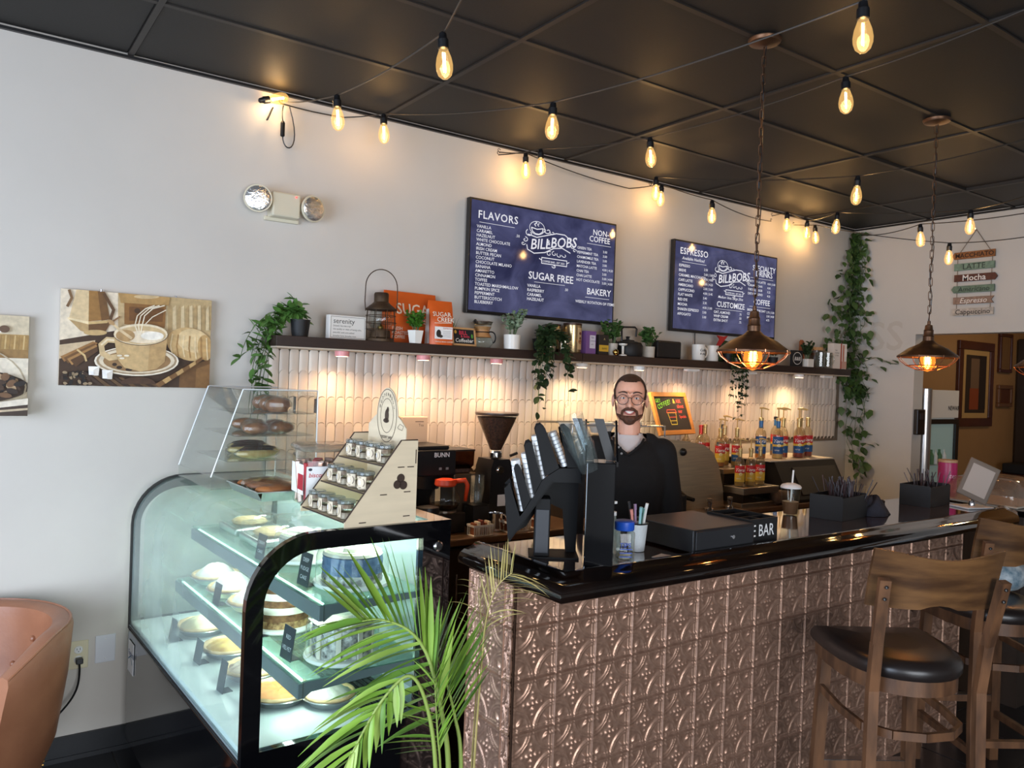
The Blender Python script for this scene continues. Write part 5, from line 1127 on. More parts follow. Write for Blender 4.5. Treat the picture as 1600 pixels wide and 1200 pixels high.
fol(t, pts, ld_, 240, (.8, 1.25), Vector((0, .012, 0)))
# tins and boxes
M_tinc = mat('tin_silver', (196, 186, 168), .25, .95); M_tina = mat('tin_gold', (196, 172, 128), .25, .9); M_lidb = mat('tin_lid_brown', (70, 48, 36), .4, .4)
def tin(label, x, dy, r, h, m, lid, art=None):
    t = thing('coffee_tin', label, 'tin', (x, YS+dy, ZS)); MB().lathe([(r*.97, 0), (r, .004), (r, h-.012)], 24).build('can', m, t, smooth=40); MB().lathe([(r*1.03, h-.0115), (r*1.03, h), (r*.9, h+.001), (0, h-.003)], 24).build('lid', lid, t, smooth=40)
    if art:
        mb = MB(); mb.col = (206, 176, 130); mb.grid([[(r*1.012*math.cos(a), r*1.012*math.sin(a), z) for z in (h*.12, h*.85)] for a in [-PI/2-.1+.9*i/8 for i in range(9)]])
        for f in range(len(mb.c)): mb.c[f] = (206, 176, 130)
        for z, w_, c in ((.66, .013, (120, 60, 34)), (.5, .011, (90, 48, 30)), (.38, .018, (150, 88, 50))): disc(mb, -.33, h*z, w_/r*.8, w_*.7, lambda u, v: (r*1.03*math.cos(-PI/2+.35+u+.3), r*1.03*math.sin(-PI/2+.35+u+.3), v), c)
        mb.build('label', M_txt, t, vcol=True, fixn=False)
tin('small silver tin right of the trailing vine', 2.855, -.03, .038, .075, M_tinc, M_tinc)
tin('tall gold tin with brown lid standing behind', 2.935, .045, .048, .168, M_tina, M_lidb, True)
tin('small silver tin in front of the tall gold tin', 2.945, -.055, .036, .068, M_tinc, M_tinc)
tin('tallest gold tin beside the purple box', 3.035, -.02, .055, .178, M_tina, M_lidb, True)
def carton(name, label, x, dy, w_, d_, h_, m, cols, rz=0, words=()):
    t = thing(name, label, 'box', (x, YS+dy, ZS), rz); MB().box(-w_/2, w_/2, -d_/2, d_/2, 0, h_, .0015).build('carton', m, t); mb = MB()
    for (u0, u1, v0, v1, c) in cols: mb.col = c; mb.add([(u*w_, -d_/2-.0006, v*h_) for u, v in ((u0, v0), (u1, v0), (u1, v1), (u0, v1))], [(0, 1, 2, 3)])
    for s_, u, v, z, c in words: put_text(mb, s_, u*w_, v*h_, z, lambda a, b: (a, -d_/2-.0012, b), col=c, bold=.006)
    mb.build('box_print', M_txt, t, vcol=True, fixn=False); return t
carton('tea_box', 'purple tea box with a white label', 3.145, -.04, .085, .05, .138, mat('purple_card', (126, 88, 150), .5), ((-.15, .42, .25, .82, (226, 222, 232)),), math.radians(5), (('TEA', -.05, .68, .016, (100, 70, 130)), ('LAVENDER', -.1, .55, .009, (100, 90, 120)), ('calm', -.02, .4, .012, (130, 120, 140))))
carton('tea_box', 'black tea box with a yellow band', 3.245, -.045, .08, .05, .122, mat('black_card', (38, 34, 30), .5), ((-.5, .5, .16, .48, (214, 172, 52)),), math.radians(3), (('^', -.06, .66, .03, (200, 180, 120)), ('BLEND', -.2, .27, .014, (60, 50, 30))))
lg_ = leaf_mesh('leaf', .028, .0095, M_green)
t = thing('potted_plant', 'leafy green plant in a stone pot left of the kettle', 'potted plant', (3.345, YS-.035, ZS)); pot_round(t, .036, .075, M_stone); bush(t, 330, (0, 0, .07), .085, .16, lg_, rn)
t = thing('gold_ornament', 'small shiny gold ball ornament before the black tea box', 'ornament', (3.325, YS-.092, ZS)); MB().sphere((0, 0, .019), .019, 16, 10).build('ball', mat('polished_gold', (206, 166, 92), .12, 1), t, smooth=True); MB().lathe([(.005, .0375), (.005, .044), (0, .045)], 8).build('cap', M_chrome, t)
t = thing('egg_cup', 'white spool-shaped cup on the shelf before the kettle', 'cup', (3.40, YS-.075, ZS)); MB().lathe([(0, 0), (.026, 0), (.026, .006), (.008, .012), (.008, .06), (.027, .068), (.027, .076), (0, .072)], 20).build('cup', M_ceram, t, smooth=35)
t = thing('kettle', 'matte black kettle with folded handle on the shelf', 'kettle', (3.50, YS-.01, ZS)); MB().lathe([(0, 0), (.09, 0), (.098, .01), (.097, .07), (.085, .088), (.05, .097), (0, .1)], 28).build('body', M_blackmatte, t, smooth=40)
MB().lathe([(.045, .097), (.042, .104), (.012, .108), (.01, .118), (.016, .126), (0, .13)], 20).build('lid', M_blackmatte, t, smooth=40); MB().tube([(-.05, 0, .09), (-.055, 0, .17), (-.04, 0, .185), (.06, 0, .19), (.075, 0, .18), (.07, 0, .13)], .006, 7).build('handle', M_black, t); MB().tube([(-.085, 0, .05), (-.12, -.01, .09), (-.135, -.01, .115)], [.016, .012, .009], 8).build('spout', M_blackmatte, t)
t = thing('potted_plant', 'bushy plant in a white pot right of the kettle', 'potted plant', (3.655, YS-.04, ZS)); pot_round(t, .042, .07, M_stone, taper=.95); bush(t, 300, (0, 0, .065), .075, .125, lg_, rn)
t = thing('black_speaker', 'black tablet-like speaker box lying back on the shelf', 'speaker', (3.86, YS, ZS)); MB().box(-.115, .115, -.03, .03, 0, .118, .01).build('body', M_black, t); MB().box(-.105, .105, -.0325, -.0295, .01, .108, .002).build('grille', M_blackmatte, t)
def mug(label, x, txt, rz):
    t = thing('mug', label, 'mug', (x, YS-.05, ZS), rz); MB().lathe([(0, .001), (.038, .001), (.043, .008), (.044, .1), (.044, .108), (.04, .108), (.039, .012), (0, .01)], 24).build('cup', M_ceram, t, smooth=40)
    MB().tube(bez((.042, 0, .09), (.085, 0, .095), (.085, 0, .02), (.042, 0, .022)), .006, 7).build('handle', M_ceram, t, smooth=True); mb = MB(); cyl = lambda u, v: (.0446*math.sin(u/.0446), -.0446*math.cos(u/.0446), v)
    for s_, u, v, z in txt: put_text(mb, s_, u, v, z, cyl, col=(30, 28, 28), shear=.2, bold=.01)
    mb.build('print', M_txt, t, vcol=True, fixn=False)
mug('white mug with black script beside the speaker', 4.12, (('Coffee', -.022, .062, .022), ('& jesus', -.02, .04, .018)), math.radians(-10)); mug('white mug with small black motif, right of the script mug', 4.255, (('*', .005, .05, .04), ('ub', .0, .035, .018)), math.radians(10))
t = thing('bird_figurine', 'dark figurine with red comb behind the left pendant', 'figurine', (4.41, YS, ZS)); MB().sphere((0, 0, .06), (.05, .035, .06), 14, 10).tube([(.02, 0, .09), (.04, 0, .13), (.045, 0, .15)], [.03, .022, .018], 8).build('body', M_leafd, t, smooth=True); MB().prism([(-.06, .1), (-.02, .115), (.02, .15), (.06, .19), (.02, .18), (-.05, .185), (-.02, .16)], .012, 'y', -.006).build('crest', mat('red_felt', (176, 40, 34), .7), t)
lt_ = leaf_mesh('leaf', .026, .008, M_leafd)
t = thing('trailing_plant', 'small-leaved vine hanging below the shelf left of the left pendant', 'potted plant', (4.42, YS-.06, ZS)); pot_round(t, .045, .06, M_blackmatte); mb = MB(); sv = [v.co.copy() for v in lt_.vertices]; sf = [tuple(p.vertices) for p in lt_.polygons]; st = MB()
for k in range(14):
    a = rn.uniform(-.09, .10); zb = -rn.uniform(.2, .40); cv = bez((0, -.02, .05), (a*.5, -.07, .1), (a, -.11, .02), (a, -.085-rn.random()*.02, zb), 14); st.tube(cv, .001, 4)
    for q in range(48):
        p = cv[rn.randrange(3, 15)]; M3 = aim((rn.uniform(-1, 1), rn.uniform(-1, .2), rn.uniform(-1, .3))).to_matrix(); mb.add([tuple(p+M3 @ (v*rn.uniform(.7, 1.1))) for v in sv], sf)
st.build('stems', M_stem, t); mb.build('foliage', M_leafd, t, smooth=True, fixn=False, kind='stuff')
# right end of the shelf
t = thing('glass_jar', 'clear glass jar on the shelf behind the left pendant', 'jar', (4.86, YS, ZS)); MB().lathe([(0, 0), (.045, 0), (.048, .01), (.048, .08), (.035, .1), (.035, .11)], 20, cap=False).build('glass', M_clear, t, smooth=True); MB().lathe([(.038, .1105), (.038, .125), (0, .127)], 20).build('lid', M_steel, t)
t = thing('potted_plant', 'small leafy plant just behind the left pendant shade', 'potted plant', (4.99, YS, ZS)); pot_round(t, .04, .06, M_blackmatte); bush(t, 150, (0, 0, .05), .06, .1, lt_, rn)
t = thing('round_logo_sign', 'black square sign with a round white monogram', 'sign', (5.21, YS-.05, ZS+.001), math.radians(-6)); MB().box(-.06, .06, -.008, .008, 0, .12, .002).build('board', M_blackmatte, t); mb = MB(); f_ = lambda u, v: (u, -.0088, v); ribbon(mb, arc(0, .06, .045, 0, 360, 30), .004, f_, (226, 222, 214)); put_text(mb, 'B&B', 0, .045, .038, f_, col=(226, 222, 214), shear=.2, align='CENTER', bold=.01); mb.build('monogram', M_txt, t, vcol=True, fixn=False)
t = thing('potted_plant', 'dark small plant in a white cube pot near the right shelf end', 'potted plant', (5.34, YS-.05, ZS)); MB().box(-.038, .038, -.038, .038, 0, .062, .004).build('pot', M_ceram, t); MB().box(-.034, .034, -.034, .034, .0615, .0625).build('soil', M_soil, t); bush(t, 240, (0, 0, .06), .055, .13, lt_, rn)
t = thing('wooden_hand', 'wooden carved ornament standing behind the cube pot plant', 'ornament', (5.43, YS+.06, ZS)); MB().prism([(-.02, 0), (.02, 0), (.022, .09), (.05, .12), (.045, .14), (.015, .13), (.012, .2), (-.005, .215), (-.018, .2)], .025, 'y', -.012).build('carving', mat('carved_wood', (150, 84, 44), .5, var=.2, vscale=12), t)
for k, x in enumerate((5.48, 5.575)):
    t = thing('glass_mug', 'clear fluted glass mug on the shelf, %s of two' % ('left', 'right')[k], 'mug', (x, YS-.07, ZS)); MB().lathe([(0, .002), (.03, .002), (.034, .01), (.038, .12), (.035, .12), (.03, .014)], 12, cap=False).build('glass', thin_glass('fluted_glass', (226, 222, 214), refl=1.8, haze=.12), t); MB().tube(bez((.036, -.01, .1), (.075, -.02, .1), (.07, -.02, .03), (.034, -.01, .03)), .005, 6).build('handle', M_clear, t)
t = thing('wood_lid_jar', 'canister with copper bands and wooden lid behind the glass mugs', 'jar', (5.60, YS+.05, ZS)); MB().lathe([(.05, 0), (.052, .14)], 20).build('canister', mat('smoked_glass', (90, 80, 70), .2), t, smooth=40); MB().lathe([(.055, .1405), (.055, .165), (0, .167)], 20).build('lid', M_oak, t); MB().lathe([(.053, .1), (.0535, .12)], 20, cap=False).build('band', M_copper, t)
carton('book_box', 'white carton with red pattern at the right shelf end', 5.745, -.045, .15, .06, .2, mat('white_card', (226, 216, 204), .5), ((.02, .12, .0, 1, (176, 84, 60)), (.12, .5, .02, .3, (196, 150, 130)), (.2, .3, .3, .95, (190, 110, 84)), (.3, .5, .5, .8, (232, 224, 214))), math.radians(-8), (('THE', -.4, .7, .014, (120, 100, 90)), ('COFFEE', -.4, .6, .014, (120, 100, 90)), ('LOVER', -.4, .5, .014, (120, 100, 90))))
# hanging vine in the corner
t = thing('corner_vine', 'long leafy artificial vine hanging in the corner from the ceiling', 'hanging plant', (6.10, 3.74, 3.0)); lv = leaf_mesh('leaf', .075, .028, mat('leaf_vine', (72, 100, 50), .45, c2=(42, 66, 30), vscale=6), tip=.45)
def vine_pt(px, py, rnd):
    z = 3.03-(py-362)/188.0
    if px >= 1333: y = 3.80-(px-1333)*.0063; x = XR-.03-rnd.uniform(0, .05)
    else: y = YB-.03-rnd.uniform(0, .06); x = 6.15-(1333-px)*.011
    return Vector((x-6.10, min(y, 3.79)-3.74, z-3.0))
cl = [(362, 1337, 16), (400, 1338, 19), (460, 1335, 25), (500, 1330, 32), (540, 1329, 34), (580, 1340, 24), (620, 1345, 24), (660, 1346, 24), (690, 1350, 24), (720, 1352, 18), (745, 1354, 5)]
def cw_(py):
    for (a, c0, w0), (b, c1, w1) in zip(cl[:-1], cl[1:]):
        if a <= py <= b: f = (py-a)/(b-a); return c0+(c1-c0)*f, w0+(w1-w0)*f
    return cl[-1][1:]
nl = 0
for k in range(8):
    pth = []; off = rn.uniform(-.7, .7); end = rn.choice((600, 660, 700, 730, 745))
    for q in range(22):
        py = 366+(end-366)*q/21; c, w_ = cw_(py); pth.append(vine_pt(c+w_*(off+.25*math.sin(q*.9+k)), py, rn))
    MB().tube(pth, .0022, 4).build('stem', M_stem, t)
while nl < 280:
    py = 366+380*rn.random()**1.05; c, w_ = cw_(py)
    if py > 640 and rn.random() < .45: continue
    p = vine_pt(c+w_*max(-1, min(1, rn.gauss(0, .55))), py, rn); d = Vector((rn.uniform(-1, .2), rn.uniform(-1, .1), rn.uniform(-1.2, .1))); o = obj('leaf', lv, t, p, aim(d, rn.uniform(-.8, .8))); s_ = rn.uniform(.7, 1.1); o.scale = (s_, s_, s_); nl += 1
for q, (px, py) in enumerate(((1372, 562), (1382, 568), (1390, 572), (1378, 576), (1393, 566))):
    o = obj('leaf', lv, t, vine_pt(px, py, rn), aim((rn.uniform(-.6, 0), -1, rn.uniform(-.6, .2))))
MB().tube([vine_pt(1350, 570, rn), vine_pt(1372, 562, rn), vine_pt(1392, 570, rn)], .0018, 4).build('stem', M_stem, t)
mb = MB(); sv = [v.co.copy() for v in lv.vertices]; sf = [tuple(p.vertices) for p in lv.polygons]
for k in range(230):
    py = 366+260*rn.random(); c, w_ = cw_(py); p = vine_pt(c+w_*max(-1, min(1, rn.gauss(0, .5))), py, rn)+Vector((.01, .02, 0)); M3 = aim((rn.uniform(-1, .2), rn.uniform(-1, .1), rn.uniform(-1.2, .1)), rn.uniform(-.8, .8)).to_matrix(); s_ = rn.uniform(.6, 1.0); mb.add([tuple(p+M3 @ (v*s_)) for v in sv], sf)
mb.build('inner_foliage', lv.materials[0], t, smooth=True, fixn=False, kind='stuff')

# ================================================================== on the bar top
BZ = 1.1255
M_cup = mat('paper_white', (238, 238, 236), .5)
K2 = .001986
og = thing('cup_organizer', 'tall black slotted cup and lid organizer leaning on the bar', 'cup organizer', (1.528, 2.0, BZ), -yaw)
def zq(x, y): return ((780+x*.2333-845)*K2, (880-(620+y*.2333))*K2)
base = [zq(*p) for p in ((90, 1000), (52, 640), (88, 600), (165, 828), (186, 802), (236, 712), (246, 700), (256, 688), (306, 582), (318, 566), (328, 556), (424, 490), (440, 488), (482, 486), (572, 480), (580, 575), (380, 575))]
fingers = [[(186, 795), (112, 500), (120, 470), (140, 466), (158, 490), (236, 705)], [(256, 680), (180, 360), (190, 325), (214, 315), (236, 335), (306, 575)], [(328, 550), (250, 235), (262, 200), (292, 192), (318, 215), (424, 485)], [(480, 480), (424, 225), (440, 198), (465, 194), (486, 212), (574, 480)]]
M_org = mat('organizer_black', (7, 7, 8), .5, spec=.2)
for y in (0, .125):
    p_ = MB().prism(base, .006, 'y', y).build('slotted_panel', M_org, og)
    for f in fingers: MB().prism([zq(*p) for p in f], .006, 'y', y).build('divider', M_org, p_)
def strip(a, b, nm):
    (x0, z0), (x1, z1) = zq(*a), zq(*b); MB().add([(x0, .006, z0), (x1, .006, z1), (x1, .125, z1), (x0, .125, z0), (x0+.003, .006, z0-.005), (x1+.003, .006, z1-.005), (x1+.003, .125, z1-.005), (x0+.003, .125, z0-.005)], [(0, 1, 2, 3), (4, 5, 6, 7), (0, 1, 5, 4), (2, 3, 7, 6), (1, 2, 6, 5), (0, 3, 7, 4)]).build(nm, M_org, og)
strip((90, 1000), (380, 575), 'sloped_floor'); strip((380, 575), (580, 575), 'floor_panel'); strip((52, 640), (90, 1000), 'end_panel'); strip((574, 480), (580, 575), 'end_panel')
MB().box(-.004, .046, .02, .11, .0, .19, .003).build('leg', M_org, og); MB().box(-.0, .042, .016, .0195, .015, .155, .002).build('leg_panel', mat('organizer_grey', (44, 46, 50), .5), og); MB().box(-.02, .14, .0, .13, 0, .006).build('foot_plate', M_org, og)
for k, (a, b) in enumerate((((160, 820), (95, 470)), ((225, 730), (165, 420)), ((300, 600), (232, 295)), ((445, 500), (345, 270)))):
    t = thing('lid_stack', '%s stack of white cup lids in the black organizer' % ('lowest', 'second lowest', 'second highest', 'highest')[k], 'cup lids', (0, 0, 0), 0, 'lid stacks in the organizer')
    (x0, z0), (x1, z1) = zq(*a), zq(*b); M_ = og.matrix_world.copy(); bpy.context.view_layer.update(); A_ = og.matrix_world @ Vector((x0+.012, .052, z0+.012)); B_ = og.matrix_world @ Vector((x1+.012, .052, z1+.012)); t.location = A_; d = B_-A_; zz_ = d.normalized(); yy_ = (og.matrix_world.to_3x3() @ Vector((0, 1, 0))).normalized(); xx_ = yy_.cross(zz_).normalized(); t.rotation_euler = Matrix((xx_, yy_, zz_)).transposed().to_euler(); Lh = d.length
    n = 9
    for q in range(n):
        z = Lh*q/n; MB().at((0, 0, 0), (0, 0, 0), (.36, 1, 1)).lathe([(.042, z), (.044, z+.003), (.0445, z+.006), (.041, z+Lh/n*.9), (0, z+Lh/n*.92)], 20).build('lid', M_cup, t, smooth=40)
bx_ = thing('cup_dispenser', 'upright black acrylic cup dispenser box on the bar corner', 'cup dispenser', (1.665, 1.79, BZ), -yaw-.06)
MB().box(-.088, .0, -.03, .085, 0, .325, .003).build('box', M_blackgloss, bx_)
for x in (-.094, .001): MB().prism([(-.03, .315), (-.03, .33), (.085, .45), (.085, .315)], .006, 'x', x).build('side_wing', M_blackgloss, bx_)
for k, sx in enumerate((-.094, -.026)): MB().prism([(sx, .326), (sx+.03, .326), (sx-.012, .455), (sx-.042, .455)], .008, 'y', .02+.02*k).build('guide_plate', M_black, bx_)
MB().prism([zq(*p) for p in ((120, 985), (385, 582), (578, 582), (574, 1108), (500, 1108), (470, 800), (330, 740), (215, 930))], .006, 'y', .09).build('inner_panel', M_org, og)
t = thing('clear_cup_stack', 'leaning stack of clear plastic cups in the dispenser', 'cups', (1.60, 1.83, BZ+.30)); t.rotation_euler = (-.12, -.42, 0)
for q in range(4): MB().lathe([(.03, .0+q*.03), (.041, .085+q*.03), (.043, .088+q*.03)], 18, cap=False).build('cup', thin_glass('cup_plastic', (248, 250, 250), refl=1.0, haze=.05), t, smooth=40)
# jar with blue lid, pens, pump bottle, card
t = thing('blue_lid_jar', 'clear square jar with bright blue lid on the bar', 'jar', (1.765, 1.845, BZ), math.radians(-30)); MB().box(-.03, .03, -.03, .03, 0, .10, .008).build('jar', M_clear, t, smooth=40); MB().lathe([(.031, .101), (.032, .104), (.032, .128), (.028, .131), (0, .131)], 20).build('lid', mat('blue_plastic', (30, 84, 190), .35), t, smooth=40)
mb = MB(); put_text(mb, 'TIPS', -.02, .05, .02, lambda u, v: (u, -.0306, v), col=(40, 80, 180), bold=.01); 
for i in range(3): ribbon(mb, [(-.02, .044-i*.012), (.02, .044-i*.012)], .003, lambda u, v: (u, -.0306, v), (40, 80, 180))
mb.build('label', M_txt, t, vcol=True, fixn=False); MB().sphere((0, 0, .015), (.024, .024, .012), 10, 6).build('contents', mat('paper_money', (200, 196, 180), .7), t)
t = thing('pump_bottle', 'small white pump bottle behind the blue-lidded jar', 'bottle', (1.815, 1.955, BZ)); MB().lathe([(0, 0), (.026, 0), (.028, .01), (.027, .1), (.012, .115), (.011, .125)], 18).build('bottle', thin_glass('frosted_bottle', (226, 228, 226), haze=.4), t, smooth=40); MB().lathe([(.013, .1255), (.013, .138), (.004, .14), (.004, .165), (.0, .166)], 12).build('collar', M_white, t); MB().bar((-.03, 0, .168), (.014, 0, .168), .01, .008).build('pump_head', M_white, t)
t = thing('pen_cup', 'white mesh cup of pens and markers on the bar', 'pen holder', (1.915, 1.94, BZ)); MB().lathe([(0, .001), (.027, .001), (.036, .095), (.034, .095), (.026, .004)], 20, cap=False).build('cup', mat('white_mesh', (206, 212, 214), .5, bump=.6, bscale=160), t, smooth=40); MB().tube([(.0365*math.cos(2*PI*i/20), .0365*math.sin(2*PI*i/20), .095) for i in range(20)], .0022, 5, closed=True).build('rim', M_black, t)
for k, (c, a) in enumerate((((120, 190, 176), 0), ((190, 160, 200), 1.1), ((30, 30, 34), 2.1), ((226, 150, 136), 3.2), ((150, 200, 204), 4.3), ((235, 235, 230), 5.3))):
    e = (.03*math.cos(a), .03*math.sin(a), .135+.01*(k % 3)); p_ = MB().tube([(.01*math.cos(a), .01*math.sin(a), .01), e], .0045, 7).build('pen', mat('pen_%d' % k, c, .4), t); MB().tube([tuple(v*.93 for v in e), tuple(v*1.06 for v in e)], .0055, 7).build('pen_cap', mat('pen_%d' % k, c, .4), p_)
t = thing('receipt_card', 'white paper card lying near the bar rail', 'card', (1.93, 1.835, BZ), .3); MB().box(-.035, .035, -.02, .02, 0, .001).build('card', mat('white_card_bar', (226, 226, 226), .6), t)
t = thing('cash_drawer', 'flat black cash drawer box on the bar', 'cash drawer', (2.04, 1.80, BZ)); MB().box(0, .32, 0, .29, .006, .083, .003).build('case', mat('drawer_black', (26, 26, 28), .3), t); MB().box(.012, .308, -.003, -.0005, .014, .076, .002).build('drawer_front', mat('drawer_front', (34, 35, 38), .4), t)
for x in (.03, .29):
    for y in (.03, .26): MB().lathe([(.01, 0), (.01, .0062)], 10, loc=(x, y, 0)).build('foot', M_black, t)
MB().at((.2, -.0032, .045), (PI/2, 0, 0)).lathe([(0, .003), (.007, .003), (.008, 0)], 12).build('lock', M_chrome, t)
t = thing('bar_caddy', 'black condiment caddy lettered BAR with open compartments', 'caddy', (2.367, 1.825, BZ)); W_, D_, H_ = .16, .2, .09; M_cad = mat('caddy_black', (22, 22, 23), .45)
MB().box(0, W_, 0, D_, 0, .004).build('floor_panel', M_cad, t)
for a, b, c, d in ((0, W_, 0, .005), (0, W_, D_-.005, D_), (0, .005, .005, D_-.005), (W_-.005, W_, .005, D_-.005)): MB().box(a, b, c, d, .004, H_).build('wall_panel', M_cad, t)
for a, b, c, d in ((.005, W_-.005, .066, .07), (.005, W_-.005, .13, .134), (.078, .082, .005, .066)): MB().box(a, b, c, d, .004, H_-.004).build('divider', M_cad, t)
mb = MB(); put_text(mb, 'E BAR', .012, .026, .062, lambda u, v: (u*.80, -.0007, v), col=(240, 240, 238), bold=.004); mb.build('lettering', M_txt, t, vcol=True, fixn=False)
# stirrer caddies
def straw_caddy(label, loc, rz, n, sd):
    t = thing('stirrer_caddy', label, 'caddy', loc, rz); rnd = random.Random(sd); W_, D_, H_ = .25, .15, .105
    MB().box(-W_/2, W_/2, -D_/2, D_/2, 0, .004).build('floor_panel', M_cad, t)
    for a, b, c, d, h in ((-W_/2, W_/2, -D_/2, -D_/2+.004, H_*.95), (-W_/2, W_/2, D_/2-.004, D_/2, H_), (-W_/2, -W_/2+.004, -D_/2+.004, D_/2-.004, H_), (W_/2-.004, W_/2, -D_/2+.004, D_/2-.004, H_), (-.03, -.026, -D_/2+.004, D_/2-.004, H_*.9)): MB().box(a, b, c, d, .004, h).build('wall_panel', M_cad, t)
    m1, m2 = mat('stirrer_brown', (64, 44, 44), .4), mat('stirrer_dark', (44, 34, 38), .4)
    for k in range(n):
        x, y = rnd.uniform(0, .1), rnd.uniform(-.05, .055); dx, dy = rnd.gauss(0, .035), rnd.gauss(0, .03); MB().tube([(x, y, .006), (x+dx, y+dy, rnd.uniform(.14, .175))], .0022, 5).build('stirrer', m1 if k % 2 else m2, t)
    for k in range(3): MB().box(-W_/2+.01+k*.03, -W_/2+.035+k*.03, -D_/2+.02, D_/2-.02, .0045, H_*.8).build('packet_stack', mat('packet_black', (30, 30, 32), .6), t)
straw_caddy('black caddy full of coffee stirrers in the middle of the bar', (3.27, 2.045, BZ), math.radians(8), 85, 1)
straw_caddy('black caddy of stirrers before the glass-door fridge', (4.085, 2.075, BZ), math.radians(6), 26, 2)
t = thing('iced_drink', 'clear cup of iced drink with whipped lid and white straw', 'drink', (3.10, 2.175, BZ)); MB().lathe([(0, .001), (.03, .001), (.043, .115), (.044, .12)], 20, cap=False).build('cup', M_clear, t, smooth=40); MB().lathe([(0, .004), (.029, .004), (.036, .06), (0, .06)], 18).build('drink', mat('iced_coffee', (120, 86, 60), .3), t, smooth=40); MB().lathe([(.045, .12), (.046, .126), (.04, .135), (.02, .142), (0, .143)], 20).build('lid', M_cup, t, smooth=40); MB().tube([(0, 0, .05), (.014, 0, .2)], .004, 7).build('straw', M_white, t)
t = thing('plastic_cup', 'empty clear plastic cup behind the stirrer caddy', 'cup', (3.61, 2.165, BZ)); MB().lathe([(0, .001), (.03, .001), (.045, .105), (.047, .108)], 20, cap=False).build('cup', thin_glass('cup_plastic2', (236, 232, 224), refl=1.5, haze=.08), t, smooth=40); MB().tube([(.01, 0, .01), (.035, 0, .175)], .003, 6).build('straw', M_clear, t)
def cloth(name, label, cat, loc, rx, ry, h, m, sd):
    t = thing(name, label, cat, loc); rnd = random.Random(sd); P = []
    ph = [rnd.uniform(0, 6) for _ in range(6)]
    for i in range(25):
        row = []
        for j in range(9):
            a = 2*PI*i/24; q = j/8; f = 1+.14*math.sin(3*a+ph[0])+.08*math.sin(7*a+ph[1]); r = q*f; z = h*(1-q**2.2)*(1+.25*math.sin(4*a+ph[2])*q+.2*math.sin(5*a+9*q+ph[3]))*(1 if q < 1 else 0)
            row.append((rx*r*math.cos(a), ry*r*math.sin(a), max(.001, z)))
        P.append(row)
    MB().grid(P).build('cloth', m, t, smooth=True); return t
M_navy = mat('navy_cloth', (40, 42, 52), .9, var=.15, vscale=60, bump=.4, bscale=200)
cloth('bar_cloth', 'crumpled dark blue cloth beside the stirrer caddy', 'cloth', (3.50, 2.02, BZ), .11, .075, .075, M_navy, 4)
t = thing('napkin_block', 'dark wooden block at the back edge of the bar', 'block', (3.80, 2.2, BZ)); MB().box(-.1, .1, -.02, .02, 0, .012, .002).build('block', M_cab, t); MB().box(-.095, .095, -.015, .015, .0122, .016).build('pad', M_blackmatte, t)
# point-of-sale tablet
t = thing('pos_tablet', 'tilted point-of-sale tablet on a white stand at the bar end', 'tablet', (4.205, 1.90, BZ), math.radians(-20)); MB().box(-.08, .08, -.06, .06, 0, .01, .003).build('base_plate', M_white, t); MB().lathe([(.016, .0102), (.016, .03), (.01, .04), (0, .042)], 14).build('pivot', M_chrome, t, smooth=40)
MB().tube([(0, 0, .035), (.025, .01, .1)], .007, 8).build('arm', M_chrome, t); p_ = MB().box(-.075, .075, -.006, .006, -.1, .1, .005).build('tablet', mat('tablet_grey', (110, 98, 86), .4), t, loc=(.03, -.005, .135), rot=(-.25, .42, -.5)); MB().box(-.055, .055, -.0075, -.0062, -.075, .075).build('screen', mat('tablet_screen', (150, 140, 132), .2, emit=(150, 140, 132), estr=.25), p_)
# side counter things
t = thing('plastic_tub', 'large clear domed plastic tub on the side counter', 'tub', (4.98, 2.12, 1.0755)); P = [[(sx*.21*q, sy*.2*q, z) for q, z in ((1, .001), (1.02, .05), (1.0, .09), (.85, .135), (.5, .155), (.0, .16))] for sx, sy in [(max(-1, min(1, 1.25*math.cos(a))), max(-1, min(1, 1.25*math.sin(a)))) for a in [2*PI*i/32 for i in range(32)]]]
MB().grid(P, closeu=True).build('dome', thin_glass('tub_plastic', (236, 226, 214), refl=1.5, haze=.3, hazec=(220, 206, 190)), t, smooth=50); MB().box(-.215, .215, -.205, .205, 0, .012, .004).build('tray', mat('tub_tray', (196, 186, 172), .4), t); MB().tube([(.05, -.2, .09), (.12, -.215, .06), (.2, -.2, .03)], .008, 6).build('tongs', M_chrome, t)
t = thing('pink_canister', 'magenta canister behind the point-of-sale tablet', 'canister', (4.86, 2.34, 1.0755)); MB().lathe([(0, 0), (.05, 0), (.052, .01), (.052, .2), (.05, .21)], 24).build('body', mat('magenta_tin', (176, 40, 96), .35), t, smooth=40); MB().lathe([(.053, .2105), (.053, .225), (0, .227)], 24).build('lid', mat('tan_lid', (190, 150, 110), .5), t); mb = MB(); put_text(mb, 'tea', -.02, .12, .04, lambda u, v: (.0526*math.sin(u/.0526-.6), -.0526*math.cos(u/.0526-.6), v), col=(236, 200, 214), shear=.3); mb.build('print', M_txt, t, vcol=True, fixn=False)

# ================================================================== behind the bar, on the back counter
CZ = .9205
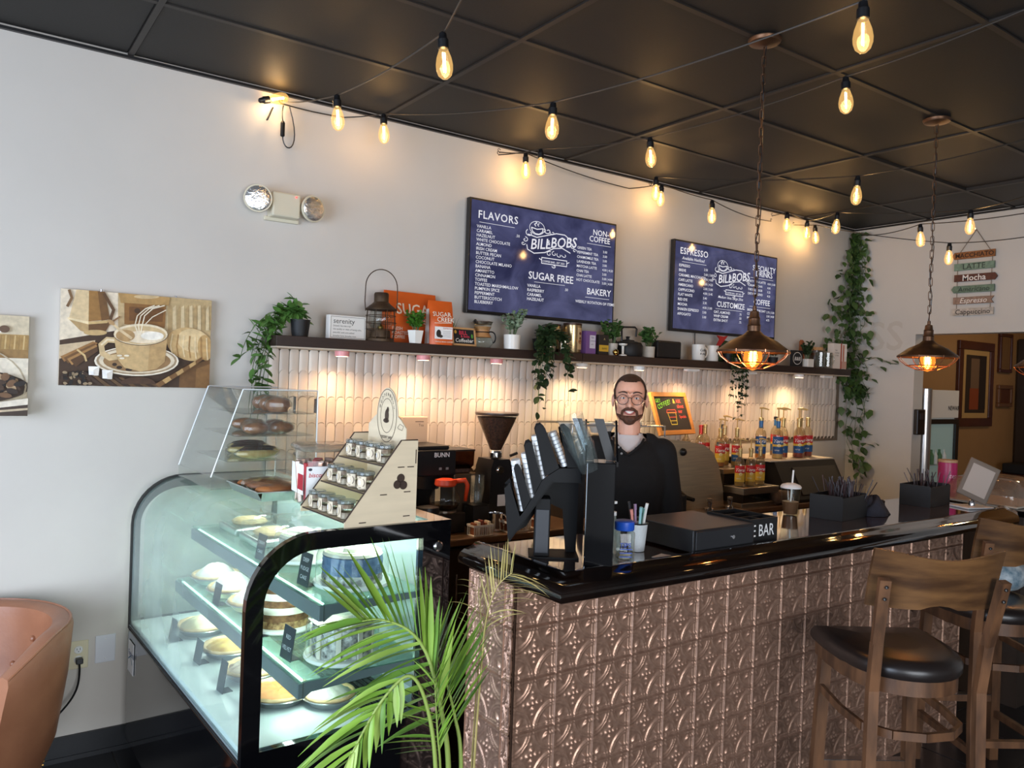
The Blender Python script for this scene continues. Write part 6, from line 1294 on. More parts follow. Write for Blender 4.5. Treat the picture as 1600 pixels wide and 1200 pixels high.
# grinder
t = thing('espresso_grinder', 'tall black espresso grinder with a cone hopper of beans', 'coffee grinder', (2.385, 3.50, CZ)); M_bean = mat('coffee_beans', (88, 54, 38), .45, c2=(44, 26, 18), vscale=90, bump=1.0, bscale=130)
MB().prism([(-.085, 0), (.085, 0), (.08, .05), (.045, .1), (.055, .32), (.04, .345), (-.06, .345), (-.075, .3)], .15, 'y', -.075).build('body', mat('grinder_black', (26, 26, 27), .3), t, smooth=35)
MB().at((-.02, -.077, .29), (PI/2, 0, 0)).lathe([(0, .01), (.018, .01), (.022, .004), (.024, 0)], 20).build('dial', M_chrome, t, smooth=40)
MB().lathe([(.03, .345), (.034, .352), (.034, .375), (.03, .385)], 20).build('hopper_collar', M_chrome, t); MB().lathe([(.03, .386), (.112, .575)], 28, cap=False).build('hopper', M_clear, t, smooth=True); MB().lathe([(0, .39), (.029, .39), (.106, .565), (0, .568)], 28).build('beans', M_bean, t, smooth=40)
MB().lathe([(.115, .5755), (.118, .58), (.117, .59), (0, .594)], 28).build('hopper_lid', mat('lid_brown', (70, 54, 44), .3), t, smooth=40)
MB().lathe([(.04, .20), (.04, .27), (.038, .275)], 20, loc=(.095, -.05, .04)).build('doser', M_chrome, t, smooth=40); MB().lathe([(.012, .1), (.038, .2)], 20, loc=(.095, -.05, .04), cap=False).build('doser_cone', M_steel, t, smooth=True)
MB().tube([(.06, -.05, .36), (.1, -.06, .375)], .008, 7).tube([(-.03, -.06, .35), (-.07, -.07, .352)], .007, 7).build('levers', M_black, t); MB().box(-.03, .02, -.0765, -.0755, .1, .16).build('sticker', M_cup, t)
MB().lathe([(.016, 0), (.02, .03), (.01, .05)], 12, loc=(.06, -.1, 0)).build('portafilter_fork', M_steel, t)
# brewer
t = thing('coffee_brewer', 'black commercial coffee brewer lettered BUNN behind the jar rack', 'coffee machine', (1.985, 3.60, CZ)); MB().box(-.11, .13, -.14, .14, .27, .40, .006).build('brew_head', M_black, t); MB().box(-.11, .13, .06, .14, .03, .2695, .004).build('column', M_black, t); MB().box(-.11, .13, -.13, .14, 0, .0295, .006).build('base', M_black, t); MB().box(-.1, .1, -.12, .12, .4005, .42, .006).build('top_cover', M_black, t)
mb = MB(); put_text(mb, 'BUNN', .0, .365, .032, lambda u, v: (u, -.1408, v), col=(230, 230, 230), bold=.02); mb.build('lettering', M_txt, t, vcol=True, fixn=False); MB().lathe([(.06, .2), (.075, .268), (.076, .27)], 20, loc=(.01, -.06, 0)).build('filter_funnel', M_black, t, smooth=40)
for k in range(2): MB().box(.03+k*.04, .045+k*.04, -.1425, -.1402, .3, .312).build('switch', mat('switch_grey', (140, 140, 140), .4), t)
def carafe(label, loc, hm, fill, rz):
    t = thing('glass_carafe', label, 'carafe', loc, rz); MB().lathe([(0, .001), (.06, .001), (.078, .03), (.078, .06), (.05, .115), (.045, .13)], 24, cap=False).build('glass', M_clear, t, smooth=True)
    MB().lathe([(0, .004), (.058, .004), (.074, .03), (.074, fill), (0, fill)], 20).build('coffee', mat('black_coffee', (40, 24, 16), .1), t, smooth=40); MB().lathe([(.05, .118), (.055, .125), (.052, .15), (.03, .155), (.0, .156)], 22).build('lid', hm, t, smooth=40); MB().tube([(.05, 0, .14), (.1, 0, .145), (.115, 0, .12), (.105, 0, .04)], [.013, .013, .012, .009], 8).build('handle', hm, t, smooth=True)
carafe('glass carafe with orange-red handle beside the brewer', (2.02, 3.40, CZ+.11), mat('orange_handle', (220, 70, 30), .4), .03, -.3)
t = thing('warmer_stand', 'low black warmer under the orange-handled carafe', 'warmer', (2.02, 3.40, CZ)); MB().box(-.085, .085, -.065, .065, 0, .1, .006).build('body', M_black, t); MB().lathe([(.06, .1002), (.06, .1085), (0, .1088)], 20).build('hot_plate', M_steel, t)
carafe('glass carafe with black handle at the counter front', (1.862, 3.285, CZ), M_black, .05, 2.8)
t = thing('filter_box', 'beige paper filter box standing on the brewer', 'box', (1.985, 3.70, CZ+.4205)); MB().box(-.075, .075, -.03, .03, 0, .135, .003).build('carton', mat('kraft_card', (206, 178, 150), .7), t); mb = MB(); ribbon(mb, [(0, .11), (.05, .11)], .004, lambda u, v: (u, -.031, v), (90, 70, 56)); put_text(mb, 'Tea', .02, .085, .02, lambda u, v: (u, -.031, v), col=(90, 70, 56)); mb.build('print', M_txt, t, vcol=True, fixn=False)
t = thing('burr_grinder', 'small coffee grinder with smoky hopper right of the brewer', 'coffee grinder', (2.19, 3.58, CZ)); MB().box(-.055, .055, -.07, .07, 0, .27, .008).build('body', mat('bronze_body', (110, 92, 74), .35, .6), t); P_ = [[(sx*a, sy*b, z) for a, b, z in ((.04, .04, .2705), (.06, .075, .31), (.062, .078, .385))] for sx, sy in ((-1, -1), (1, -1), (1, 1), (-1, 1))]; MB().grid(P_, closeu=True).build('hopper', thin_glass('smoky', (120, 96, 80), refl=1.2), t); MB().box(-.05, .05, -.06, .06, .2715, .315, .003).build('beans', M_bean, t); MB().box(-.066, .066, -.082, .082, .386, .395, .003).build('lid', M_black, t)
t = thing('glass_stack', 'stack of clear tasting glasses left of the espresso grinder', 'glasses', (2.235, 3.44, CZ+.12)); 
for q in range(5): MB().lathe([(.025, q*.018), (.038, .075+q*.018)], 16, cap=False).build('glass', thin_glass('cup_plastic', (232, 236, 236)), t, smooth=40)
t = thing('storage_box', 'low dark box under the glasses left of the espresso grinder', 'box', (2.235, 3.44, CZ)); MB().box(-.05, .05, -.05, .05, 0, .115, .006).build('body', M_blackmatte, t); MB().box(-.051, .051, -.051, .051, .1155, .119, .001).build('lid', M_black, t)
t = thing('milk_pitcher', 'small steel milk pitcher below the grinder dial', 'pitcher', (2.27, 3.31, CZ)); MB().lathe([(0, .001), (.04, .001), (.042, .02), (.034, .07), (.037, .09)], 20, cap=False).build('body', M_chrome, t, smooth=40); MB().tube(bez((.036, 0, .08), (.075, 0, .08), (.075, 0, .02), (.04, 0, .02)), .004, 6).build('handle', M_chrome, t)
for k, (x, y, w_) in enumerate(((2.135, 3.245, .11), (2.36, 3.26, .14), (2.52, 3.275, .08))):
    t = thing('slotted_basket', 'white slotted plastic basket on the counter front, %s of three' % ('left', 'middle', 'right')[k], 'basket', (x, y, CZ)); MB().box(-w_/2, w_/2, -.032, .032, 0, .004).build('floor_panel', M_white, t)
    n = int(w_/.011)
    for q in range(n+1):
        for yy in (-.032, .03): MB().box(-w_/2+q*(w_-.004)/n, -w_/2+q*(w_-.004)/n+.005, yy, yy+.002, .004, .045).build('slat', M_white, t)
    for a, b, c, d in ((-w_/2, w_/2, -.034, -.0335), (-w_/2, w_/2, .0325, .034), (-w_/2-.002, -w_/2, -.034, .034), (w_/2, w_/2+.002, -.034, .034)): MB().box(a, b, c-.001, d+.001, .045, .055).build('rim', M_white, t)
    for q in range(5): MB().box(-w_*.4+q*w_*.18, -w_*.4+q*w_*.18+.012, -.02, .02, .005, .062+.006*(q % 3)).build('packet', mat('packet_%d' % (q % 3), ((150, 90, 60), (226, 220, 206), (120, 60, 50))[q % 3], .6), t)
# espresso machine with steel face
t = thing('espresso_machine', 'wide brushed steel espresso machine behind the barista', 'espresso machine', (2.80, 3.34, CZ)); face = [(0, 0), (0, .44), (.06, .475), (.6, .45), (.9, .425), (1.05, .40), (1.14, .35), (1.2, .26), (1.245, .12), (1.26, 0)]
MB().prism(face, .012, 'y', 0).build('steel_face', mat('machine_steel', (214, 198, 166), .4, .9, var=.1, vscale=5, stretch=(1, 1, 20)), t, smooth=30); MB().prism([(x*.985+.008, z*.97) for x, z in face], .40, 'y', .013).build('body', mat('machine_dark', (70, 64, 58), .4, .6), t)
for y in (.05, .38): MB().tube([(.02, y, .48), (.02, y, .525), (.75, y, .515), (.75, y, .45)], .006, 7).build('cup_rail', M_chrome, t)
for k in range(3): MB().tube([(.2+.32*k, .0, .1), (.2+.32*k, -.06, .09), (.2+.32*k, -.12, .085)], [.03, .014, .012], 10).build('portafilter', M_black, t)
MB().sphere((.86, -.004, .36), .024, 12, 8).build('steam_knob', M_black, t)
bpy.context.view_layer.update()
for k in range(6):
    c = thing('espresso_cup', 'white cup on top of the espresso machine, %s from the left' % ordn[k], 'cup', (2.86+.115*k, 3.50+.03*(k % 2), CZ+.472), 0, 'cups on the espresso machine'); MB().lathe([(0, .001), (.026, .001), (.038, .03), (.041, .06), (.038, .06), (.024, .006)], 18, cap=False).build('cup', M_ceram, c, smooth=40); MB().tube(bez((.039, 0, .05), (.062, 0, .05), (.06, 0, .02), (.033, 0, .02), 6), .004, 5).build('handle', M_ceram, c)
t = thing('steel_canister', 'steel canister with green label on the machine top', 'canister', (3.40, 3.56, CZ+.462)); MB().lathe([(0, 0), (.05, 0), (.05, .1), (.047, .105)], 20).build('body', M_cup, t, smooth=40); MB().lathe([(.0505, .03), (.0505, .06)], 20, cap=False).build('band', mat('green_band', (60, 110, 80), .5), t); MB().lathe([(.051, .1055), (.051, .115), (0, .117)], 20).build('lid', M_white, t)
# chalkboard with neon lettering
t = thing('chalk_menu_board', 'wood framed chalkboard with neon lettering GET COFFEE', 'chalkboard', (3.915, 3.62, CZ+.44), math.radians(12)); W_, H_ = .44, .29; rt_ = (-.33, 0, 0); M_fr = mat('orange_wood', (206, 136, 64), .5, var=.15, vscale=6, stretch=(1, 1, 5))
for a, b, c, d in ((-W_/2, W_/2, H_-.03, H_), (-W_/2, W_/2, 0, .03), (-W_/2, -W_/2+.03, .03, H_-.03), (W_/2-.03, W_/2, .03, H_-.03)): MB().box(a, b, -.01, .01, c, d, .002).build('frame_rail', M_fr, t, rot=rt_)
MB().box(-W_/2+.03, W_/2-.03, -.002, .006, .03, H_-.03).build('board', mat('chalkboard_dark', (48, 42, 38), .8), t, rot=rt_); mb = MB(); f_ = lambda u, v: (u, -.0028, v); NG, NR, NY = (150, 240, 60), (250, 90, 80), (240, 220, 80)
put_text(mb, 'GET', -.175, .222, .035, f_, col=NG, bold=.015); 
for i, c in enumerate('COFFEE!'): put_text(mb, c, -.165+i*.026, .178+i*.0058, .045, f_, col=NG, bold=.012)
put_text(mb, '&', .035, .215, .045, f_, col=NY, bold=.012)
for i, s_ in enumerate(('ASK', 'about', 'our', 'Specials')): put_text(mb, s_, .075, .218-.035*i, .036 if i < 3 else .028, f_, col=NR, bold=.012)
cu_ = [(-.06, .15), (-.045, .07), (.025, .07), (.04, .15)]; ribbon(mb, cu_+[cu_[0]], .005, f_, NY); ribbon(mb, [(-.07, .152), (.05, .152), (.04, .17), (-.06, .17), (-.07, .152)], .006, f_, NR); ribbon(mb, [(-.055, .12), (.035, .12)], .004, f_, NR); ribbon(mb, [(-.05, .095), (.03, .095)], .004, f_, NY)
mb.build('chalk_lettering', M_txt, t, rot=rt_, vcol=True, fixn=False)
# syrup bottles
def bottle(label, loc, syr, pump, labc, cap=(196, 168, 110), neck=None, sc=1.0, rz=0.0):
    t = thing('syrup_bottle', label, 'bottle', loc, rz, 'syrup bottles'); t.scale = (sc, sc, sc)
    MB().lathe([(0, .0015), (.034, .0015), (.037, .006), (.037, .165), (.032, .19), (.016, .215), (.0135, .225), (.0135, .262), (.015, .264)], 20, cap=False).build('glass', thin_glass('bottle_glass', (236, 230, 214), refl=1.5, haze=.1, hazec=(226, 214, 190)), t, smooth=40)
    MB().lathe([(0, .004), (.0335, .004), (.0345, .15), (0, .15)], 18).build('syrup', mat('syrup_%d_%d' % (syr[0], syr[1]), syr, .15), t, smooth=40)
    mb = MB(); top, mid, bot = labc
    for z0, z1, c in ((.035, .085, bot), (.085, .1, mid), (.1, .155, top)):
        mb.col = c; mb.grid([[(.0377*math.cos(a), .0377*math.sin(a), z) for z in (z0, z1)] for a in [-PI/2-1.5+3.0*i/14 for i in range(15)]])
    cyl = lambda u, v: (.0386*math.sin(u/.0386-.5), -.0386*math.cos(u/.0386-.5), v)
    put_text(mb, 'Torani', -.03, .112, .034, cyl, col=(248, 246, 240), shear=.3, bold=.014); put_text(mb, 'syrup', -.02, .056, .016, cyl, col=(236, 232, 220)); disc(mb, .012, .094, .013, .011, cyl, (236, 222, 170)); mb.build('label', M_txt, t, vcol=True, fixn=False)
    MB().lathe([(.0142, .218), (.0145, .262)] if not neck else [(.0145, .212), (.0148, .262)], 14, cap=False).build('neck_sleeve', mat('neck_%d' % (neck or cap)[0], neck or cap, .3, .6 if not neck else 0), t, smooth=40)
    MB().lathe([(.0165, .2645), (.0165, .282), (.012, .285), (0, .2855)], 14).build('cap', mat('cap_%d' % cap[0], cap, .35, .5), t, smooth=40)
    if pump:
        p_ = MB().tube([(0, 0, .286), (0, 0, .345)], .0045, 7).build('pump_stem', mat('pump_gold', (206, 172, 110), .4), t); MB().tube([(-.012, 0, .35), (.012, 0, .352), (.05, -.012, .342)], [.007, .007, .004], 7).build('pump_nozzle', mat('pump_gold', (206, 172, 110), .4), p_)
RED = ((196, 34, 40), (226, 188, 60), (24, 84, 140)); BLU = ((30, 84, 140), (222, 186, 70), (26, 76, 130)); RDY = ((196, 34, 40), (220, 178, 60), (222, 182, 64))
DZ = 1.196
for k, (x, y, syr, pm_, lb, nk, lab) in enumerate(((4.62, 3.50, (206, 136, 60), 1, BLU, (40, 110, 170), 'blue-labelled amber syrup bottle with blue neck, leftmost on the dark box'), (4.745, 3.45, (214, 190, 130), 1, BLU, (40, 110, 170), 'blue-labelled pale syrup bottle, second on the dark box'), (4.87, 3.50, (150, 40, 36), 1, RED, None, 'red-labelled syrup bottle with pump, third on the dark box'), (4.985, 3.45, (150, 50, 36), 1, RED, None, 'red-labelled syrup bottle with pump, fourth on the dark box'), (5.075, 3.50, (160, 60, 50), 1, RED, None, 'red-labelled syrup bottle with pump, fifth on the dark box'), (5.165, 3.50, (150, 30, 34), 0, RED, None, 'red-labelled syrup bottle with plain gold cap, rightmost on the dark box'), (4.95, 3.62, (120, 60, 40), 0, RED, None, 'syrup bottle half hidden in the second row on the dark box'))):
    bottle(lab, (x, y, DZ), syr, pm_, lb, neck=nk, cap=(40, 40, 40) if k == 6 else (196, 168, 110), rz=-.5)
t = thing('dark_bin', 'dark slant-fronted bin with white top carrying syrup bottles', 'bin', (4.58, 3.22, CZ)); MB().prism([(.0, 0), (.0, .02), (.13, .265), (.56, .265), (.56, 0)], .70, 'x', 0).build('body', mat('bin_dark', (22, 17, 14), .6, spec=.3), t); MB().add([(.16, .013, .045), (.66, .013, .045), (.66, .108, .222), (.16, .108, .222), (.16, .006, .05), (.66, .006, .05), (.66, .101, .227), (.16, .101, .227)], [(0, 1, 2, 3), (4, 5, 6, 7), (0, 1, 5, 4), (1, 2, 6, 5), (2, 3, 7, 6), (3, 0, 4, 7)]).build('sloped_lid', mat('bin_lid', (36, 27, 20), .5, spec=.3), t); MB().box(-.03, .70, .14, .565, .2655, .2745, .002).build('top_board', mat('marble_white', (214, 200, 180), .3), t)
t = thing('syrup_station', 'stepped steel rack of syrup bottles beside the espresso machine', 'rack', (4.10, 3.22, CZ))
MB().box(0, .36, .0, .16, .085, .130, .003).build('front_shelf', M_steel, t); MB().box(0, .36, .165, .56, .2, .232, .003).build('rear_shelf', M_steel, t); MB().box(0, .36, .01, .55, 0, .03, .003).build('base_tray', M_steel, t)
for x in (.0, .35): MB().box(x, x+.01, .01, .555, .0305, .0845 if False else .084).box(x, x+.01, .166, .555, .131, .1995).build('side_plate', mat('rack_dark', (60, 52, 44), .4, .5), t)
MB().lathe([(.0, 0), (.03, 0), (.034, .05)], 14, loc=(.26, .08, .0305), cap=False).build('shot_glass', M_clear, t)
for k, (x, y) in enumerate(((4.155, 3.30), (4.25, 3.29), (4.36, 3.30))): bottle('red and yellow labelled syrup bottle on the front rack step, %s' % ('left', 'centre', 'right')[k], (x, y, CZ+.131), (196, 160, 90), True, RDY, sc=.86, rz=-.5)
for k, (x, y, c) in enumerate(((4.14, 3.62, (200, 60, 50)), (4.25, 3.68, (196, 168, 110)), (4.31, 3.56, (206, 176, 120)), (4.40, 3.66, (40, 36, 34)))): bottle('syrup bottle on the rear rack step, %s from the left' % ordn[k], (x, y, CZ+.233), ((206, 170, 110), (170, 80, 50), (206, 150, 70), (190, 150, 60))[k], k == 2, RDY if k != 3 else BLU, cap=c, rz=-.5, sc=.95)
for k, (x, y) in enumerate(((3.95, 3.56), (4.035, 3.65))): 
    bottle('syrup bottle standing at the right end of the espresso machine, %s' % ('front', 'rear')[k], (x, y, CZ+(.36 if k == 0 else .315)), (190, 120, 60), False, RDY, rz=-.5, sc=.9, cap=((206, 176, 120), (200, 60, 50))[k]) if False else None
bottle('red-capped syrup bottle between chalkboard and syrup rack', (4.135, 3.745, CZ+.233), (196, 110, 60), False, RDY, cap=(206, 50, 44), rz=-.5, sc=.85)
bottle('syrup bottle in front of the rear rack row, left one', (4.195, 3.50, CZ+.233), (196, 120, 60), True, RDY, rz=-.5, sc=.9)
bottle('syrup bottle in front of the rear rack row, right one', (4.365, 3.50, CZ+.233), (206, 180, 110), True, RED, rz=-.5, sc=.9)
t = thing('knock_box', 'black knock box at the front of the back counter beside the barista', 'box', (3.46, 3.25, CZ)); MB().box(-.11, .11, -.04, .075, 0, .12, .006).build('box', M_blackmatte, t); MB().tube([(-.1, .03, .125), (.1, .03, .125)], .01, 8).build('bar', M_black, t)
cloth('bar_towel', 'rumpled striped brown towel on the back counter', 'towel', (4.33, 3.1+.13, CZ), .13, .045, .075, mat('towel_brown', (120, 96, 74), .95, c2=(84, 62, 46), vscale=30, stretch=(1, 8, 1), bump=.4), 9) if False else None
t = thing('bar_towel', 'rolled brown towel in front of the dark bin', 'towel', (4.53, 3.235, CZ+.001)); MB().tube([(-.1, 0, .045), (-.04, .0, .05), (.03, .005, .045), (.09, .0, .04)], [.04, .046, .044, .03], 14).build('roll', mat('towel_brown', (120, 96, 74), .95, c2=(84, 62, 46), vscale=25, stretch=(8, 1, 1), bump=.4), t, smooth=True); MB().tube([(.03, -.046, .045), (.05, -.03, .085), (.06, .03, .07)], .006, 6).build('tie', mat('towel_tie', (150, 130, 104), .9), t)
for k, (x, y) in enumerate(((3.80, 3.235), (3.99, 3.235))):
    t = thing('steel_tamper', 'small steel tamper on the back counter edge, %s of two' % ('left', 'right')[k], 'tamper', (x, y, CZ)); MB().lathe([(0, 0), (.028, 0), (.028, .02), (.012, .03), (.016, .06), (0, .066)], 18).build('base', M_chrome, t, smooth=40); MB().lathe([(.0165, .0662), (.017, .08), (0, .084)], 14).build('grip', M_steel, t)

# ================================================================== bar stools
M_stool = mat('stool_wood', (118, 80, 52), .45, c2=(70, 46, 30), vscale=5, stretch=(5, 5, 1)); M_stoolback = mat('stool_back_wood', (120, 84, 50), .34, c2=(70, 46, 28), vscale=5, stretch=(1, 1, 5)); M_vinyl = mat('seat_vinyl', (34, 28, 26), .32, bump=.05, bscale=80)
def stool(label, loc, rz, parts=None):
    t = thing('bar_stool', label, 'bar stool', loc, rz, 'bar stools')
    def dsh(s_, e=0):
        pts = [(-.2*s_, .205*s_), (-.205*s_, .1), (-.2*s_, -.02)]+[(.19*s_*math.cos(a), -.04+.18*s_*math.sin(a)) for a in [PI+PI*i/14 for i in range(15)]]+[(.2*s_, -.02), (.205*s_, .1), (.2*s_, .205*s_)]
        return pts
    o_ = dsh(1.04); P = [[(x*k, y*k, z) for x, y in dsh(1.04)] for k, z in ((.97, .752), (1.0, .765), (1.0, .785), (.95, .803), (.8, .812), (.4, .816))]
    mb = MB(); mb.grid([r+[r[0]] for r in P]); mb.poly(P[-1]); mb.poly(P[0]); mb.build('seat_cushion', M_vinyl, t, smooth=50)
    P = [[(x, y, z) for x, y in dsh(.97)] for z in (.70, .7515)]; mb = MB(); mb.grid([r+[r[0]] for r in P]); mb.poly(P[0]); mb.poly(P[1]); mb.build('seat_apron', M_stool, t, smooth=30)
    for s_ in (-1, 1):
        MB().bar((s_*.185, .20, .001), (s_*.165, .175, .70), .04, .034).build('front_leg', M_stool, t)
        mb = MB(); pts = [(s_*.20, -.255, .001), (s_*.185, -.21, .35), (s_*.18, -.205, .72), (s_*.184, -.23, .88), (s_*.195, -.285, 1.10)]
        for a, b in zip(pts[:-1], pts[1:]): mb.bar(a, (b[0], b[1], b[2]+.004), .034, .026)
        r_ = mb.build('rear_post', M_stool, t)
        for z, y in ((1.08, -.2935), (1.04, -.2845)): MB().at((s_*.194, y-.003, z), (PI/2-.2, 0, 0)).lathe([(0, .004), (.005, .003), (.006, 0)], 8).build('screw', M_black, r_)
    P = []
    for i in range(15):
        u = -1+2*i/14; x = .215*u; yb = -.315+.055*u*u; zt = 1.195-.03*(1-u*u)**2*.8; zb = 1.0+.0*u
        if abs(u) < .3: zb += .016*(1-(u/.3)**2)
        P.append([(x, yb+.05, zb), (x, yb+.03, (zb+zt)/2), (x, yb, zt), (x, yb+.012, zt+.001), (x, yb+.042, (zb+zt)/2), (x, yb+.062, zb), (x, yb+.05, zb)])
    mb = MB(); mb.grid(P); mb.poly(P[0][:-1]); mb.poly(P[-1][:-1]); mb.build('backrest', M_stoolback, t, smooth=35)
    mb = MB(); pth = [(-.18, .18, .585), (-.185, 0, .575), (-.17, -.13, .57), (-.1, -.195, .57), (0, -.215, .57), (.1, -.195, .57), (.17, -.13, .57), (.185, 0, .575), (.18, .18, .585)]
    for a, b in zip(pth[:-1], pth[1:]): mb.bar(a, b, .014, .028)
    mb.build('bent_stretcher', M_stool, t)
    f_ = MB().bar((-.18, .19, .29), (.18, .19, .29), .03, .03).build('foot_rail', M_stool, t); MB().bar((-.165, .19, .307), (.165, .19, .307), .032, .003).build('kick_plate', M_chrome, f_)
    for s_ in (-1, 1): MB().bar((s_*.182, .19, .22), (s_*.188, -.22, .22), .024, .028).build('side_stretcher', M_stool, t)
    MB().bar((-.185, -.22, .26), (.185, -.22, .26), .024, .028).build('rear_stretcher', M_stool, t)
    return t
stool('wooden bar stool with black seat, nearest to the camera', (2.74, 1.48, 0), math.radians(-32.7)); stool('wooden bar stool farther along, cut by the right edge', (3.74, 1.61, 0), math.radians(-32.7))
t = thing('floral_bag', 'grey and blue floral cloth bag on the far bar stool', 'bag', (3.90, 1.60, .818)); MB().sphere((0, 0, .075), (.1, .08, .075), 16, 10).build('bag', mat('floral_cloth', (196, 204, 206), .9, c2=(90, 116, 130), vscale=26), t, smooth=True); MB().tube(bez((-.05, 0, .14), (-.05, 0, .24), (.05, 0, .24), (.05, 0, .14)), .008, 6).build('strap', mat('grey_cloth', (110, 116, 122), .9), t)

# ================================================================== the passage behind the doorway
t = thing('glass_door_fridge', 'narrow drinks fridge with lit glass door in the doorway', 'fridge', (6.36, 3.27, 0)); M_fr = mat('fridge_white', (226, 220, 210), .4)
MB().box(.0, .58, .03, .52, 0, 1.72, .008).build('cabinet', M_fr, t); MB().lathe([(.045, .0), (.045, 1.725), (.04, 1.73), (0, 1.731)], 24, loc=(.035, .0, 0)).build('corner_column', mat('satin_aluminium', (200, 196, 190), .3, .8), t, smooth=40); MB().box(.08, .58, .0, .029, 1.49, 1.72, .004).build('header_panel', M_fr, t)
mb = MB(); put_text(mb, 'NEWAIR', .40, 1.555, .05, lambda u, v: (u, -.001, v), col=(40, 36, 34), bold=.02); mb.build('lettering', M_txt, t, vcol=True, fixn=False)
MB().box(.085, .575, .012, .029, .1, 1.48).build('lit_interior', mat('fridge_inside', (176, 186, 184), .5, emit=(170, 184, 182), estr=.2), t); d_ = MB().box(.085, .115, -.01, .0115, .1, 1.48).box(.525, .575, -.01, .0115, .1, 1.48).box(.1155, .5245, -.01, .0115, 1.44, 1.48).box(.1155, .5245, -.01, .0115, .1, .16).build('door_frame', M_black, t); MB().box(.1155, .5245, -.004, .0, .16, 1.44).build('door_glass', M_caseside, d_)
for k in range(3): MB().box(.12, .52, .0015, .011, .5+.3*k, .512+.3*k).build('wire_shelf', M_white, t)
for k, (x, z, c) in enumerate(((.16, 1.112, (90, 130, 90)), (.22, 1.112, (226, 226, 220)), (.29, 1.112, (80, 120, 84)), (.36, 1.112, (230, 230, 224)), (.2, .812, (200, 204, 200)), (.3, .812, (120, 150, 140)))): MB().lathe([(0, 0), (.022, 0), (.022, .07), (.01, .1), (.01, .12)], 10, loc=(x, .005, z)).build('drink_bottle', mat('drink_%d' % k, c, .4), t)
t = thing('fridge_top_lamp', 'small lit jar lamp standing on top of the fridge', 'lamp', (6.50, 3.42, 1.721)); MB().lathe([(.05, 0), (.055, .02), (.05, .16), (.03, .18)], 18, cap=False).build('glass', M_amber, t, smooth=True); MB().sphere((0, 0, .09), .02, 10, 8).build('bulb', mat('warm_bulb', (255, 230, 180), emit=(255, 214, 140), estr=12), t); MB().lathe([(.052, .0), (.052, .018), (0, .019)], 18).build('base', M_black, t)
t = thing('door_keypad', 'black card reader box on the doorway jamb', 'wall box', (XR+.07, 3.259, 1.46)); MB().box(-.055, .055, -.035, 0, -.1, .1, .006).build('housing', M_black, t); MB().box(-.025, .025, -.0375, -.0352, .02, .07).build('display', mat('keypad_screen', (50, 46, 52), .2), t)
def wall_frame(label, x0, x1, z0, z1, fw_, m, matc, cols):
    t = thing('framed_picture', label, 'picture', (x0, YB-.035, z0)); W_, H_ = x1-x0, z1-z0
    for a, b, c, d in ((0, W_, H_-fw_, H_), (0, W_, 0, fw_), (0, fw_, fw_, H_-fw_), (W_-fw_, W_, fw_, H_-fw_)): MB().box(a, b, 0, .033, c, d, .006).build('frame_rail', m, t)
    mb = MB(); mb.col = matc; mb.box(fw_, W_-fw_, .015, .025, fw_, H_-fw_)
    for k, (u0, u1, v0, v1, c) in enumerate(cols): mb.col = c; y = .0145-.0006*k; mb.add([(W_*u, y, H_*v) for u, v in ((u0, v0), (u1, v0), (u1, v1), (u0, v1))], [(0, 1, 2, 3)])
    mb.build('print', M_txt, t, vcol=True)
M_mahog = mat('mahogany_frame', (74, 36, 24), .35, var=.2, vscale=8)
wall_frame('large mahogany framed abstract picture on the tan wall', 8.02, 8.75, 1.37, 2.22, .085, M_mahog, (186, 150, 96), ((.22, .8, .16, .84, (52, 40, 32)), (.36, .66, .4, .8, (118, 92, 70)), (.34, .6, .2, .45, (140, 66, 36)), (.6, .8, .2, .84, (40, 30, 26))))
wall_frame('narrow dark frame high on the tan wall', 8.88, 9.16, 1.93, 2.34, .035, M_mahog, (130, 96, 60), ((.2, .8, .1, .9, (120, 88, 54)),))
wall_frame('small brown frame below the narrow frame', 8.88, 9.2, 1.57, 1.80, .04, mat('walnut_frame', (110, 72, 42), .4), (90, 50, 28), ((.16, .84, .16, .84, (86, 44, 24)),))
t = thing('dark_armoire', 'dark tall cabinet at the far end of the passage', 'cabinet', (9.30, 3.4, 0)); MB().box(0, .38, 0, .40, 0, 2.3, .01).build('body', mat('armoire_dark', (52, 40, 32), .4), t); MB().box(.02, .36, -.012, -.0005, .1, 1.9, .004).build('door', mat('armoire_door', (66, 56, 48), .3), t)
t = thing('carved_sideboard', 'dark carved sideboard against the tan wall', 'sideboard', (8.5, 3.3, 0)); MB().box(0, .72, 0, .48, 0, .86, .01).build('body', M_mahog, t); MB().box(-.02, .74, -.02, .49, .8605, .9, .006).build('top', M_mahog, t); MB().box(.3, .68, .1, .4, .9005, 1.0, .01).build('riser', M_blackmatte, t)
pl_ = thing('added_ceiling_lamp', 'added unseen frosted ceiling lamp in the passage', 'ceiling lamp', (7.9, 2.2, ZC)); MB().lathe([(0, -.16), (.09, -.14), (.13, -.08), (.13, -.03)], 20).build('shade', mat('frosted_shade', (250, 236, 210), .5, emit=(255, 220, 160), estr=2), pl_, smooth=40); MB().lathe([(.05, -.0295), (.05, 0)], 16).build('canopy', M_copper, pl_)  # lamp body added out of view to go with the fill light below
point_light('added_passage_light', (7.9, 2.2, 2.75), 28, (1.0, .74, .45), .12)  # added fill that brightens the passage behind the doorway

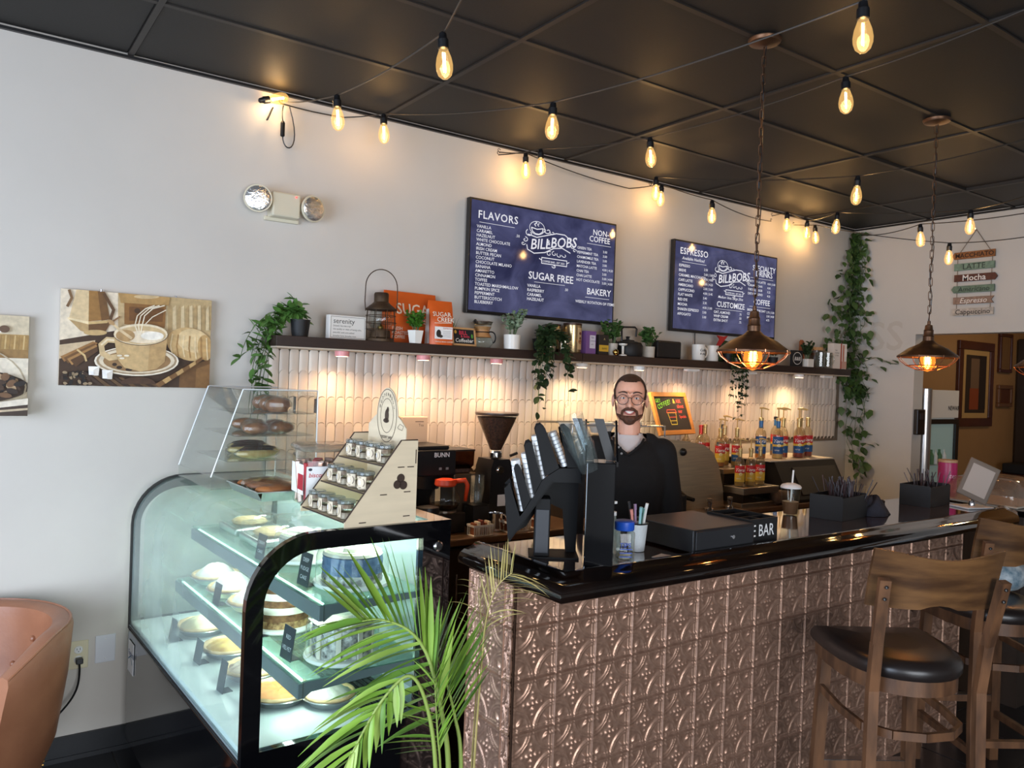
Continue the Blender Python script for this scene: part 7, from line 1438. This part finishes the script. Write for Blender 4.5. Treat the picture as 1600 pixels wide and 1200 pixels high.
# ================================================================== the barista
def fuse(mb, name, m, voxel, parent, smooth_it=2, cut=None):
    """closed overlapping volumes -> one continuous skin"""
    me = mb.mesh(name, m); o = bpy.data.objects.new(name, me); COL.objects.link(o)
    r = o.modifiers.new('r', 'REMESH'); r.mode = 'VOXEL'; r.voxel_size = voxel
    s_ = o.modifiers.new('s', 'SMOOTH'); s_.iterations = smooth_it; s_.factor = .5
    dg = bpy.context.evaluated_depsgraph_get(); dg.update(); new = bpy.data.meshes.new_from_object(o.evaluated_get(dg)); bpy.data.objects.remove(o); bpy.data.meshes.remove(me)
    if cut:
        bm = bmesh.new(); bm.from_mesh(new); bmesh.ops.delete(bm, geom=[f for f in bm.faces if cut(f.calc_center_median())], context='FACES'); bm.to_mesh(new); bm.free()
    new.name = name; new.materials.clear(); new.materials.append(m); new.polygons.foreach_set('use_smooth', [True]*len(new.polygons)); return obj(name, new, parent)
def loft(mb, rings, n=24):
    P = [[(x+rx*math.cos(2*PI*i/n), y+ry*math.sin(2*PI*i/n), z) for i in range(n)] for x, y, z, rx, ry in rings]; mb.grid([r+[r[0]] for r in P]); mb.poly(P[0]); mb.poly(P[-1])
def limb(mb, pts, rs, n=14):
    mb.tube(pts, rs, n)
    for p, r in zip(pts, rs): mb.sphere(p, r*.99, 14, 10)
M_skin = mat('skin', (236, 184, 158), .5, c2=(226, 170, 144), vscale=14, bump=.03); M_hair = mat('brown_hair', (74, 48, 34), .55, c2=(50, 32, 22), vscale=40, stretch=(1, 6, 1), bump=.5, bscale=90); M_beard = mat('beard_hair', (104, 66, 46), .7, c2=(70, 44, 30), vscale=70, bump=.8, bscale=160)
M_shirt = mat('black_knit', (11, 11, 12), .9, var=.2, vscale=30, bump=.2, bscale=120); M_tee = mat('grey_tee', (206, 200, 198), .85, bump=.1, bscale=200)
man = thing('person', 'smiling person with glasses and beard in a black henley behind the bar', 'person', (2.685, 2.80, 0), math.radians(-43.8))
b = MB()
def torso(mb, e):
    loft(mb, [(0, .0, .80-e, .15+e, .105+e), (0, 0, .92, .166+e, .118+e), (0, 0, 1.05, .15+e, .105+e), (0, -.005, 1.20, .172+e, .122+e), (0, 0, 1.30, .178+e, .115+e), (0, .01, 1.37, .16+e, .09+e), (0, .015, 1.41, .11+e, .072+e), (0, .015, 1.435+e*.5, .062+e*.6, .06+e*.6)])
ARM = {s_: [(s_*.165, .01, 1.36), (s_*.212, .025, 1.10), (s_*.225, -.03, .86)] for s_ in (-1, 1)}
torso(b, 0)
for s_ in (-1, 1):
    limb(b, ARM[s_], [.058, .043, .029]); w_ = Vector(ARM[s_][2])
    b.sphere(tuple(w_+Vector((0, -.012, -.05))), (.019, .042, .052), 14, 10)
    for k, (dy, L_) in enumerate(((-.046, .072), (-.022, .082), (.002, .076), (.024, .06))):
        p0 = w_+Vector((0, dy-.01, -.085)); p1 = p0+Vector((-s_*.006, -.004, -L_*.5)); p2 = p1+Vector((-s_*.016, -.004, -L_*.45)); limb(b, [p0, p1, p2], [.0092, .0085, .0075], 8)
    q0 = w_+Vector((-s_*.004, -.045, -.035)); limb(b, [q0, q0+Vector((-s_*.012, -.026, -.03)), q0+Vector((-s_*.02, -.03, -.062))], [.0115, .0105, .0085], 8)
    limb(b, [(s_*.085, 0, .86), (s_*.1, -.005, .48), (s_*.105, .015, .09)], [.085, .055, .038]); b.sphere((s_*.108, -.045, .04), (.042, .115, .035), 16, 10)
# neck and head
limb(b, [(0, .02, 1.38), (0, .018, 1.56)], [.06, .0505], 18)
b.sphere((0, .014, 1.647), (.075, .093, .083), 28, 20); b.sphere((0, -.022, 1.585), (.062, .072, .085), 26, 18); b.sphere((0, -.066, 1.514), (.026, .024, .019), 16, 10)
for s_ in (-1, 1):
    b.sphere((s_*.046, -.012, 1.546), (.02, .036, .032), 14, 10); b.sphere((s_*.037, -.066, 1.592), (.025, .022, .022), 14, 10); b.sphere((s_*.081, .01, 1.605), (.009, .02, .032), 12, 10); b.sphere((s_*.011, -.104, 1.582), (.008, .009, .007), 10, 8)
    b.tube([(s_*.008, -.092, 1.645), (s_*.032, -.092, 1.648), (s_*.055, -.074, 1.642)], [.0085, .0095, .006], 8)
limb(b, [(0, -.092, 1.635), (0, -.104, 1.61), (0, -.121, 1.587)], [.0075, .009, .0125], 10)
fuse(b, 'body', M_skin, .0052, man, 3)
# face details
for s_ in (-1, 1):
    e = MB().sphere((s_*.032, -.0775, 1.621), (.0130, .0115, .0056), 14, 10).build('eye', mat('eye_white', (228, 222, 214), .2), man, smooth=True)
    MB().sphere((s_*.031, -.0865, 1.621), (.0048, .003, .0050), 10, 8).build('iris', mat('iris_blue', (60, 66, 74), .15), e, smooth=True)
    MB().tube([(s_*.013, -.098, 1.645), (s_*.026, -.1, 1.650), (s_*.042, -.094, 1.650), (s_*.056, -.080, 1.644)], [.003, .004, .0035, .002], 7).build('eyebrow', M_hair, man, smooth=True)
    MB().tube([(s_*.019, -.0845, 1.627), (s_*.032, -.09, 1.6285), (s_*.046, -.0825, 1.6245)], .0027, 6).build('eyelid', M_skin, man, smooth=True)
arcp = lambda w_, z0, dz, y0, dy, n=12: [(w_*(-1+2*i/n), y0+dy*((-1+2*i/n)**2), z0+dz*((-1+2*i/n)**2)) for i in range(n+1)]
MB().grid([arcp(.0265, 1.560, .007, -.1005, .022), arcp(.0255, 1.5475, .016, -.099, .022)]).build('teeth', mat('teeth', (238, 232, 222), .25), man, smooth=True)
MB().tube(arcp(.029, 1.5445, .018, -.0985, .021), [.001]+[.0042]*11+[.001], 8).build('lower_lip', mat('lip', (178, 100, 92), .4), man, smooth=True)
MB().tube(arcp(.030, 1.5625, .005, -.1005, .022), [.001]+[.0028]*11+[.001], 8).build('upper_lip', mat('lip', (178, 100, 92), .4), man, smooth=True)
bd = MB(); bd.sphere((0, -.064, 1.517), (.031, .032, .025), 18, 12)
for s_ in (-1, 1):
    limb(bd, [(s_*.012, -.078, 1.522), (s_*.036, -.058, 1.528), (s_*.055, -.028, 1.542), (s_*.0655, -.006, 1.572), (s_*.0695, .004, 1.60)], [.017, .0135, .0105, .0065, .004], 10)
    limb(bd, [(s_*.002, -.1075, 1.5715), (s_*.018, -.1015, 1.5695), (s_*.034, -.0855, 1.559), (s_*.0385, -.079, 1.54)], [.0068, .0078, .0068, .0062], 8)
bd.sphere((0, -.09, 1.5275), (.014, .01, .008), 10, 8)
fuse(bd, 'beard', M_beard, .004, man, 2)
hr = MB(); hr.sphere((0, .018, 1.652), (.0795, .0965, .0865), 30, 22); hr.sphere((.012, .105, 1.69), (.034, .03, .03), 14, 10)
for s_ in (-1, 1): limb(hr, [(s_*.071, -.012, 1.66), (s_*.073, -.002, 1.61)], [.010, .006], 8)
def hcut(p):
    if p.z > 1.717 or p.y > .045: return p.z < 1.545
    lim = 1.698+.35*max(0, abs(p.x)-.025)*(1 if p.y < -.03 else 0) if p.y < -.03 else 1.704-(p.y+.03)*1.75
    if abs(p.x) > .066 and p.y > -.022: lim = min(lim, 1.612)
    return p.z < lim
fuse(hr, 'hair', M_hair, .005, man, 1, hcut)
M_gl = mat('glasses_frame', (40, 30, 28), .3); gz, gy = 1.614, -.113
for s_ in (-1, 1):
    rp = [(s_*.0335+.0255*math.cos(a), gy+.006*abs(math.cos(a))*(1 if s_*math.cos(a) > 0 else 0), gz+.0235*math.sin(a)) for a in [2*PI*i/28 for i in range(28)]]
    g_ = MB().tube(rp, .0016, 6, closed=True).build('glasses_rim', M_gl, man, smooth=True); MB().poly([tuple(Vector(p)) for p in rp]).build('lens', thin_glass('spectacle_lens', (250, 250, 250), refl=.08), g_, fixn=False)
    MB().tube([(s_*.058, gy+.006, gz+.008), (s_*.072, -.07, gz+.009), (s_*.0805, .01, gz+.012), (s_*.078, .028, gz-.008)], .0017, 6).build('temple_arm', M_gl, man)
MB().tube([(-.009, gy, gz+.007), (0, gy-.003, gz+.010), (.009, gy, gz+.007)], .0017, 6).build('bridge', M_gl, man)
# clothes
te = MB(); torso(te, .007); limb(te, [(0, .018, 1.40), (0, .016, 1.445)], [.076, .068], 18)
fuse(te, 'undershirt', M_tee, .008, man, 2, lambda p: p.z > 1.452-.32*max(0, -p.y-.02) or p.z < 1.15 or abs(p.x) > .13)
sh = MB(); torso(sh, .017)
for s_ in (-1, 1): limb(sh, [(s_*.16, .01, 1.36), (s_*.214, .025, 1.10), (s_*.226, -.025, .88)], [.074, .06, .041])
limb(sh, [(-.1, .01, 1.41), (.1, .01, 1.41)], [.045, .045], 12)
def scut(p):
    if p.z < .90 and abs(p.x) < .16: return False
    if p.y < .02: 
        v = 1.36-.0; hw = .068*max(0, min(1, (p.z-1.358)/.055)) ; return p.z > 1.358 and abs(p.x) < hw and p.y < -.02 or (p.z > 1.418 and abs(p.x) < .085)
    return p.z > 1.45 and abs(p.x) < .085
fuse(sh, 'henley_shirt', M_shirt, .009, man, 3, scut)
for k, (x, z) in enumerate(((-.044, 1.388), (-.03, 1.36))): MB().at((x, -.108-.012*k, z), (PI/2-.45, 0, 0)).lathe([(0, .003), (.005, .003), (.006, 0)], 10).build('button', mat('shirt_button', (150, 150, 150), .3), man)
for s_ in (-1, 1): MB().tube([(s_*.072, -.058, 1.428), (s_*.06, -.088, 1.405), (s_*.032, -.112, 1.378), (0, -.127, 1.354)], .0065, 7).build('placket_trim', M_shirt, man, smooth=True)
tr = MB()
loft(tr, [(0, .0, .80, .165, .12), (0, 0, .94, .176, .128), (0, 0, .99, .165, .12)])
for s_ in (-1, 1): limb(tr, [(s_*.085, 0, .86), (s_*.1, -.005, .48), (s_*.105, .015, .10)], [.098, .07, .055])
fuse(tr, 'trousers', mat('dark_denim', (40, 44, 54), .85, var=.15, vscale=40), .012, man, 2)
for s_ in (-1, 1): MB().sphere((s_*.108, -.045, .045), (.05, .13, .045), 16, 10).build('shoe', M_black, man, smooth=True)
